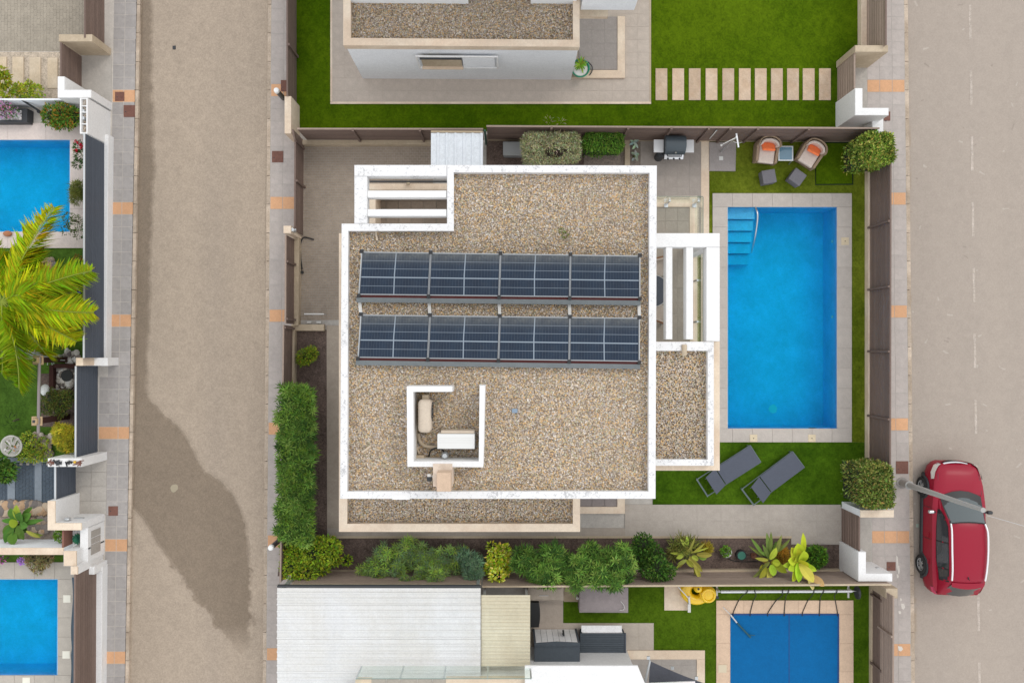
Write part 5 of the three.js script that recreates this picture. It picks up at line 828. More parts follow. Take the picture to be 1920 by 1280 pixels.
    for (const z of [-1.36, 1.36]) {
      const w = addL(t, 'wheel', (() => { const g = new THREE.TorusGeometry(0.27, 0.085, 12, 30); g.rotateY(Math.PI / 2); g.scale(1.25, 1, 1); g.translate(s * 0.93, 0.355, z); return g; })(), m.rubber);
      const g2 = [rod(V(s * 0.95, 0.355, z), V(s * 1.0, 0.355, z), 0.05)]; for (let k = 0; k < 10; k++) { const a = k * Math.PI / 5 + (k % 2 ? 0.12 : -0.12); g2.push(beam(V(s * 0.995, 0.355, z), V(s * 0.995, 0.355 + 0.21 * Math.sin(a), z + 0.21 * Math.cos(a)), 0.03, 0.025)); } { const r = new THREE.TorusGeometry(0.215, 0.018, 8, 30); r.rotateY(Math.PI / 2); r.translate(s * 0.99, 0.355, z); g2.push(r); }
      addL(w, 'rim', g2, m.alu); addL(w, 'hub_disc', rod(V(s * 0.9, 0.355, z), V(s * 0.955, 0.355, z), 0.22, 24), m.black);
      const ar = new THREE.TorusGeometry(0.385, 0.045, 8, 24, Math.PI); ar.rotateY(Math.PI / 2); ar.translate(s * 0.95, 0.36, z); addL(t, 'wheel_arch', ar, m.dark);
    }
  }
  addL(t, 'grille', quad([arc(0.5, -2.3, 0.74, 0.07, 0.02), arc(0.5, -2.31, 0.6, 0.07, 0.02)]), m.dark); addL(t, 'chrome_strip', quad([arc(0.44, -2.262, 0.79, 0.06, 0.02), arc(0.44, -2.3, 0.755, 0.06, 0.02)]), m.steel); addL(t, 'bumper', quad([arc(0.62, -2.3, 0.42, 0.12, 0), arc(0.6, -2.27, 0.26, 0.12, 0)]), m.dark);
  addL(t, 'antenna', (() => { const g = new THREE.ConeGeometry(0.035, 0.16, 8); g.scale(0.6, 1, 1.4); g.rotateX(0.5); g.translate(-0.02, 1.67, 1.5); return g; })(), m.dark); addL(t, 'number_plate', cbox(0.5, 0.1, 0.012, 0, 0.62, 2.296), flat([0.7, 0.7, 0.68])); addL(t, 'hood_seam', [beam(V(-0.73, 0.955, -1.9), V(-0.78, 1.055, -1.2), 0.012), beam(V(0.73, 0.955, -1.9), V(0.78, 1.055, -1.2), 0.012)], m.dark);
}
// ---------- street lamp, bollards, manholes ----------
{
  const b = P(1692, 905, 0.13), t = T('street_lamp', 'tall grey street lamp beside the red car, seen from above', 'street lamp', V(b.x, 0.13, b.z)), h = 4.9;
  const gm = flat([0.35, 0.345, 0.33], 0.6); addL(t, 'pole', rod(V(0, 0.5, 0), V(0, h - 0.13, 0), 0.1, 18, 0.06), gm); addL(t, 'base', [rod(V(0, 0, 0), V(0, 0.5, 0), 0.13, 18), cyl(0, 0, 0.03, 0, 0.2)], flat([0.3, 0.28, 0.26], 0.7)); addL(t, 'collar', rod(V(0, 0.49, 0), V(0, 0.53, 0), 0.15, 18), gm);
  addL(t, 'lamp_head', [rod(V(0, h - 0.14, 0), V(0, h - 0.1, 0), 0.075, 16)], gm);
  const w = P(1852, 966, 4.98); solo('overhead_wire', 'thin overhead wire running from the lamp top to the right', 'wire', tube([V(w.x - 0.02, 5.0, w.z), P(1890, 977, 4.9), P(1985, 1005, 4.9)], 0.006, 10, 5), m.alu);
  const cap = flat([0.8, 0.8, 0.78]);
  for (const [bx, by, tx, ty, lab] of [[531, 184, 518, 167, 'grey bollard lamp with white cap at the corner pier of the top lawn'], [527, 1010, 507, 1033, 'grey bollard lamp with white cap beside the yellow green shrub']]) {
    const c = P(bx, by, 0.13); let h2 = 0.2; for (let i = 0; i < 60; i++) { h2 += 0.05; const pt = P(tx, ty, h2); if (Math.abs(pt.x) <= Math.abs(c.x)) break; } const s = T('bollard_lamp', lab, 'bollard lamp', V(c.x, 0.13, c.z)); addL(s, 'post', rod(V(0, 0, 0), V(0, h2 - 0.2, 0), 0.085, 16), flat(A(110, 108, 108), 0.5, 0.3)); addL(s, 'cap', [cyl(0, h2 - 0.2, h2 - 0.12, 0, 0.1, 0.09), new THREE.SphereGeometry(0.09, 16, 8, 0, 6.3, 0, 1.57).scale(1, 0.4, 1).translate(0, h2 - 0.12, 0)], cap); s.position.y = 0.13;
  }
  const mh = (x0, y0, x1, y1, lab) => { const t2 = T('manhole_cover', lab, 'manhole cover', P((x0 + x1) / 2, (y0 + y1) / 2, 0.13)); add(t2, 'cover', pr(q(x0, y0, x1, y1), 0.1, 0.141), m.cover); add(t2, 'lift_hole', cyl(P(x0 + 4, (y0 + y1) / 2, 0.14).x, 0.12, 0.1425, P(0, (y0 + y1) / 2, 0.14).z, 0.02), m.dark); };
  mh(215, 172, 232, 189, 'brown square cover set in the orange strip, upper left pavement'); mh(231, 197, 252, 219, 'brown square cover just below the orange strip, upper left pavement'); mh(202.5, 949, 220, 966.5, 'brown square cover on the left pavement beside the lower white wall');
  mh(526, 150, 537, 171, 'brown square cover beside the top bollard lamp'); mh(509.5, 283, 530.5, 304, 'brown square cover on the middle pavement by the corner pier'); mh(1658, 209, 1670, 226, 'brown cover tucked under the top right white wall'); mh(1681, 864.5, 1704, 888, 'large brown cover beside the lower hedge cube'); mh(1663.5, 1053.5, 1680, 1069.5, 'small brown cover beside the bottom right white wall');
  for (const [x, y, s, lab] of [[326, 89, 0.11, 'dark oil spot or leaf on the upper left road'], [1721, 985, 0.1, 'pale green scrap of paper on the street beside the wire']]) { const c = P(x, y, 0.01); solo('leaf', lab, 'leaf', rbox(s, 0.012, s * 1.2, 0.005, c.x, 0.012, c.z), x < 400 ? m.dark : flat(A(190, 206, 190))); }
}
// ---------- drive: hose and bike rack ----------
{
  solo('hose', 'black hose lying on the block paved drive', 'hose', [tube([P(588, 449, 0.17), P(578, 446, 0.17), P(570, 445, 0.17), P(564, 452, 0.17), P(563, 480, 0.17), P(566, 505, 0.17)], 0.025, 40, 6), cyl(P(566, 510, 0.2).x, 0.15, 0.22, P(566, 510, 0.2).z, 0.05)], m.black);
  const t = T('rack', 'white metal rack at the lower end of the block paved drive', 'rack', P(588, 597, 0.15)); add(t, 'rail', rod(P(570, 588.5, 0.6), P(607, 588.5, 0.6), 0.025), m.pale); for (const x of [571, 580, 597, 606]) { const a = P(x, 588.5, 0.6); add(t, 'post', rod(V(a.x, 0.15, a.z), V(a.x, 0.6, a.z), 0.015), m.alu); } add(t, 'base', [cbox(0.16, 0.03, 0.08, P(579, 602, 0.2).x, 0.17, P(0, 602, 0.2).z), cbox(0.16, 0.03, 0.08, P(597, 602, 0.2).x, 0.17, P(0, 602, 0.2).z)], m.pale);
}
// ---------- bottom garden: covered furniture, sheds, inflatable, pool cover ----------
{
  const cov = M(A(202, 188, 172), { size: 1.5, lo: 0.04, mid: 0.06, hi: 0.04 }), cov2 = M(A(170, 160, 160), { size: 1.5, lo: 0.04, mid: 0.06, hi: 0.04 });
  const lump = (x0, y0, x1, y1, h, mat, name, label, cat, extra) => { const t = T(name, label, cat, P((x0 + x1) / 2, (y0 + y1) / 2, 0.13)), a = P(x0, y0, h), b = P(x1, y1, h), W = b.x - a.x, D = b.z - a.z, g = new THREE.BoxGeometry(W, h - 0.14, D, 26, 6, 16), p = g.attributes.position; for (let i = 0; i < p.count; i++) { const x = p.getX(i), y = p.getY(i), z = p.getZ(i), k = at(N1, x * 60, z * 60 + y * 30) * 0.05 + at(N2, x * 40 + 9, z * 40 + y * 20) * 0.03; const ex = Math.max(Math.abs(x) / (W / 2), Math.abs(z) / (D / 2)); if (y > h / 2 - 0.14) p.setY(i, y + k - 0.07 * ex ** 6); else if (ex > 0.98) { p.setX(i, x * (1 + k * 0.25)); p.setZ(i, z * (1 + k * 0.25)); } } g.computeVertexNormals(); g.translate((a.x + b.x) / 2, 0.14 + (h - 0.14) / 2, (a.z + b.z) / 2); add(t, 'cloth_cover', g, mat); if (extra) extra(t); return t; };
  lump(990.5, 1101, 1057, 1127, 0.85, cov, 'covered_bench', 'bench under a creased beige cover, bottom centre', 'bench', t => add(t, 'label_strip', beam(P(1011, 1116, 0.86), P(1028, 1116, 0.86), 0.07, 0.02), m.pale));
  lump(1087, 1098, 1178.5, 1149.5, 0.75, cov2, 'covered_table', 'garden table under a grey violet cover on the bottom lawn', 'table', t => add(t, 'strap', tube([P(1164, 1127, 0.78), P(1170, 1135, 0.78), P(1170, 1142, 0.78), P(1162, 1144, 0.78)], 0.012, 14, 5), m.pale));
  { const c = P(1079.5, 1102, 0.4), t = T('flower_pot', 'small white pot between the two covered pieces of furniture', 'pot', V(c.x, 0.14, c.z)); addL(t, 'pot', new THREE.LatheGeometry([[0, 0], [0.09, 0], [0.13, 0.25], [0.12, 0.25], [0.1, 0.18], [0, 0.18]].map(a => new THREE.Vector2(...a)), 20), m.pale); addL(t, 'soil', cyl(0, 0.17, 0.2, 0, 0.1), m.dark); const c2 = P(1082.5, 1119, 0.3); solo('garden_ornament', 'small white figure beside the grey covered table', 'ornament', [cyl(c2.x, 0.14, 0.4, c2.z, 0.07, 0.04), new THREE.SphereGeometry(0.06, 12, 8).translate(c2.x, 0.43, c2.z)], m.pale); solo('paving_slab', 'beige slab under the small white pot', 'slab', pr(q(1057, 1100, 1086, 1128), 0.1, 0.15), m.beigeWall); }
  { const c = P(996, 1151, 0.4), s = new THREE.Shape(); s.moveTo(-0.42, 0.42); s.lineTo(0.24, 0.4); s.quadraticCurveTo(0.32, 0, 0.24, -0.4); s.lineTo(-0.42, -0.42); s.closePath(); const g = new THREE.ExtrudeGeometry(s, { depth: 0.3, bevelEnabled: true, bevelSize: 0.03, bevelThickness: 0.03, bevelSegments: 2 }); g.rotateX(-Math.PI / 2); g.translate(c.x, 0.18, c.z); solo('planter', 'black planter box half hidden under the cream sheet roof', 'planter', g, m.black); }
  const shed = M(A(92, 98, 108), { size: 1.5, lo: 0.03, gr: 0.05 }), lidM = tones([0.82, 0.82, 0.83], 3, 0.04, { size: 1 });
  const shM = tones(A(92, 100, 108), 3, 0.05, { size: 1.2, gr: 0.08 });
  { // the camera looks down on the dark roofs and past them on the pale plank fronts
    const t = T('garden_shed', 'tall dark roofed garden shed with a pale plank front and latch', 'shed', P(1043, 1215, 0.14)), H = 1.5, a = P(1001.5, 1204, H), b = P(1087.5, 1252, H), n = 7;
    add(t, 'wall', box(a.x + 0.04, b.x - 0.04, 0.14, H - 0.06, a.z + 0.05, b.z - 0.04), shed);
    for (let i = 0; i < n; i++) add(t, 'plank', box(lerp(a.x + 0.06, b.x - 0.06, i / n) + 0.006, lerp(a.x + 0.06, b.x - 0.06, (i + 1) / n) - 0.006, 0.18, H - 0.07, a.z + 0.025, a.z + 0.049), lidM[i % 3]);
    add(t, 'corner_post', [box(a.x, a.x + 0.055, 0.14, H - 0.06, a.z + 0.01, a.z + 0.07), box(b.x - 0.055, b.x, 0.14, H - 0.06, a.z + 0.01, a.z + 0.07)], shed);
    add(t, 'roof', pr([[1001.5, 1206], [1044, 1203], [1087.5, 1205], [1087.5, 1252], [1001.5, 1252]], H - 0.06, H, [], 0.015), shM[1]); add(t, 'roof_ridge', pr([[1003, 1211.5], [1086, 1211.5], [1086, 1213.5], [1003, 1213.5]], H - 0.02, H + 0.02), shM[0]);
    add(t, 'latch', [beam(P(1056, 1182, 0.6), P(1057, 1191, 0.95), 0.06, 0.05), rod(P(1054, 1188, 0.8), P(1058, 1188, 0.8), 0.02)], m.dark);
    const c = T('storage_chest', 'low dark board lidded chest with a pale front beside the shed', 'chest', P(1130, 1205, 0.14)), h = 0.72, d = P(1088, 1187, h), e2 = P(1174, 1232, h);
    add(c, 'body', box(d.x + 0.03, e2.x - 0.03, 0.14, h - 0.06, d.z + 0.04, e2.z - 0.03), shed); add(c, 'lid_lip', box(d.x + 0.06, e2.x - 0.12, 0.5, 0.54, d.z - 0.2, d.z + 0.018), lidM[2]); add(c, 'front', box(d.x + 0.08, e2.x - 0.1, 0.18, h - 0.07, d.z + 0.02, d.z + 0.039), lidM[2]);
    for (let i = 0; i < 11; i++) add(c, 'lid_board', box(d.x, e2.x - 0.06, h - 0.04, h + rr(-0.003, 0.003), lerp(d.z, e2.z, i / 11) + 0.004, lerp(d.z, e2.z, (i + 1) / 11) - 0.004), shM[i % 3]);
    add(c, 'lid_edge', box(e2.x - 0.055, e2.x, h - 0.05, h + 0.015, d.z, e2.z), shed);
  }
  // yellow inflatable on its beige pad
  solo('paving_slab', 'beige pink slab under the yellow inflatable', 'slab', pr(q(1246, 1090, 1290, 1144), 0.1, 0.16), m.beige);
  const yel = new THREE.MeshPhysicalMaterial({ color: new THREE.Color().setRGB(0.84, 0.54, 0.01), roughness: 0.3, clearcoat: 0.5 }), ip = P(1310, 1112, 0.3), inf = T('inflatable', 'yellow inflatable pool float with a round seat lying at the southern fence', 'inflatable', V(ip.x + 0.02, 0.14, ip.z - 0.08)); inf.scale.set(0.88, 0.88, 0.88);
  const ring = (R, r, x, y, z, sx = 1) => { const g = new THREE.TorusGeometry(R, r, 14, 32); g.rotateX(Math.PI / 2); g.scale(sx, 1, 1); g.translate(x, y, z); return g; };
  addL(inf, 'body_ring', ring(0.36, 0.2, -0.12, 0.2, -0.02, 1.15), yel); addL(inf, 'cushion', new THREE.SphereGeometry(0.34, 24, 16).scale(1, 0.5, 1).translate(0.3, 0.36, 0.08), yel); addL(inf, 'cushion_ring', ring(0.24, 0.05, 0.3, 0.5, 0.08), yel); addL(inf, 'head', new THREE.SphereGeometry(0.17, 20, 14).translate(-0.12, 0.5, -0.2), yel); addL(inf, 'valve', cyl(-0.14, 0.6, 0.69, -0.22, 0.04), m.dark);
  solo('brush', 'telescopic pool brush with white head leaning over the yellow inflatable', 'brush', [rod(P(1272, 1100, 1.2), P(1292, 1122, 0.6), 0.018), rod(P(1292, 1118, 0.6), P(1293, 1132, 0.45), 0.04), cbox(0.1, 0.05, 0.28, ...P(1292.5, 1140, 0.3).toArray())], m.pale);
  // covered pool
  const t = T('swimming_pool', 'pool under a dark blue cover with beige deck, bottom right', 'swimming pool', P(1472, 1210, 0.13));
  const cm = tones(A(236, 206, 178, 1.04), 4, 0.025, { size: 2.4, lo: 0.04, mid: 0.05 }), D = [1343.5, 1125.5, 1601, 1420], r = [1370, 1152, 1574, 1393], pv = (a, nx, ny) => pave(t, 'coping_tile', a, 0.165, nx, ny, cm, { gap: 0.006, th: 0.045 });
  pv(q(D[0], D[1], D[2], r[1]), 5, 1); pv(q(D[0], r[1], r[0], D[3]), 1, 5); pv(q(r[2], r[1], D[2], D[3]), 1, 5); pv(q(r[0], r[3], r[2], D[3]), 4, 1);
  add(t, 'skimmer_lid', pr(q(1347, 1246, 1363, 1261), 0.12, 0.178, [], 0.004), flat(A(236, 220, 190)));
  const cv = M([0, 0.112, 0.31], { size: 3, lo: 0.05, mid: 0.04, hi: 0.05, gr: 0.08, rough: 0.9, }), pc = T('pool_cover', 'dark blue pool cover with one centre seam and strap loops', 'pool cover', P(1472, 1270, 0.17));
  add(pc, 'sheet', pr([[1370, 1152], [1480, 1152], [1480, 1392], [1370, 1392]], 0.1, 0.176), cv); add(pc, 'sheet', pr([[1480.5, 1152], [1574, 1151], [1573, 1392], [1480.5, 1392]], 0.1, 0.176), cv); add(pc, 'seam', pr(q(1479.3, 1153, 1481, 1392), 0.12, 0.18), flat(A(0, 74, 140)));
  add(pc, 'hem', [pr(q(1370, 1150.5, 1574, 1153.5), 0.14, 0.186), pr([[1571.5, 1153.8], [1574, 1153.8], [1573, 1392], [1570.5, 1392]], 0.14, 0.185)], flat(A(0, 74, 140)));
  const ro = T('cover_roller', 'silver roller tube on two stands above the covered pool', 'roller', P(1478, 1108, 0.14)); add(ro, 'tube', rod(P(1352, 1109, 0.45), P(1598, 1108, 0.45), 0.05, 14), flat([0.72, 0.73, 0.75], 0.3, 0.4)); add(ro, 'axle', [rod(P(1346, 1109, 0.45), P(1352, 1109, 0.45), 0.02), rod(P(1598, 1108, 0.45), P(1606, 1108, 0.45), 0.02)], m.steel);
  for (const x of [1345, 1592]) { const a = P(x, 1098, 0.2), b = P(x, 1121, 0.2), c = P(x, 1109, 0.5); add(ro, 'stand', [beam(V(a.x, 0.16, a.z), V(a.x, 0.16, b.z), 0.06, 0.04), beam(V(a.x, 0.16, c.z), V(a.x, 0.45, c.z), 0.05)], m.pale); } { const a = P(1345, 1120, 0.2); add(ro, 'foot', cbox(0.12, 0.06, 0.08, a.x, 0.18, a.z), m.dark); const c = P(1608, 1111, 0.45); add(ro, 'hand_wheel', rod(V(c.x - 0.03, 0.45, c.z), V(c.x + 0.04, 0.45, c.z), 0.22, 20), m.dark); }
  const sx = [[1402, 1392, 1375], [1416, 1417, 1407], [1468, 1466, 1440], [1479, 1474, 1471], [1527, 1522, 1505], [1545, 1539, 1537], [1570, 1564, 1571]];
  for (const [a, b, c] of sx) add(pc, 'strap', [tube([P(a, 1104, 0.5), P(a, 1109, 0.54), P(b + 1, 1116, 0.4), P(lerp(b, c, 0.4), 1126, 0.19), P(lerp(b, c, 0.7), 1137, 0.185), P(c, 1150, 0.19), P(c, 1155, 0.2)], 0.015, 30, 6)], m.black);
  solo('vacuum_pole', 'silver and green telescopic pole lying across the pool cover corner', 'pole', [rod(P(1356, 1138, 0.3), P(1372, 1154, 0.24), 0.014), rod(P(1370, 1152, 0.25), P(1382, 1167, 0.23), 0.03)], m.alu); solo('brush', 'dark green brush end of the pole on the pool cover', 'brush', [rod(P(1383, 1168, 0.23), P(1408, 1195, 0.22), 0.028), rod(P(1405, 1190, 0.23), P(1416, 1191, 0.23), 0.012)], flat([0.02, 0.09, 0.11]));
}
// ---------- western garden: pergola bar, trough, planters, ornaments ----------
{
  const t = T('flower_trough', 'dark trough with pink blossoms and white pebbles, upper left', 'trough', P(24, 215, 0.13)); add(t, 'trough', pr(q(-40, 203, 50, 229), 0.1, 0.5, [q(-40, 205, 40, 225)]), m.dark); add(t, 'pebble_bed', pr(q(-39, 205.5, 39.5, 224.5), 0.1, 0.42), m.pale); gravel(t, q(-39, 206, 39, 224), 0.44, 350, 0.06, 0.12, [A(230, 226, 228), A(214, 212, 220), A(238, 234, 232)]);
  solo('pole', 'black pole leaning on the blue shaded wall, upper left', 'pole', [rod(P(40, 187, 0.9), P(73, 208, 0.3), 0.035), cyl(P(74, 210, 0.2).x, 0.13, 0.3, P(74, 210, 0.2).z, 0.06)], m.dark);
  const w = T('white_pavilion', 'white framed garden structure mostly hidden under the palm', 'pavilion', P(40, 655, 0.13)); for (const [a, b] of [[[-60, 670], [76, 670]], [[72, 632], [72, 672]], [[-60, 632], [72, 632]]]) add(w, 'beam', beam(P(...a, 1.5), P(...b, 1.5), 0.2, 0.12), m.coolWhite); for (const [x, y] of [[70, 634], [70, 668]]) { const p = P(x, y, 1.5); add(w, 'post', box(p.x - 0.05, p.x + 0.05, 0.13, 1.44, p.z - 0.05, p.z + 0.05), m.coolWhite); } add(w, 'inner_rail', beam(P(60, 640, 1.2), P(60, 660, 1.2), 0.05), m.dark); add(w, 'floor', pr(q(-60, 628, 66, 668), 0.1, 0.16), M(A(168, 172, 178), { size: 3 }));
  const pb = T('pergola_bar', 'grey beam carried by two square wooden lantern posts in the western garden', 'pergola', P(72, 735, 0.13)); add(pb, 'beam', rod(P(73, 668, 1.9), P(71, 812, 1.9), 0.05, 10), flat(A(150, 140, 138)));
  const wood = M(A(206, 178, 140), { size: 0.6, hi: 0.1 }), dk = M(A(70, 42, 36), { size: 1 });
  for (const [y, x] of [[675, 70], [789, 68]]) { const p = P(x, y, 1.85), z = p.z; add(pb, 'post', box(p.x + 0.0, p.x + 0.16, 0.13, 1.83, z - 0.09, z + 0.09), dk); add(pb, 'post_cap', [box(p.x - 0.14, p.x + 0.2, 1.86, 1.9, z - 0.15, z - 0.1), box(p.x - 0.14, p.x + 0.2, 1.86, 1.9, z + 0.1, z + 0.15), box(p.x - 0.14, p.x - 0.09, 1.86, 1.9, z - 0.1, z + 0.1), box(p.x + 0.15, p.x + 0.2, 1.86, 1.9, z - 0.1, z + 0.1)], wood); const q2 = P(x - 2.5, y, 2.0); add(pb, 'lantern', [rbox(0.17, 0.14, 0.19, 0.02, q2.x - 0.02, 1.98, z)], wood); add(pb, 'lantern_top', cbox(0.08, 0.02, 0.09, q2.x - 0.02, 2.06, z), m.dark); }
  const gl = P(83.5, 731, 1.0); solo('lantern', 'white oval globe lamp beside the grey pergola beam', 'lamp', [new THREE.SphereGeometry(0.2, 24, 16).scale(0.6, 1, 1).translate(gl.x, 1.0, gl.z), rod(V(gl.x, 0.13, gl.z), V(gl.x, 0.85, gl.z), 0.02)], flat(A(222, 226, 224, 1.1)));
  const stones = (label, list, n, s0, s1, hh, pal) => { const ps = PX(list, hh), xs = ps.map(p => p[0]), zs = ps.map(p => p[1]), t2 = T('rock_bed', label, 'rock bed', V((Math.min(...xs) + Math.max(...xs)) / 2, 0.13, (Math.min(...zs) + Math.max(...zs)) / 2)); for (let i = 0; i < n; i++) { const g = new THREE.IcosahedronGeometry(rr(s0, s1), 1), p = g.attributes.position, k = rr(0, 90); for (let j = 0; j < p.count; j++) { const v = V(p.getX(j), p.getY(j), p.getZ(j)), f = 1 + 0.28 * at(N2, v.x * 300 + k * 9, v.z * 300 + v.y * 200); p.setXYZ(j, v.x * f * 1.1, v.y * f * 0.6, v.z * f); } g.computeVertexNormals(); const x = lerp(Math.min(...xs), Math.max(...xs), rnd()), z = lerp(Math.min(...zs), Math.max(...zs), rnd()); g.rotateY(rr(0, 6)); g.translate(x, hh + rr(-0.02, 0.05), z); add(t2, 'stone', g, pick(pal)); } return t2; };
  const wp = [flat(A(226, 220, 210)), flat(A(236, 234, 230)), flat(A(196, 188, 178)), flat(A(160, 150, 140)), flat(A(110, 100, 96))], bp = [flat(A(176, 156, 136)), flat(A(212, 190, 164)), flat(A(150, 140, 132)), flat(A(206, 170, 134)), flat(A(130, 122, 118))];
  stones('white stones around a small black basin beside the blue grey gate', q(101, 692, 138, 724), 80, 0.06, 0.12, 0.2, wp); stones('small pile of grey white stones beside the white end pier', q(122, 656, 145, 680), 45, 0.06, 0.11, 0.25, wp); stones('pale boulders at the edge of the lawn under the palm', q(86, 486, 102, 498), 9, 0.1, 0.17, 0.22, bp); stones('row of brown and grey cobbles along the slate yard', q(-10, 946, 86, 959), 90, 0.11, 0.2, 0.15, bp); stones('cobbles under the broad leaved plant, lower left', q(60, 970, 88, 1000), 22, 0.09, 0.16, 0.15, bp);
  const pl = T('raised_bed', 'dark brown timber raised bed with white stones', 'raised bed', P(115, 705, 0.13)); add(pl, 'board', pr(q(91, 684, 99, 728), 0.1, 0.45), dk); add(pl, 'board', pr(q(99.5, 682, 140, 690), 0.1, 0.44), dk); add(pl, 'soil', pr(q(99, 690, 141, 760), 0.1, 0.14), m.soil); const bs = P(125, 704, 0.3); add(pl, 'basin', cyl(bs.x, 0.14, 0.33, bs.z, 0.17, 0.2), m.black);
  const tr = T('trellis', 'thin metal trellis with pointed tips beside the lantern post', 'trellis', P(95, 676, 0.13)); add(tr, 'rod', [rod(P(92, 660, 1.0), P(88, 684, 0.6), 0.012), rod(P(94, 662, 1.0), P(97, 684, 0.6), 0.012), rod(P(99, 668, 0.8), P(100, 682, 0.5), 0.012), rod(P(88, 675, 0.8), P(121, 675, 0.8), 0.012)], m.alu);
  const bol = P(104.5, 785, 0.6); solo('garden_light', 'tiny white spot lamp in front of the dark hedge gap', 'lamp', [cyl(bol.x, 0.13, 0.55, bol.z, 0.02), new THREE.SphereGeometry(0.055, 12, 8).translate(bol.x, 0.58, bol.z)], m.pale); solo('soil_patch', 'dark soil under the bushes beside the blue grey gate', 'soil', pr(q(76, 700, 141, 800), 0.1, 0.136), m.soil, null, 'structure');
  { const c = P(21, 836, 0.55), t2 = T('large_pot', 'round white stone pot with agave on the western lawn', 'pot', V(c.x, 0.13, c.z)); addL(t2, 'pot', new THREE.LatheGeometry([[0, 0], [0.26, 0], [0.36, 0.4], [0.38, 0.46], [0.32, 0.46], [0.3, 0.38], [0, 0.38]].map(a => new THREE.Vector2(...a)), 32), M(A(206, 204, 196), { size: 1.5, lo: 0.06, mid: 0.1 })); gravel(t2, q(9, 824, 33, 848), 0.53, 300, 0.06, 0.12, [A(236, 234, 230), A(220, 214, 206), A(190, 184, 176)]); }
  // ornaments on the white wall by the gate
  const on = [['brown iron ornament at the left end of the white wall top', 97, m.cover], ['dark ring ornament on the white wall top', 109, m.dark], ['black iron scroll ornament in the middle of the white wall top', 128, m.black], ['brown ornament at the right end of the white wall top', 147, m.cover]];
  for (const [lab, x, mt] of on) { const p = P(x, 867, 1.82), gs = []; for (let k = 0; k < 7; k++) { const a = rr(0, 6.28), ox = rr(-0.12, 0.12), oz = rr(-0.07, 0.07), l = rr(0.03, 0.1); gs.push(beam(V(p.x + ox - l * Math.cos(a), 1.83, p.z + oz - l * Math.sin(a)), V(p.x + ox + l * Math.cos(a), rr(1.83, 1.88), p.z + oz + l * Math.sin(a)), rr(0.015, 0.05), 0.03)); } gs.push(cyl(p.x, 1.8, 1.86, p.z, 0.05)); solo('wall_ornament', lab, 'ornament', gs, mt); }
  const wt = P(140, 866, 1.82); solo('wall_ornament', 'small yellow ornament near the right end of the white wall top', 'ornament', new THREE.SphereGeometry(0.05, 12, 8).translate(wt.x, 1.84, wt.z), flat(A(236, 190, 60)));
  { const xf = P(102.5, 0, 1.66).x; solo('house_number', 'small brown plate on the white L wall by the blue grey door, lower left', 'plate', box(xf + 0.002, xf + 0.02, 0.95, 1.15, P(0, 955, 1.1).z, P(0, 964, 1.1).z), m.cover); solo('letter_marks', 'three small dark marks in a column on the white L wall, lower left', 'marks', [0, 1, 2].map(i => box(xf + 0.002, xf + 0.012, 0.6, 0.7, P(0, 944 + i * 5, 0.7).z, P(0, 947 + i * 5, 0.7).z)), m.dark); const zf = P(0, 980.5, 1.66).z; solo('letter_box', 'grey letter slot on the north face of the white L wall, lower left', 'letter box', [box(P(148, 0, 0.9).x, P(165, 0, 0.9).x, 0.85, 1.0, zf - 0.03, zf - 0.002), rbox(0.2, 0.2, 0.12, 0.06, P(134, 0, 1.3).x, 1.3, zf - 0.06)], m.alu); }
  const tp = T('privacy_cloth', 'dark blue grey cloth hanging along the bottom left fence', 'cloth', P(132, 1180, 0.13)); { const n = 24, pos = []; const pt = (i, k) => { const y = lerp(1082, 1400, i / n), b = Math.sin(i * 0.62) * 2.2 + (y > 1215 ? -3.5 : 0); return k ? P(138.2, y, 1.6) : P(134 + b * 0.8, y, 0.5); }; for (let i = 0; i < n; i++) { const a = pt(i, 0), b = pt(i + 1, 0), c = pt(i, 1), d = pt(i + 1, 1); for (const v of [a, b, c, c, b, d]) pos.push(v.x, v.y, v.z); } const g = new THREE.BufferGeometry(); g.setAttribute('position', new THREE.Float32BufferAttribute(pos, 3)); g.computeVertexNormals(); const cl = M(A(72, 88, 100), { size: 2 }); cl.side = THREE.DoubleSide; add(tp, 'cloth', g, cl); }
  solo('ornament', 'brown orange object on the pool edge left of the palm', 'ornament', [new THREE.SphereGeometry(0.13, 16, 10).scale(1.2, 0.6, 0.8).translate(P(14, 438, 0.2).x, 0.22, P(14, 438, 0.2).z)], flat(A(196, 130, 90)));
}
// ---------- plants ----------
const G = { mid: A(92, 122, 48, 1.25), dark: A(52, 82, 34, 1.2), yel: A(156, 172, 48, 1.3), olive: A(150, 152, 118, 1.25), fresh: A(112, 152, 50, 1.3), lime: A(178, 190, 56, 1.3), grey: A(106, 128, 100, 1.2), brown: A(120, 96, 60, 1.1), oleander: A(84, 124, 62, 1.25) };
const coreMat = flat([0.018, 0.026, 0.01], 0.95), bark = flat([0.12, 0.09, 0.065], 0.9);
const plant = (name, label, cat, px, py, h = 0.13, group) => T(name, label, cat, P(px, py, h), group);
const stemOf = (t, r = 0.04, h = 0.5) => { const p = ORG.get(t); add(t, 'stem', rod(V(p.x, p.y - 0.03, p.z), V(p.x + 0.04, p.y + h, p.z + 0.03), r, 7, r * 0.6), bark); };
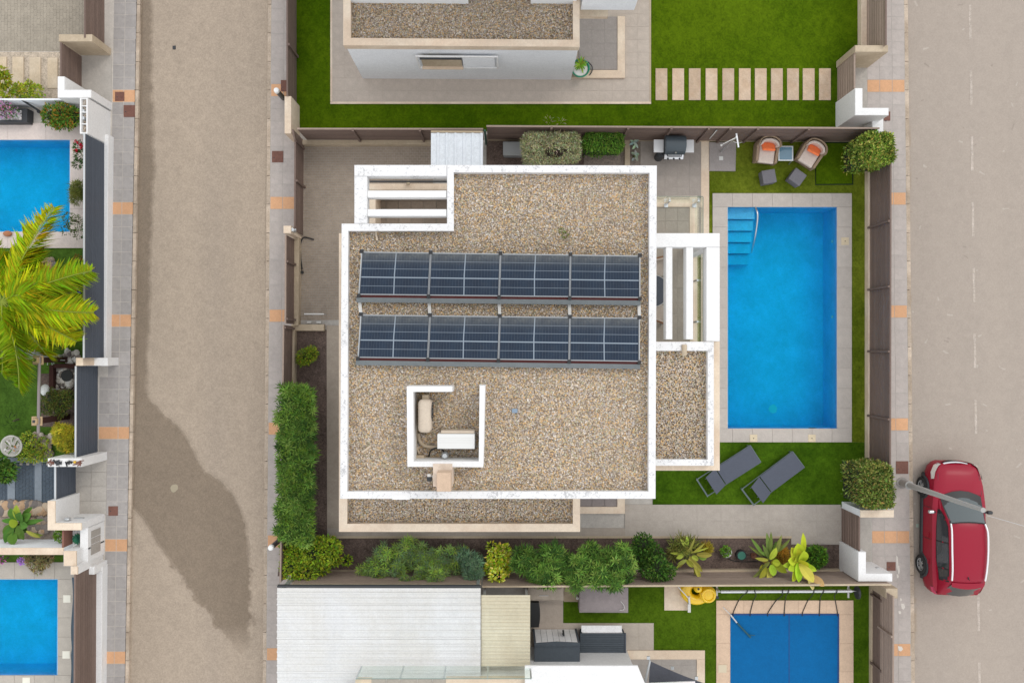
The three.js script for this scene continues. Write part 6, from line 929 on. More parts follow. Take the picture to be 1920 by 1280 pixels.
// clipped cube of small leaves
function cube(name, label, poly4, y0, y1, n, cols, leaf, cat = 'hedge', hole) {
  const k = PX(poly4, y1), f = (u, v) => [lerp(lerp(k[0][0], k[1][0], u), lerp(k[3][0], k[2][0], u), v), lerp(lerp(k[0][1], k[1][1], u), lerp(k[3][1], k[2][1], u), v)];
  const c = f(0.5, 0.5), t = T(name, label, cat, V(c[0], y0, c[1])), L = new Leaves(), w = Math.hypot(k[1][0] - k[0][0], k[1][1] - k[0][1]), d = Math.hypot(k[3][0] - k[0][0], k[3][1] - k[0][1]), hh = y1 - y0;
  const area = [w * d * 1.4, w * hh * 0.5, w * hh * 0.5, d * hh * 0.5, d * hh * 0.5], tot = area.reduce((a, b) => a + b);
  for (let i = 0; i < n; i++) {
    let r = rnd() * tot, s = 0; while (r > area[s]) r -= area[s++];
    const u = s < 3 ? rnd() : s === 3 ? 0 : 1, v = s === 0 ? rnd() : s === 1 ? 0 : s === 2 ? 1 : rnd(), y = s === 0 ? y1 : lerp(y0 + 0.1, y1, Math.sqrt(rnd()));
    const ea = Math.min(Math.abs(u - 0.5), Math.abs(v - 0.5)) * 2, em = Math.max(Math.abs(u - 0.5), Math.abs(v - 0.5)) * 2, rnk = 1 - 0.09 * rnd() * (em > 0.8 ? 1 : 0) - 0.13 * ea ** 4 * em ** 4, [x, z] = f(0.5 + (u - 0.5) * rnk, 0.5 + (v - 0.5) * rnk);
    const N = s === 0 ? V(0, 1, 0) : V([0, 0, 0, -1, 1][s], 0.2, [0, -1, 1, 0, 0][s]), bump = at(N2, x * 70, z * 70 + y * 50) * 0.1 - rnd() * 0.1;
    if (hole && hole(u, v)) continue;
    const o = V(x, s === 0 ? y - 0.22 * em ** 7 * hh / 1.8 : y, z).addScaledVector(N, bump), dir = dirOn().addScaledVector(N, 0.55).normalize(), base = pick(cols), patch = 1 + 0.3 * at(N3, x * 40, z * 40 + y * 40);
    L.leaf(o, dir, dirOn().addScaledVector(N, 1.2).normalize(), leaf[0] * rr(0.7, 1.3), leaf[1] * rr(0.7, 1.3), base.map(q => q * patch * rr(0.75, 1.2)));
  }
  L.build(t, 'foliage');
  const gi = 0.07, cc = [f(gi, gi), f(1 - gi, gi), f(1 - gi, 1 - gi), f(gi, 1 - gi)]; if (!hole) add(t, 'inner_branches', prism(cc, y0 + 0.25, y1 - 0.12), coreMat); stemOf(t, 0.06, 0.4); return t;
}
// loose shrub: lumps of leaves round several centres
function shrub(name, label, cat, lumps, n, cols, leaf, o = {}) {
  const pts = lumps.map(([x, y, rpx, h]) => ({ p: P(x, y, h), r: rpx * (CH - h) / F, h })), b = pts[0].p, t = T(name, label, cat, V(b.x, 0.13, b.z), o.group), L = new Leaves();
  const tot = pts.reduce((a, q2) => a + q2.r * q2.r, 0);
  for (const q2 of pts) {
    const m2 = Math.round(n * q2.r * q2.r / tot);
    for (let i = 0; i < m2; i++) {
      const d = dirOn(); if (d.y < -0.15 && rnd() < 0.75) d.y *= -1;
      const wob = 1 + 0.35 * at(N2, d.x * 90 + q2.p.x * 50, d.z * 90 + q2.p.z * 50 + d.y * 60), rad = q2.r * wob * (0.55 + 0.45 * Math.sqrt(rnd())), o2 = V(q2.p.x + d.x * rad, Math.max(0.16, q2.p.y + d.y * Math.min(rad, q2.h * 0.7) * (o.flat ?? 0.7)), q2.p.z + d.z * rad);
      const c = pick(cols), patch = 1 + 0.3 * at(N3, o2.x * 40, o2.z * 40);
      if (o.star) { const k = o.star, ax = d.clone().add(V(0, 0.9, 0)).normalize(), s1 = V().crossVectors(ax, V(0.3, 0.2, 0.9)).normalize(), s2 = V().crossVectors(ax, s1), tone = rr(0.75, 1.25) * patch; for (let j = 0; j < k; j++) { const a = j / k * 6.283 + rr(-0.25, 0.25), el = rr(0.25, 0.9), dir = s1.clone().multiplyScalar(Math.cos(a)).addScaledVector(s2, Math.sin(a)).addScaledVector(ax, el).normalize(); L.leaf(o2, dir, ax, leaf[0] * rr(0.7, 1.2), leaf[1], c.map(v => v * tone * rr(0.85, 1.12)), 0.1); } }
      else L.leaf(o2, d.clone().add(dirOn().multiplyScalar(0.7)).normalize(), V(d.x * 0.6, 1, d.z * 0.6).add(dirOn().multiplyScalar(0.5)).normalize(), leaf[0] * rr(0.7, 1.3), leaf[1] * rr(0.7, 1.3), c.map(v => v * patch * rr(0.75, 1.25)), rr(0, 0.2));
    }
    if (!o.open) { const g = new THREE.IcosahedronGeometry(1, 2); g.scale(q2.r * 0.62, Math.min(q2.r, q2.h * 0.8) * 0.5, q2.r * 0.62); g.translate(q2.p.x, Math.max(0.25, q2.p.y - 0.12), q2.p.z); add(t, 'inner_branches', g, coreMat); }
  }
  const f = L.build(t, 'foliage'); if (o.sticks) for (let i = 0; i < o.sticks; i++) { const q2 = pick(pts), a = rr(0, 6.28), r = q2.r * rr(0.2, 0.9), st = V(q2.p.x + r * Math.cos(a), rr(0.3, 0.6), q2.p.z + r * Math.sin(a)); add(t, 'dry_branch', rod(st, st.clone().add(V(rr(-0.2, 0.2), rr(0.1, 0.25), rr(-0.2, 0.2))), 0.018, 5), flat(A(196, 170, 140))); }
  stemOf(t, 0.035, Math.max(0.2, pts[0].h * 0.6)); return t;
}
// rosette or fan of large single leaves, each a part
function bigLeaf(parent, base, dir, len, wid, c, droop = 0.5, fold = 0.12, name = 'leaf') {
  const n = 7, side = V().crossVectors(dir, V(0, 1, 0)).normalize(), pos = [], cc = [], P3 = (u, s) => { const p = base.clone().addScaledVector(dir, len * u); p.y -= droop * len * u * u; const w = wid / 2 * Math.pow(Math.sin(Math.PI * Math.min(0.985, 0.08 + u * 0.92)), 0.75) * (u > 0.97 ? 0.1 : 1); return p.addScaledVector(side, s * w).add(V(0, Math.abs(s) * w * fold * 3, 0)); };
  const k = rr(0.85, 1.15); for (let i = 0; i < n; i++) for (const s of [-1, 1]) { const a = P3(i / n, 0), b = P3(i / n, s), a2 = P3((i + 1) / n, 0), b2 = P3((i + 1) / n, s); for (const v of s > 0 ? [a, b, a2, a2, b, b2] : [a, a2, b, a2, b2, b]) pos.push(v.x, v.y, v.z); const t = k * (s > 0 ? 1 : 0.93) * rr(0.96, 1.04); for (let j = 0; j < 6; j++) cc.push(c[0] * t, c[1] * t, c[2] * t); }
  const g = new THREE.BufferGeometry(); g.setAttribute('position', new THREE.Float32BufferAttribute(pos, 3)); g.setAttribute('color', new THREE.Float32BufferAttribute(cc, 3)); g.computeVertexNormals(); return add(parent, name, g, leafMat);
}
function fan(name, label, cat, px, py, h, list, c, stem = 0.4) {     // list: [tip px, tip py, width, tip height]
  const b = P(px, py, h), t = T(name, label, cat, V(b.x, 0.13, b.z)); add(t, 'stem', rod(V(b.x, 0.1, b.z), b, 0.05, 7, 0.03), flat([0.09, 0.11, 0.03], 0.8));
  for (const [x, y, w, th, cc, bx, by] of list) { const s = bx ? P(bx, by, h + 0.05) : b.clone().lerp(P(x, y, h), rr(0.02, 0.4)).add(V(rr(-0.08, 0.08), rr(-0.05, 0.05), rr(-0.08, 0.08))), e2 = P(x, y, th ?? h), d = e2.clone().sub(s), len = d.length(); d.normalize(); const dr = 0.18; d.y += dr; if (rnd() < 0.75 && w > 0.06) { const d2 = d.clone().add(V(rr(-0.35, 0.35), rr(-0.1, 0.1), rr(-0.35, 0.35))).normalize(); bigLeaf(t, s.clone().add(V(rr(-0.1, 0.1), rr(-0.12, 0), rr(-0.1, 0.1))), d2, len * rr(0.5, 0.85), w * rr(0.6, 0.9), (cc || c).map(v => v * rr(0.6, 0.95)), dr * 1.6); } bigLeaf(t, s, d, len, w, (cc || c).map(v => v * rr(0.85, 1.2)), dr); } return t;
}
// clipped cubes at the street corners, olive, box hedge
cube('hedge_cube', 'clipped yellow green hedge cube at the top right garden corner', [[1616, 248], [1679, 247], [1682, 304], [1618, 306]], 0.4, 2.25, 6800, [A(140, 158, 62, 1.4), A(112, 138, 48, 1.35), A(170, 172, 84, 1.45), A(88, 116, 40, 1.35)], [0.105, 0.052]);
cube('hedge_cube', 'clipped dull green hedge cube beside the street lamp', [[1614, 872], [1676, 871], [1680, 956], [1617, 955]], 0.4, 2.25, 7000, [A(120, 132, 62, 1.45), A(100, 118, 50, 1.4), A(150, 148, 80, 1.45), A(84, 104, 42, 1.35)], [0.11, 0.055]);
cube('box_hedge', 'bright green clipped box hedge between fence and white house', [[1092, 246], [1171, 246], [1171, 283], [1093, 283]], 0.3, 1.35, 5200, [A(100, 142, 48, 1.3), A(72, 116, 34, 1.3), A(124, 160, 64, 1.3)], [0.07, 0.035], 'hedge');
cube('olive_shrub', 'grey green clipped olive shrub with a bare hollow in the middle', [[976, 247], [1090, 243], [1092, 302], [978, 308]], 0.9, 1.75, 9000, [A(172, 172, 130, 1.5), A(152, 154, 112, 1.45), A(130, 136, 96, 1.4), A(190, 188, 152, 1.5)], [0.1, 0.022], 'shrub', (u, v) => { const x = (u - 0.55) / 0.2, y = (v - 0.62) / 0.34; return x * x + y * y < 0.62 + 0.9 * at(N2, u * 300, v * 300) && rnd() < 0.85; });
{ const t = scene.children.at(-1), p = ORG.get(t); for (let i = 0; i < 9; i++) { const a = i * 0.7, b = V(p.x + 0.08 + 0.7 * Math.cos(a), rr(1.25, 1.5), p.z + 0.05 + 0.42 * Math.sin(a)); add(t, 'branch', tube([V(p.x + 0.08, 0.1, p.z + 0.1), V(p.x + 0.08 + 0.2 * Math.cos(a), 0.75, p.z + 0.1 + 0.15 * Math.sin(a)), b], 0.035, 10, 6), bark); } }
// tall hedge in the west bed and the southern planting
const OL = [A(110, 146, 62, 1.5), A(90, 128, 50, 1.4), A(136, 168, 78, 1.55), A(70, 106, 46, 1.25)];
{
  const lumps = []; for (let y = 738; y < 1005; y += 26) { const yel = y > 850 && y < 940; for (const x of [541, 556, 572]) lumps.push([x - (y - 740) * 0.015 + rr(-2, 2), y + rr(-6, 6), 17, 1.72 + rr(-0.06, 0.06)]); }
  shrub('tall_hedge', 'tall bushy hedge of star shaped leaf tufts along the west fence', 'hedge', lumps, 1500, [...OL.map(c => c.map(v => v * 0.72)), A(118, 152, 52, 1.15)], [0.24, 0.042], { star: 10, flat: 0.6 });
}
shrub('yellow_shrub', 'yellow green leafy shrub at the southwest corner of the beds', 'shrub', [[560, 1040, 26, 1.0], [590, 1038, 30, 1.1], [612, 1030, 26, 1.0], [548, 1066, 22, 1.2], [572, 1072, 22, 1.2], [600, 1058, 20, 0.8], [545, 1030, 18, 1.1], [626, 1046, 15, 0.7], [650, 1050, 9, 0.5], [622, 1020, 14, 0.8]], 3800, [A(142, 164, 40, 1.35), A(164, 182, 48, 1.35), A(112, 144, 40, 1.3), A(128, 150, 50, 1.3)], [0.11, 0.055]);
shrub('sparse_shrub', 'sparse grey green shrub row with dry branches above the carport', 'shrub', [[700, 1062, 18, 0.8], [725, 1042, 20, 0.8], [742, 1070, 16, 0.9], [760, 1030, 20, 0.8], [790, 1038, 20, 0.7], [800, 1066, 18, 0.9], [818, 1056, 16, 0.7], [760, 1084, 12, 1.3], [815, 1084, 14, 1.4], [838, 1046, 18, 0.7], [850, 1064, 14, 0.7], [684, 1070, 11, 0.7], [776, 1052, 16, 0.6], [742, 1050, 13, 0.6], [828, 1072, 12, 0.9], [862, 1036, 11, 0.5], [712, 1076, 11, 1.0], [788, 1078, 11, 1.2]], 470, [A(124, 150, 84, 1.5), A(144, 172, 74, 1.5), A(110, 134, 92, 1.4)], [0.22, 0.034], { star: 9, open: 1, sticks: 16 });
shrub('blue_green_shrub', 'blue green tufted shrub beside the variegated shrub', 'shrub', [[886, 1058, 20, 0.9], [870, 1046, 14, 0.7], [888, 1078, 14, 1.2]], 130, [A(116, 146, 112, 1.5), A(96, 124, 96, 1.4)], [0.2, 0.034], { star: 11, open: 1, sticks: 3 });
shrub('variegated_shrub', 'bright yellow variegated shrub in the southern bed', 'shrub', [[934, 1048, 20, 0.9], [945, 1062, 16, 0.9], [925, 1064, 15, 0.9], [932, 1080, 14, 1.3], [920, 1024, 7, 0.5], [944, 1032, 12, 0.8]], 1500, [A(206, 206, 60, 1.35), A(232, 226, 120, 1.3), A(156, 180, 40, 1.3), A(180, 194, 46, 1.3)], [0.12, 0.06]);
shrub('large_shrub', 'large green shrub of star shaped leaf tufts leaning over the southern fence', 'shrub', [[985, 1050, 24, 1.3], [1010, 1066, 26, 1.4], [1035, 1044, 26, 1.3], [1030, 1078, 22, 1.6], [1062, 1062, 22, 1.3], [1090, 1068, 24, 1.5], [1112, 1046, 24, 1.2], [1120, 1080, 22, 1.6], [1146, 1050, 22, 1.3], [1165, 1070, 24, 1.5], [1168, 1040, 20, 1.1], [1080, 1090, 16, 1.7], [1150, 1088, 16, 1.7]], 720, OL.map(c => c.map(v => v * 0.85)), [0.25, 0.044], { star: 10, flat: 0.85 });
shrub('dark_shrub', 'dark green small leaved shrub right of the large southern shrub', 'shrub', [[1205, 1022, 22, 1.1], [1196, 1046, 20, 1.1], [1222, 1040, 22, 1.1], [1232, 1066, 24, 1.4], [1250, 1072, 16, 1.4], [1216, 1062, 18, 1.2]], 3000, [A(62, 96, 34, 1.2), A(84, 118, 42, 1.25), A(52, 84, 32, 1.2)], [0.1, 0.045]);
fan('strelitzia', 'broad leaved plant with yellow edged leaves in the southern bed', 'plant', 1292, 1040, 0.7, [[1268, 1046, 0.16, 0.8], [1336, 1040, 0.2, 0.9], [1318, 1072, 0.2, 0.8], [1270, 1058, 0.14], [1256, 1036, 0.1], [1310, 1050, 0.2], [1314, 1088, 0.16, 0.9], [1276, 1010, 0.12], [1288, 1004, 0.12], [1264, 1070, 0.08], [1300, 1060, 0.14], [1322, 1018, 0.08], [1284, 1022, 0.12], [1330, 1026, 0.07], [1304, 1006, 0.08]], A(150, 160, 66, 1.3));
shrub('spiky_plant', 'small spiky olive green plant in front of the grey walk', 'plant', [[1276, 1024, 17, 0.5], [1266, 1034, 12, 0.4], [1296, 1022, 12, 0.4]], 60, [A(120, 130, 60, 1.2), A(150, 150, 76, 1.2)], [0.3, 0.03], { star: 9, open: 1 });
shrub('yellow_tuft', 'small yellow tuft of grass in the southern bed', 'plant', [[1326, 1026, 9, 0.35]], 40, [A(190, 170, 50, 1.2), A(150, 140, 50, 1.2)], [0.16, 0.02], { star: 8, open: 1 });
{ const t = shrub('potted_plant', 'light green plant in a white rimmed bowl on the southern bed', 'plant', [[1361, 1033, 9, 0.35]], 300, [A(120, 160, 50, 1.3), A(90, 130, 40, 1.3)], [0.07, 0.035]), p = P(1362, 1035, 0.2); add(t, 'bowl', new THREE.LatheGeometry([[0, 0], [0.12, 0], [0.19, 0.13], [0.17, 0.13], [0, 0.08]].map(a => new THREE.Vector2(...a)), 20).translate(p.x, 0.14, p.z), m.pale); }
{ const c = P(1390.5, 1041, 0.25), t = T('irrigation_valve', 'round green lidded valve box with black rim in the southern bed', 'valve box', V(c.x, 0.13, c.z)); addL(t, 'rim', cyl(0, 0, 0.14, 0, 0.19, 0.18), m.black); addL(t, 'lid', cyl(0, 0.12, 0.16, 0, 0.145, 0.14), flat([0.03, 0.16, 0.11], 0.5)); solo('hose', 'thin black watering hose beside the green valve box', 'hose', tube([P(1360, 1044, 0.15), P(1376, 1051, 0.15), P(1396, 1053, 0.15), P(1420, 1052, 0.15)], 0.015, 24, 5), m.black); }
fan('tall_leafy_plant', 'tall yellow green broad leaved plant leaning over the southern fence', 'plant', 1500, 1052, 1.3, [[1506, 998, 0.2, 1.7], [1484, 1026, 0.42, 1.5], [1496, 1018, 0.4, 1.6], [1496, 1040, 0.4, 1.6], [1478, 1050, 0.34, 1.5], [1498, 1092, 0.26, 1.6], [1518, 1072, 0.4, 1.6], [1532, 1070, 0.22, 1.5], [1526, 1092, 0.34, 2.0, A(214, 206, 90, 1.3)], [1546, 1099, 0.26, 2.0, A(226, 212, 140, 1.25), 1522, 1078], [1524, 1106, 0.22, 2.0, A(214, 206, 130, 1.25), 1516, 1080], [1478, 1068, 0.3, 1.5], [1486, 1092, 0.24, 1.5], [1514, 1054, 0.36, 1.7], [1508, 1032, 0.34, 1.8], [1468, 1060, 0.24, 1.4]], A(178, 192, 48, 1.35));
fan('leafy_plant', 'green and yellow broad leaved plant left of the tall yellow one', 'plant', 1446, 1050, 0.8, [[1408, 1008, 0.12], [1438, 998, 0.14], [1446, 996, 0.12], [1466, 1002, 0.16], [1482, 1010, 0.12], [1456, 1026, 0.22, 1.0, A(188, 192, 70, 1.3)], [1416, 1046, 0.13, 0.6, A(190, 178, 80, 1.25)], [1410, 1084, 0.12, 1.0], [1424, 1084, 0.2, 1.1, A(160, 172, 50, 1.3)], [1442, 1100, 0.2, 1.2, A(206, 200, 90, 1.3)], [1450, 1080, 0.26, 1.1, A(170, 186, 56, 1.3)], [1476, 1074, 0.26, 1.1, A(160, 180, 50, 1.3)], [1428, 1066, 0.14], [1464, 1056, 0.24, 1.0, A(170, 184, 60, 1.3)], [1430, 1020, 0.14], [1460, 1012, 0.14], [1420, 1030, 0.1]], A(116, 132, 60, 1.25));
shrub('bronze_tuft', 'orange bronze tuft of leaves under the tall yellow green plant', 'plant', [[1466, 1042, 13, 0.5]], 55, [A(190, 140, 50, 1.2), A(150, 120, 40, 1.2)], [0.2, 0.03], { star: 9, open: 1 });
{ const c = P(1414, 1042, 0.3); solo('flower_pot', 'small brown clay pot beside the green valve box', 'pot', new THREE.LatheGeometry([[0, 0], [0.08, 0], [0.11, 0.18], [0.095, 0.18], [0, 0.12]].map(a => new THREE.Vector2(...a)), 18).translate(c.x, 0.13, c.z), flat(A(130, 84, 60))); }
shrub('round_shrub', 'round dark green shrub beside the bottom right white wall', 'shrub', [[1529, 1044, 21, 0.6]], 1500, [A(74, 112, 32, 1.25), A(96, 136, 40, 1.3), A(58, 92, 28, 1.2)], [0.09, 0.045]);
shrub('small_shrub', 'small yellow green shrub alone in the upper west bed', 'shrub', [[574, 668, 15, 0.45], [584, 662, 12, 0.4], [566, 676, 10, 0.35]], 700, [A(126, 150, 40, 1.3), A(156, 164, 46, 1.3), A(96, 126, 36, 1.3)], [0.1, 0.03]);
fan('agave', 'pale grey green agave in the narrow strip by the grill', 'plant', 1190, 268, 0.35, [[1182, 260, 0.09], [1199, 262, 0.09], [1186, 280, 0.09], [1197, 278, 0.09], [1190, 254, 0.09], [1202, 254, 0.08], [1180, 272, 0.09]], A(170, 190, 168, 1.5));
fan('agave', 'smaller grey green agave below the first in the narrow strip', 'plant', 1190, 292, 0.3, [[1183, 286, 0.09], [1198, 288, 0.09], [1185, 302, 0.09], [1197, 302, 0.09], [1191, 280, 0.09]], A(156, 172, 146, 1.4));
{ const c = P(1087, 129, 0.5), t = T('potted_plant', 'spiky green plant in a round green pot at the top house corner', 'plant', V(c.x + 0.02, 0.25, c.z)); addL(t, 'pot', new THREE.LatheGeometry([[0, 0], [0.22, 0], [0.32, 0.3], [0.33, 0.34], [0.28, 0.34], [0.26, 0.26], [0, 0.26]].map(a => new THREE.Vector2(...a)), 28), flat([0.015, 0.2, 0.11], 0.4)); addL(t, 'pebbles', cyl(0, 0.26, 0.29, 0, 0.26), m.pale); for (let i = 0; i < 16; i++) { const a = i * 2.4, d = V(Math.cos(a), rr(0.4, 1.2), Math.sin(a)).normalize(), k = bigLeaf(t, V(c.x + 0.02, 0.55, c.z - 0.12), d, rr(0.25, 0.38), 0.06, A(130, 168, 50, 1.25).map(v => v * rr(0.7, 1.2)), 0.4); }
  solo('hose', 'dark hose curling round the green pot at the top house', 'hose', tube([P(1103, 116, 0.3), P(1110, 124, 0.3), P(1110, 134, 0.3), P(1102, 143, 0.22), P(1092, 142, 0.22)], 0.018, 24, 6), m.dark); }
shrub('weed', 'small green weed growing in the gravel of the white roof', 'plant', [[1060, 440, 5, 6.3], [1054, 432, 4, 6.3]], 60, [A(140, 140, 80, 1.2), A(120, 124, 76, 1.2)], [0.07, 0.03], { open: 1, flat: 0.05 }).children.forEach(o => { if (o.name === 'stem') o.visible = true; });
shrub('dry_weed', 'dry stalks growing through the dark brown fence by the top lawn', 'plant', [[1030, 226, 8, 1.7], [1052, 230, 8, 1.7]], 40, [A(170, 160, 130, 1.1)], [0.12, 0.015], { open: 1, flat: 0.2 });
// western plants
shrub('leafy_shrub', 'yellow green broad leaved plant at the left edge by the stepping slabs', 'plant', [[6, 150, 13, 0.9], [12, 172, 10, 0.8], [2, 136, 8, 0.9]], 420, [A(156, 160, 40, 1.3), A(124, 140, 36, 1.3)], [0.16, 0.06], { open: 1 });
shrub('leafy_shrub', 'low yellow green shrub beside the stepping slabs, top left', 'shrub', [[34, 165, 9, 0.6], [50, 170, 13, 0.6], [68, 172, 13, 0.6], [54, 158, 6, 0.6], [40, 176, 10, 0.5]], 800, [A(160, 170, 44, 1.35), A(126, 148, 40, 1.3), A(180, 184, 70, 1.3)], [0.1, 0.05], { open: 1 });
shrub('flowering_shrub', 'green shrub with orange flecks behind the hollow white wall', 'shrub', [[96, 216, 19, 0.7], [118, 212, 19, 0.8], [136, 218, 17, 0.8], [110, 226, 15, 0.6], [128, 230, 12, 0.6]], 2300, [A(92, 132, 44, 1.3), A(70, 108, 36, 1.25), A(120, 150, 52, 1.3), A(92, 132, 44, 1.3), A(176, 128, 48, 1.2)], [0.1, 0.04]);
shrub('pink_flowers', 'pink blossoming plant in the dark trough at the left edge', 'plant', [[6, 195, 11, 0.8], [26, 210, 8, 0.7], [10, 210, 12, 0.6]], 500, [A(80, 116, 50, 1.2), A(216, 160, 200, 1.2), A(64, 100, 40, 1.2), A(206, 146, 190, 1.2)], [0.08, 0.04], { open: 1 });
shrub('red_flowers', 'red blossoming oleander between the pool and the blue grey screen', 'plant', [[148, 276, 9, 0.8], [150, 292, 9, 0.9], [146, 308, 8, 0.8]], 420, [A(70, 104, 48, 1.2), A(86, 120, 60, 1.2), A(58, 90, 40, 1.2)], [0.12, 0.025], { open: 1 });
{ const t = scene.children.at(-1), L = new Leaves(); for (const [x, y] of [[142, 265], [151, 276], [142, 283], [149, 270]]) { const p = P(x, y, 1.05); for (let i = 0; i < 22; i++) L.leaf(p.clone().add(V(rr(-0.04, 0.04), rr(-0.03, 0.03), rr(-0.04, 0.04))), dirOn(), dirOn(), 0.06, 0.05, A(206, 30, 60, 1.2).map(v => v * rr(0.8, 1.2))); } L.build(t, 'blossom'); }
shrub('fern', 'feathery fern between the upper left pool and the screen', 'plant', [[147, 356, 13, 0.7], [146, 370, 11, 0.7]], 90, [A(140, 146, 74, 1.25), A(112, 122, 56, 1.2)], [0.22, 0.018], { star: 10, open: 1 });
shrub('airy_shrub', 'airy small leaved shrub overhanging the upper left pool corner', 'shrub', [[128, 410, 11, 0.8], [142, 420, 16, 0.8], [150, 436, 12, 0.8], [124, 432, 9, 0.7]], 520, [A(104, 124, 70, 1.2), A(80, 100, 54, 1.15)], [0.08, 0.03], { open: 1 });
shrub('red_tuft', 'small orange red tuft on the lawn corner by the screen', 'plant', [[146, 484, 6, 0.3]], 60, [A(176, 84, 40, 1.2), A(110, 120, 50, 1.2)], [0.07, 0.03], { open: 1 });
shrub('dark_bush', 'dull green bush between the lantern posts and the blue grey gate', 'shrub', [[96, 745, 18, 0.9], [116, 752, 20, 0.9], [108, 768, 18, 0.8], [128, 742, 13, 0.9], [86, 762, 13, 0.7]], 2600, [A(92, 106, 44, 1.2), A(110, 112, 44, 1.2), A(68, 88, 36, 1.2), A(84, 84, 40, 1.1)], [0.07, 0.028]);
shrub('golden_conifer', 'golden green feathery bush in the corner by the blue grey gate', 'shrub', [[118, 816, 20, 0.9], [124, 832, 15, 0.8], [112, 806, 12, 0.8], [130, 810, 11, 0.8]], 330, [A(160, 156, 40, 1.3), A(184, 172, 50, 1.3), A(130, 136, 40, 1.25)], [0.15, 0.03], { star: 8 });
shrub('rock_plant', 'yellow green ground plants around pale rocks above the slate yard', 'shrub', [[52, 822, 13, 0.4], [60, 840, 14, 0.4], [46, 852, 13, 0.4], [66, 854, 13, 0.4], [84, 852, 12, 0.4], [80, 828, 9, 0.4]], 1500, [A(166, 174, 58, 1.3), A(136, 156, 52, 1.3), A(110, 136, 48, 1.25)], [0.08, 0.04], { open: 1 });
{ const bp = [flat(A(190, 172, 156)), flat(A(160, 146, 134)), flat(A(212, 200, 186))], t = T('rock_bed', 'pale rocks among yellow green ground plants above the slate yard', 'rock bed', P(75, 840, 0.13)); for (let i = 0; i < 26; i++) { const g = new THREE.IcosahedronGeometry(rr(0.07, 0.16), 1); g.scale(1.1, 0.7, 0.9); g.rotateY(rr(0, 6)); const p = P(rr(60, 98), rr(812, 856), 0.2); g.translate(p.x, 0.2, p.z); add(t, 'stone', g, pick(bp)); } }
fan('agave', 'brownish agave in the round white stone pot', 'plant', 21, 836, 0.6, [[8, 826, 0.05, 0.7], [14, 852, 0.05, 0.7], [34, 824, 0.05, 0.7], [10, 842, 0.05, 0.7], [26, 818, 0.05, 0.7], [30, 840, 0.06, 0.7, A(150, 110, 60, 1.2)], [27, 846, 0.05, 0.7, A(170, 130, 70, 1.2)]], A(90, 106, 56, 1.2));
shrub('leafy_shrub', 'dark green leafy shrub at the left edge of the slate yard', 'shrub', [[6, 884, 19, 0.7], [16, 876, 12, 0.7], [2, 868, 12, 0.7], [14, 892, 12, 0.6]], 1100, [A(80, 116, 44, 1.2), A(104, 140, 52, 1.25), A(60, 92, 36, 1.2)], [0.13, 0.05]);
fan('broad_leaved_plant', 'large plant with broad dark green leaves over the cobbles, lower left', 'plant', 33, 980, 0.8, [[30, 946, 0.28, 1.0, A(150, 160, 60, 1.3)], [20, 952, 0.26, 1.0], [58, 962, 0.3, 0.9], [82, 974, 0.16, 0.7], [4, 1000, 0.3, 0.8], [8, 1018, 0.3, 0.8], [24, 1022, 0.36, 0.9], [44, 1012, 0.3, 0.8], [16, 984, 0.3, 1.1, A(130, 150, 50, 1.3)], [2, 976, 0.18, 0.8], [52, 986, 0.28, 0.9], [38, 960, 0.3, 1.1], [76, 1008, 0.14, 0.6, A(170, 170, 70, 1.25)], [60, 950, 0.18, 0.8]], A(80, 112, 44, 1.3));
shrub('small_shrub', 'small light green shrub beside the meter wall niche', 'shrub', [[114, 1004, 11, 0.7], [108, 1000, 7, 0.6]], 420, [A(120, 160, 50, 1.3), A(90, 128, 40, 1.25)], [0.07, 0.035], { open: 1 });
{ const c = P(143, 1011, 0.9), t = T('cactus', 'round blue green succulent in the niche of the meter wall', 'plant', V(c.x, 0.75, c.z)); for (let r = 0; r < 4; r++) for (let i = 0; i < 12 - r * 2; i++) { const a = i / (12 - r * 2) * 6.283 + r * 0.4, k = 0.2 - r * 0.045; bigLeaf(t, V(c.x + 0.02 * Math.cos(a), 0.8 + r * 0.03, c.z + 0.02 * Math.sin(a)), V(Math.cos(a), 0.25 + r * 0.35, Math.sin(a)).normalize(), k, 0.07, A(64, 130, 104, 1.25).map(v => v * rr(0.8, 1.15)), 0.1); } add(t, 'pot', cyl(c.x, 0.7, 0.8, c.z, 0.14, 0.16), m.beigeWall); }
shrub('dry_bush', 'brownish dry bush hanging over the bottom left pool deck', 'shrub', [[66, 1052, 16, 0.7], [82, 1050, 14, 0.7], [72, 1066, 10, 0.5], [90, 1046, 9, 0.6], [56, 1046, 10, 0.6]], 1300, [A(150, 136, 90, 1.2), A(122, 112, 70, 1.15), A(170, 156, 110, 1.2)], [0.1, 0.02]);
shrub('pink_flowers', 'pink blossoms at the left edge above the bottom left pool', 'plant', [[2, 1050, 6, 0.5], [-6, 1046, 8, 0.5]], 160, [A(214, 110, 180, 1.2), A(80, 112, 50, 1.2)], [0.08, 0.05], { open: 1 }); shrub('purple_flower', 'purple blossom beside the dry brownish bush', 'plant', [[40, 1052, 5, 0.4]], 60, [A(196, 150, 220, 1.2), A(180, 130, 210, 1.2)], [0.1, 0.05], { open: 1, flat: 0.3 }); S('lawn', 'strip of dark lawn between the long wall and the bottom left pool', 'lawn', pr(q(-200, 1036, 122, 1058), 0.02, 0.13), m.lawnW);
shrub('reeds', 'few dark reed stalks on the western lawn', 'plant', [[18, 788, 7, 0.6], [24, 796, 6, 0.5]], 16, [A(60, 84, 40, 1.1)], [0.3, 0.02], { open: 1 });
shrub('blue_flowers', 'pale violet blossoms under the palm by the screen', 'plant', [[138, 548, 10, 0.4], [104, 560, 6, 0.4]], 200, [A(150, 150, 196, 1.1), A(40, 54, 40, 1), A(120, 120, 170, 1.1)], [0.08, 0.05], { open: 1 });
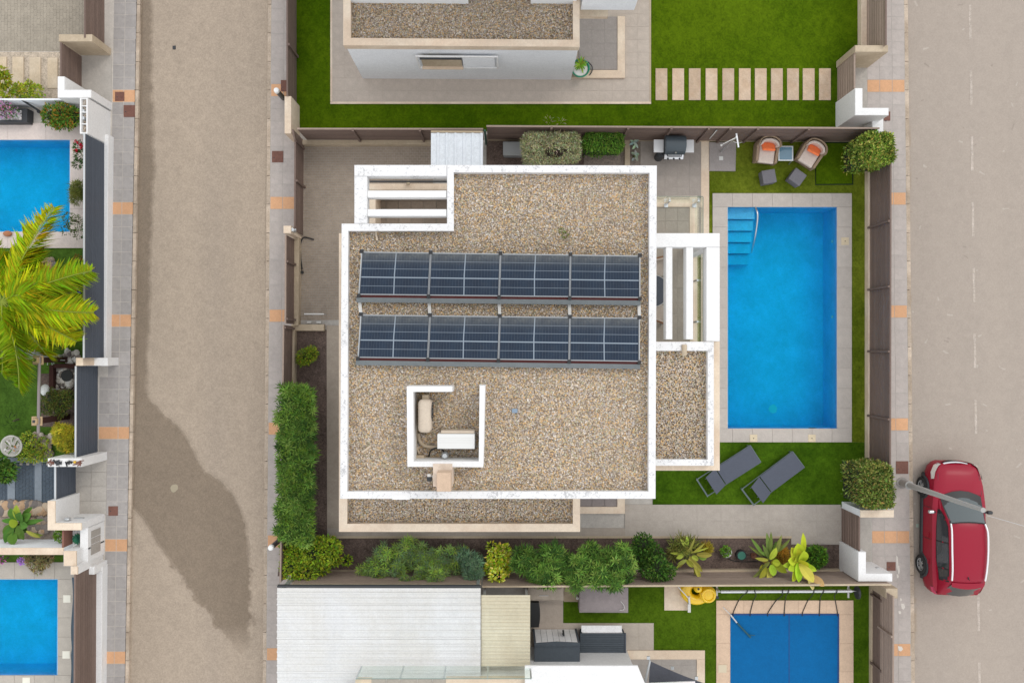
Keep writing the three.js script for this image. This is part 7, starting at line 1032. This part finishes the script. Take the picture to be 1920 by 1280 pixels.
// ---------- palm ----------
{
  const c = P(2, 566, 3.0), t = T('palm_tree', 'yellow green feather palm over the western lawn', 'tree', V(c.x, 0.13, c.z)); add(t, 'trunk', [rod(V(c.x, 0.1, c.z), V(c.x, 2.5, c.z), 0.16, 12, 0.11), cyl(c.x, 2.5, 3.0, c.z, 0.12, 0.07)], bark);
  const fr = [[108, 388, 2.3, 40, 470], [178, 508, 2.2, 96, 520], [182, 586, 2.1, 100, 588], [150, 640, 1.9, 84, 610], [42, 728, 1.7, 40, 660], [66, 596, 2.9, 56, 520], [24, 470, 2.6, 30, 510], [-40, 440, 2.4, -10, 490], [-90, 520, 2.3, -40, 540], [-100, 610, 2.2, -40, 590], [-60, 690, 2.0, -20, 640], [10, 700, 1.8, 8, 640], [100, 520, 2.9, 60, 530], [126, 560, 2.4, 66, 560], [96, 668, 1.8, 60, 630], [150, 548, 2.0, 90, 550], [70, 470, 2.7, 46, 500], [2, 640, 2.5, 6, 610]];
  fr.forEach(([x, y, h, mx, my], i) => {
    const tip = P(x - 7, y, h - 0.15), mid = P(mx, my, 3.35 + rr(-0.1, 0.15)), cv = new THREE.QuadraticBezierCurve3(c.clone(), mid.clone().lerp(c.clone().lerp(tip, 0.5), 0.15), tip), L = new Leaves(), n = 130, base = mixc(A(158, 180, 32, 1.7), A(210, 206, 36, 1.75), i % 3 === 0 ? 0.8 : rnd() * 0.6);
    for (let k = 10; k < n; k++) { const u = k / n, p = cv.getPoint(u), tg = cv.getTangent(u), s = V().crossVectors(tg, V(0, 1, 0)).normalize(), len = 0.66 * Math.pow(Math.sin(Math.PI * Math.min(0.93, 0.1 + u * 0.85)), 0.6) + 0.08; for (const sd of [-1, 1]) for (const up of [0.35, -0.1]) { const d = s.clone().multiplyScalar(sd).addScaledVector(tg, 0.75 + rr(-0.15, 0.2)).add(V(0, up + rr(-0.35, 0.25), 0)).normalize(); L.leaf(p, d, V(0, 1, 0).addScaledVector(s, sd * 0.3), len * rr(0.6, 1.15), 0.024, mixc(base, A(124, 158, 34, 1.5), rnd() * 0.6).map(v => v * rr(0.75, 1.25)), rr(0.1, 0.45)); } }
    const f = L.build(t, 'frond'); add(f, 'midrib', new THREE.TubeGeometry(cv, 20, 0.02, 5), flat(A(150, 166, 50)));
  });
}
renderer.render(scene, camera);
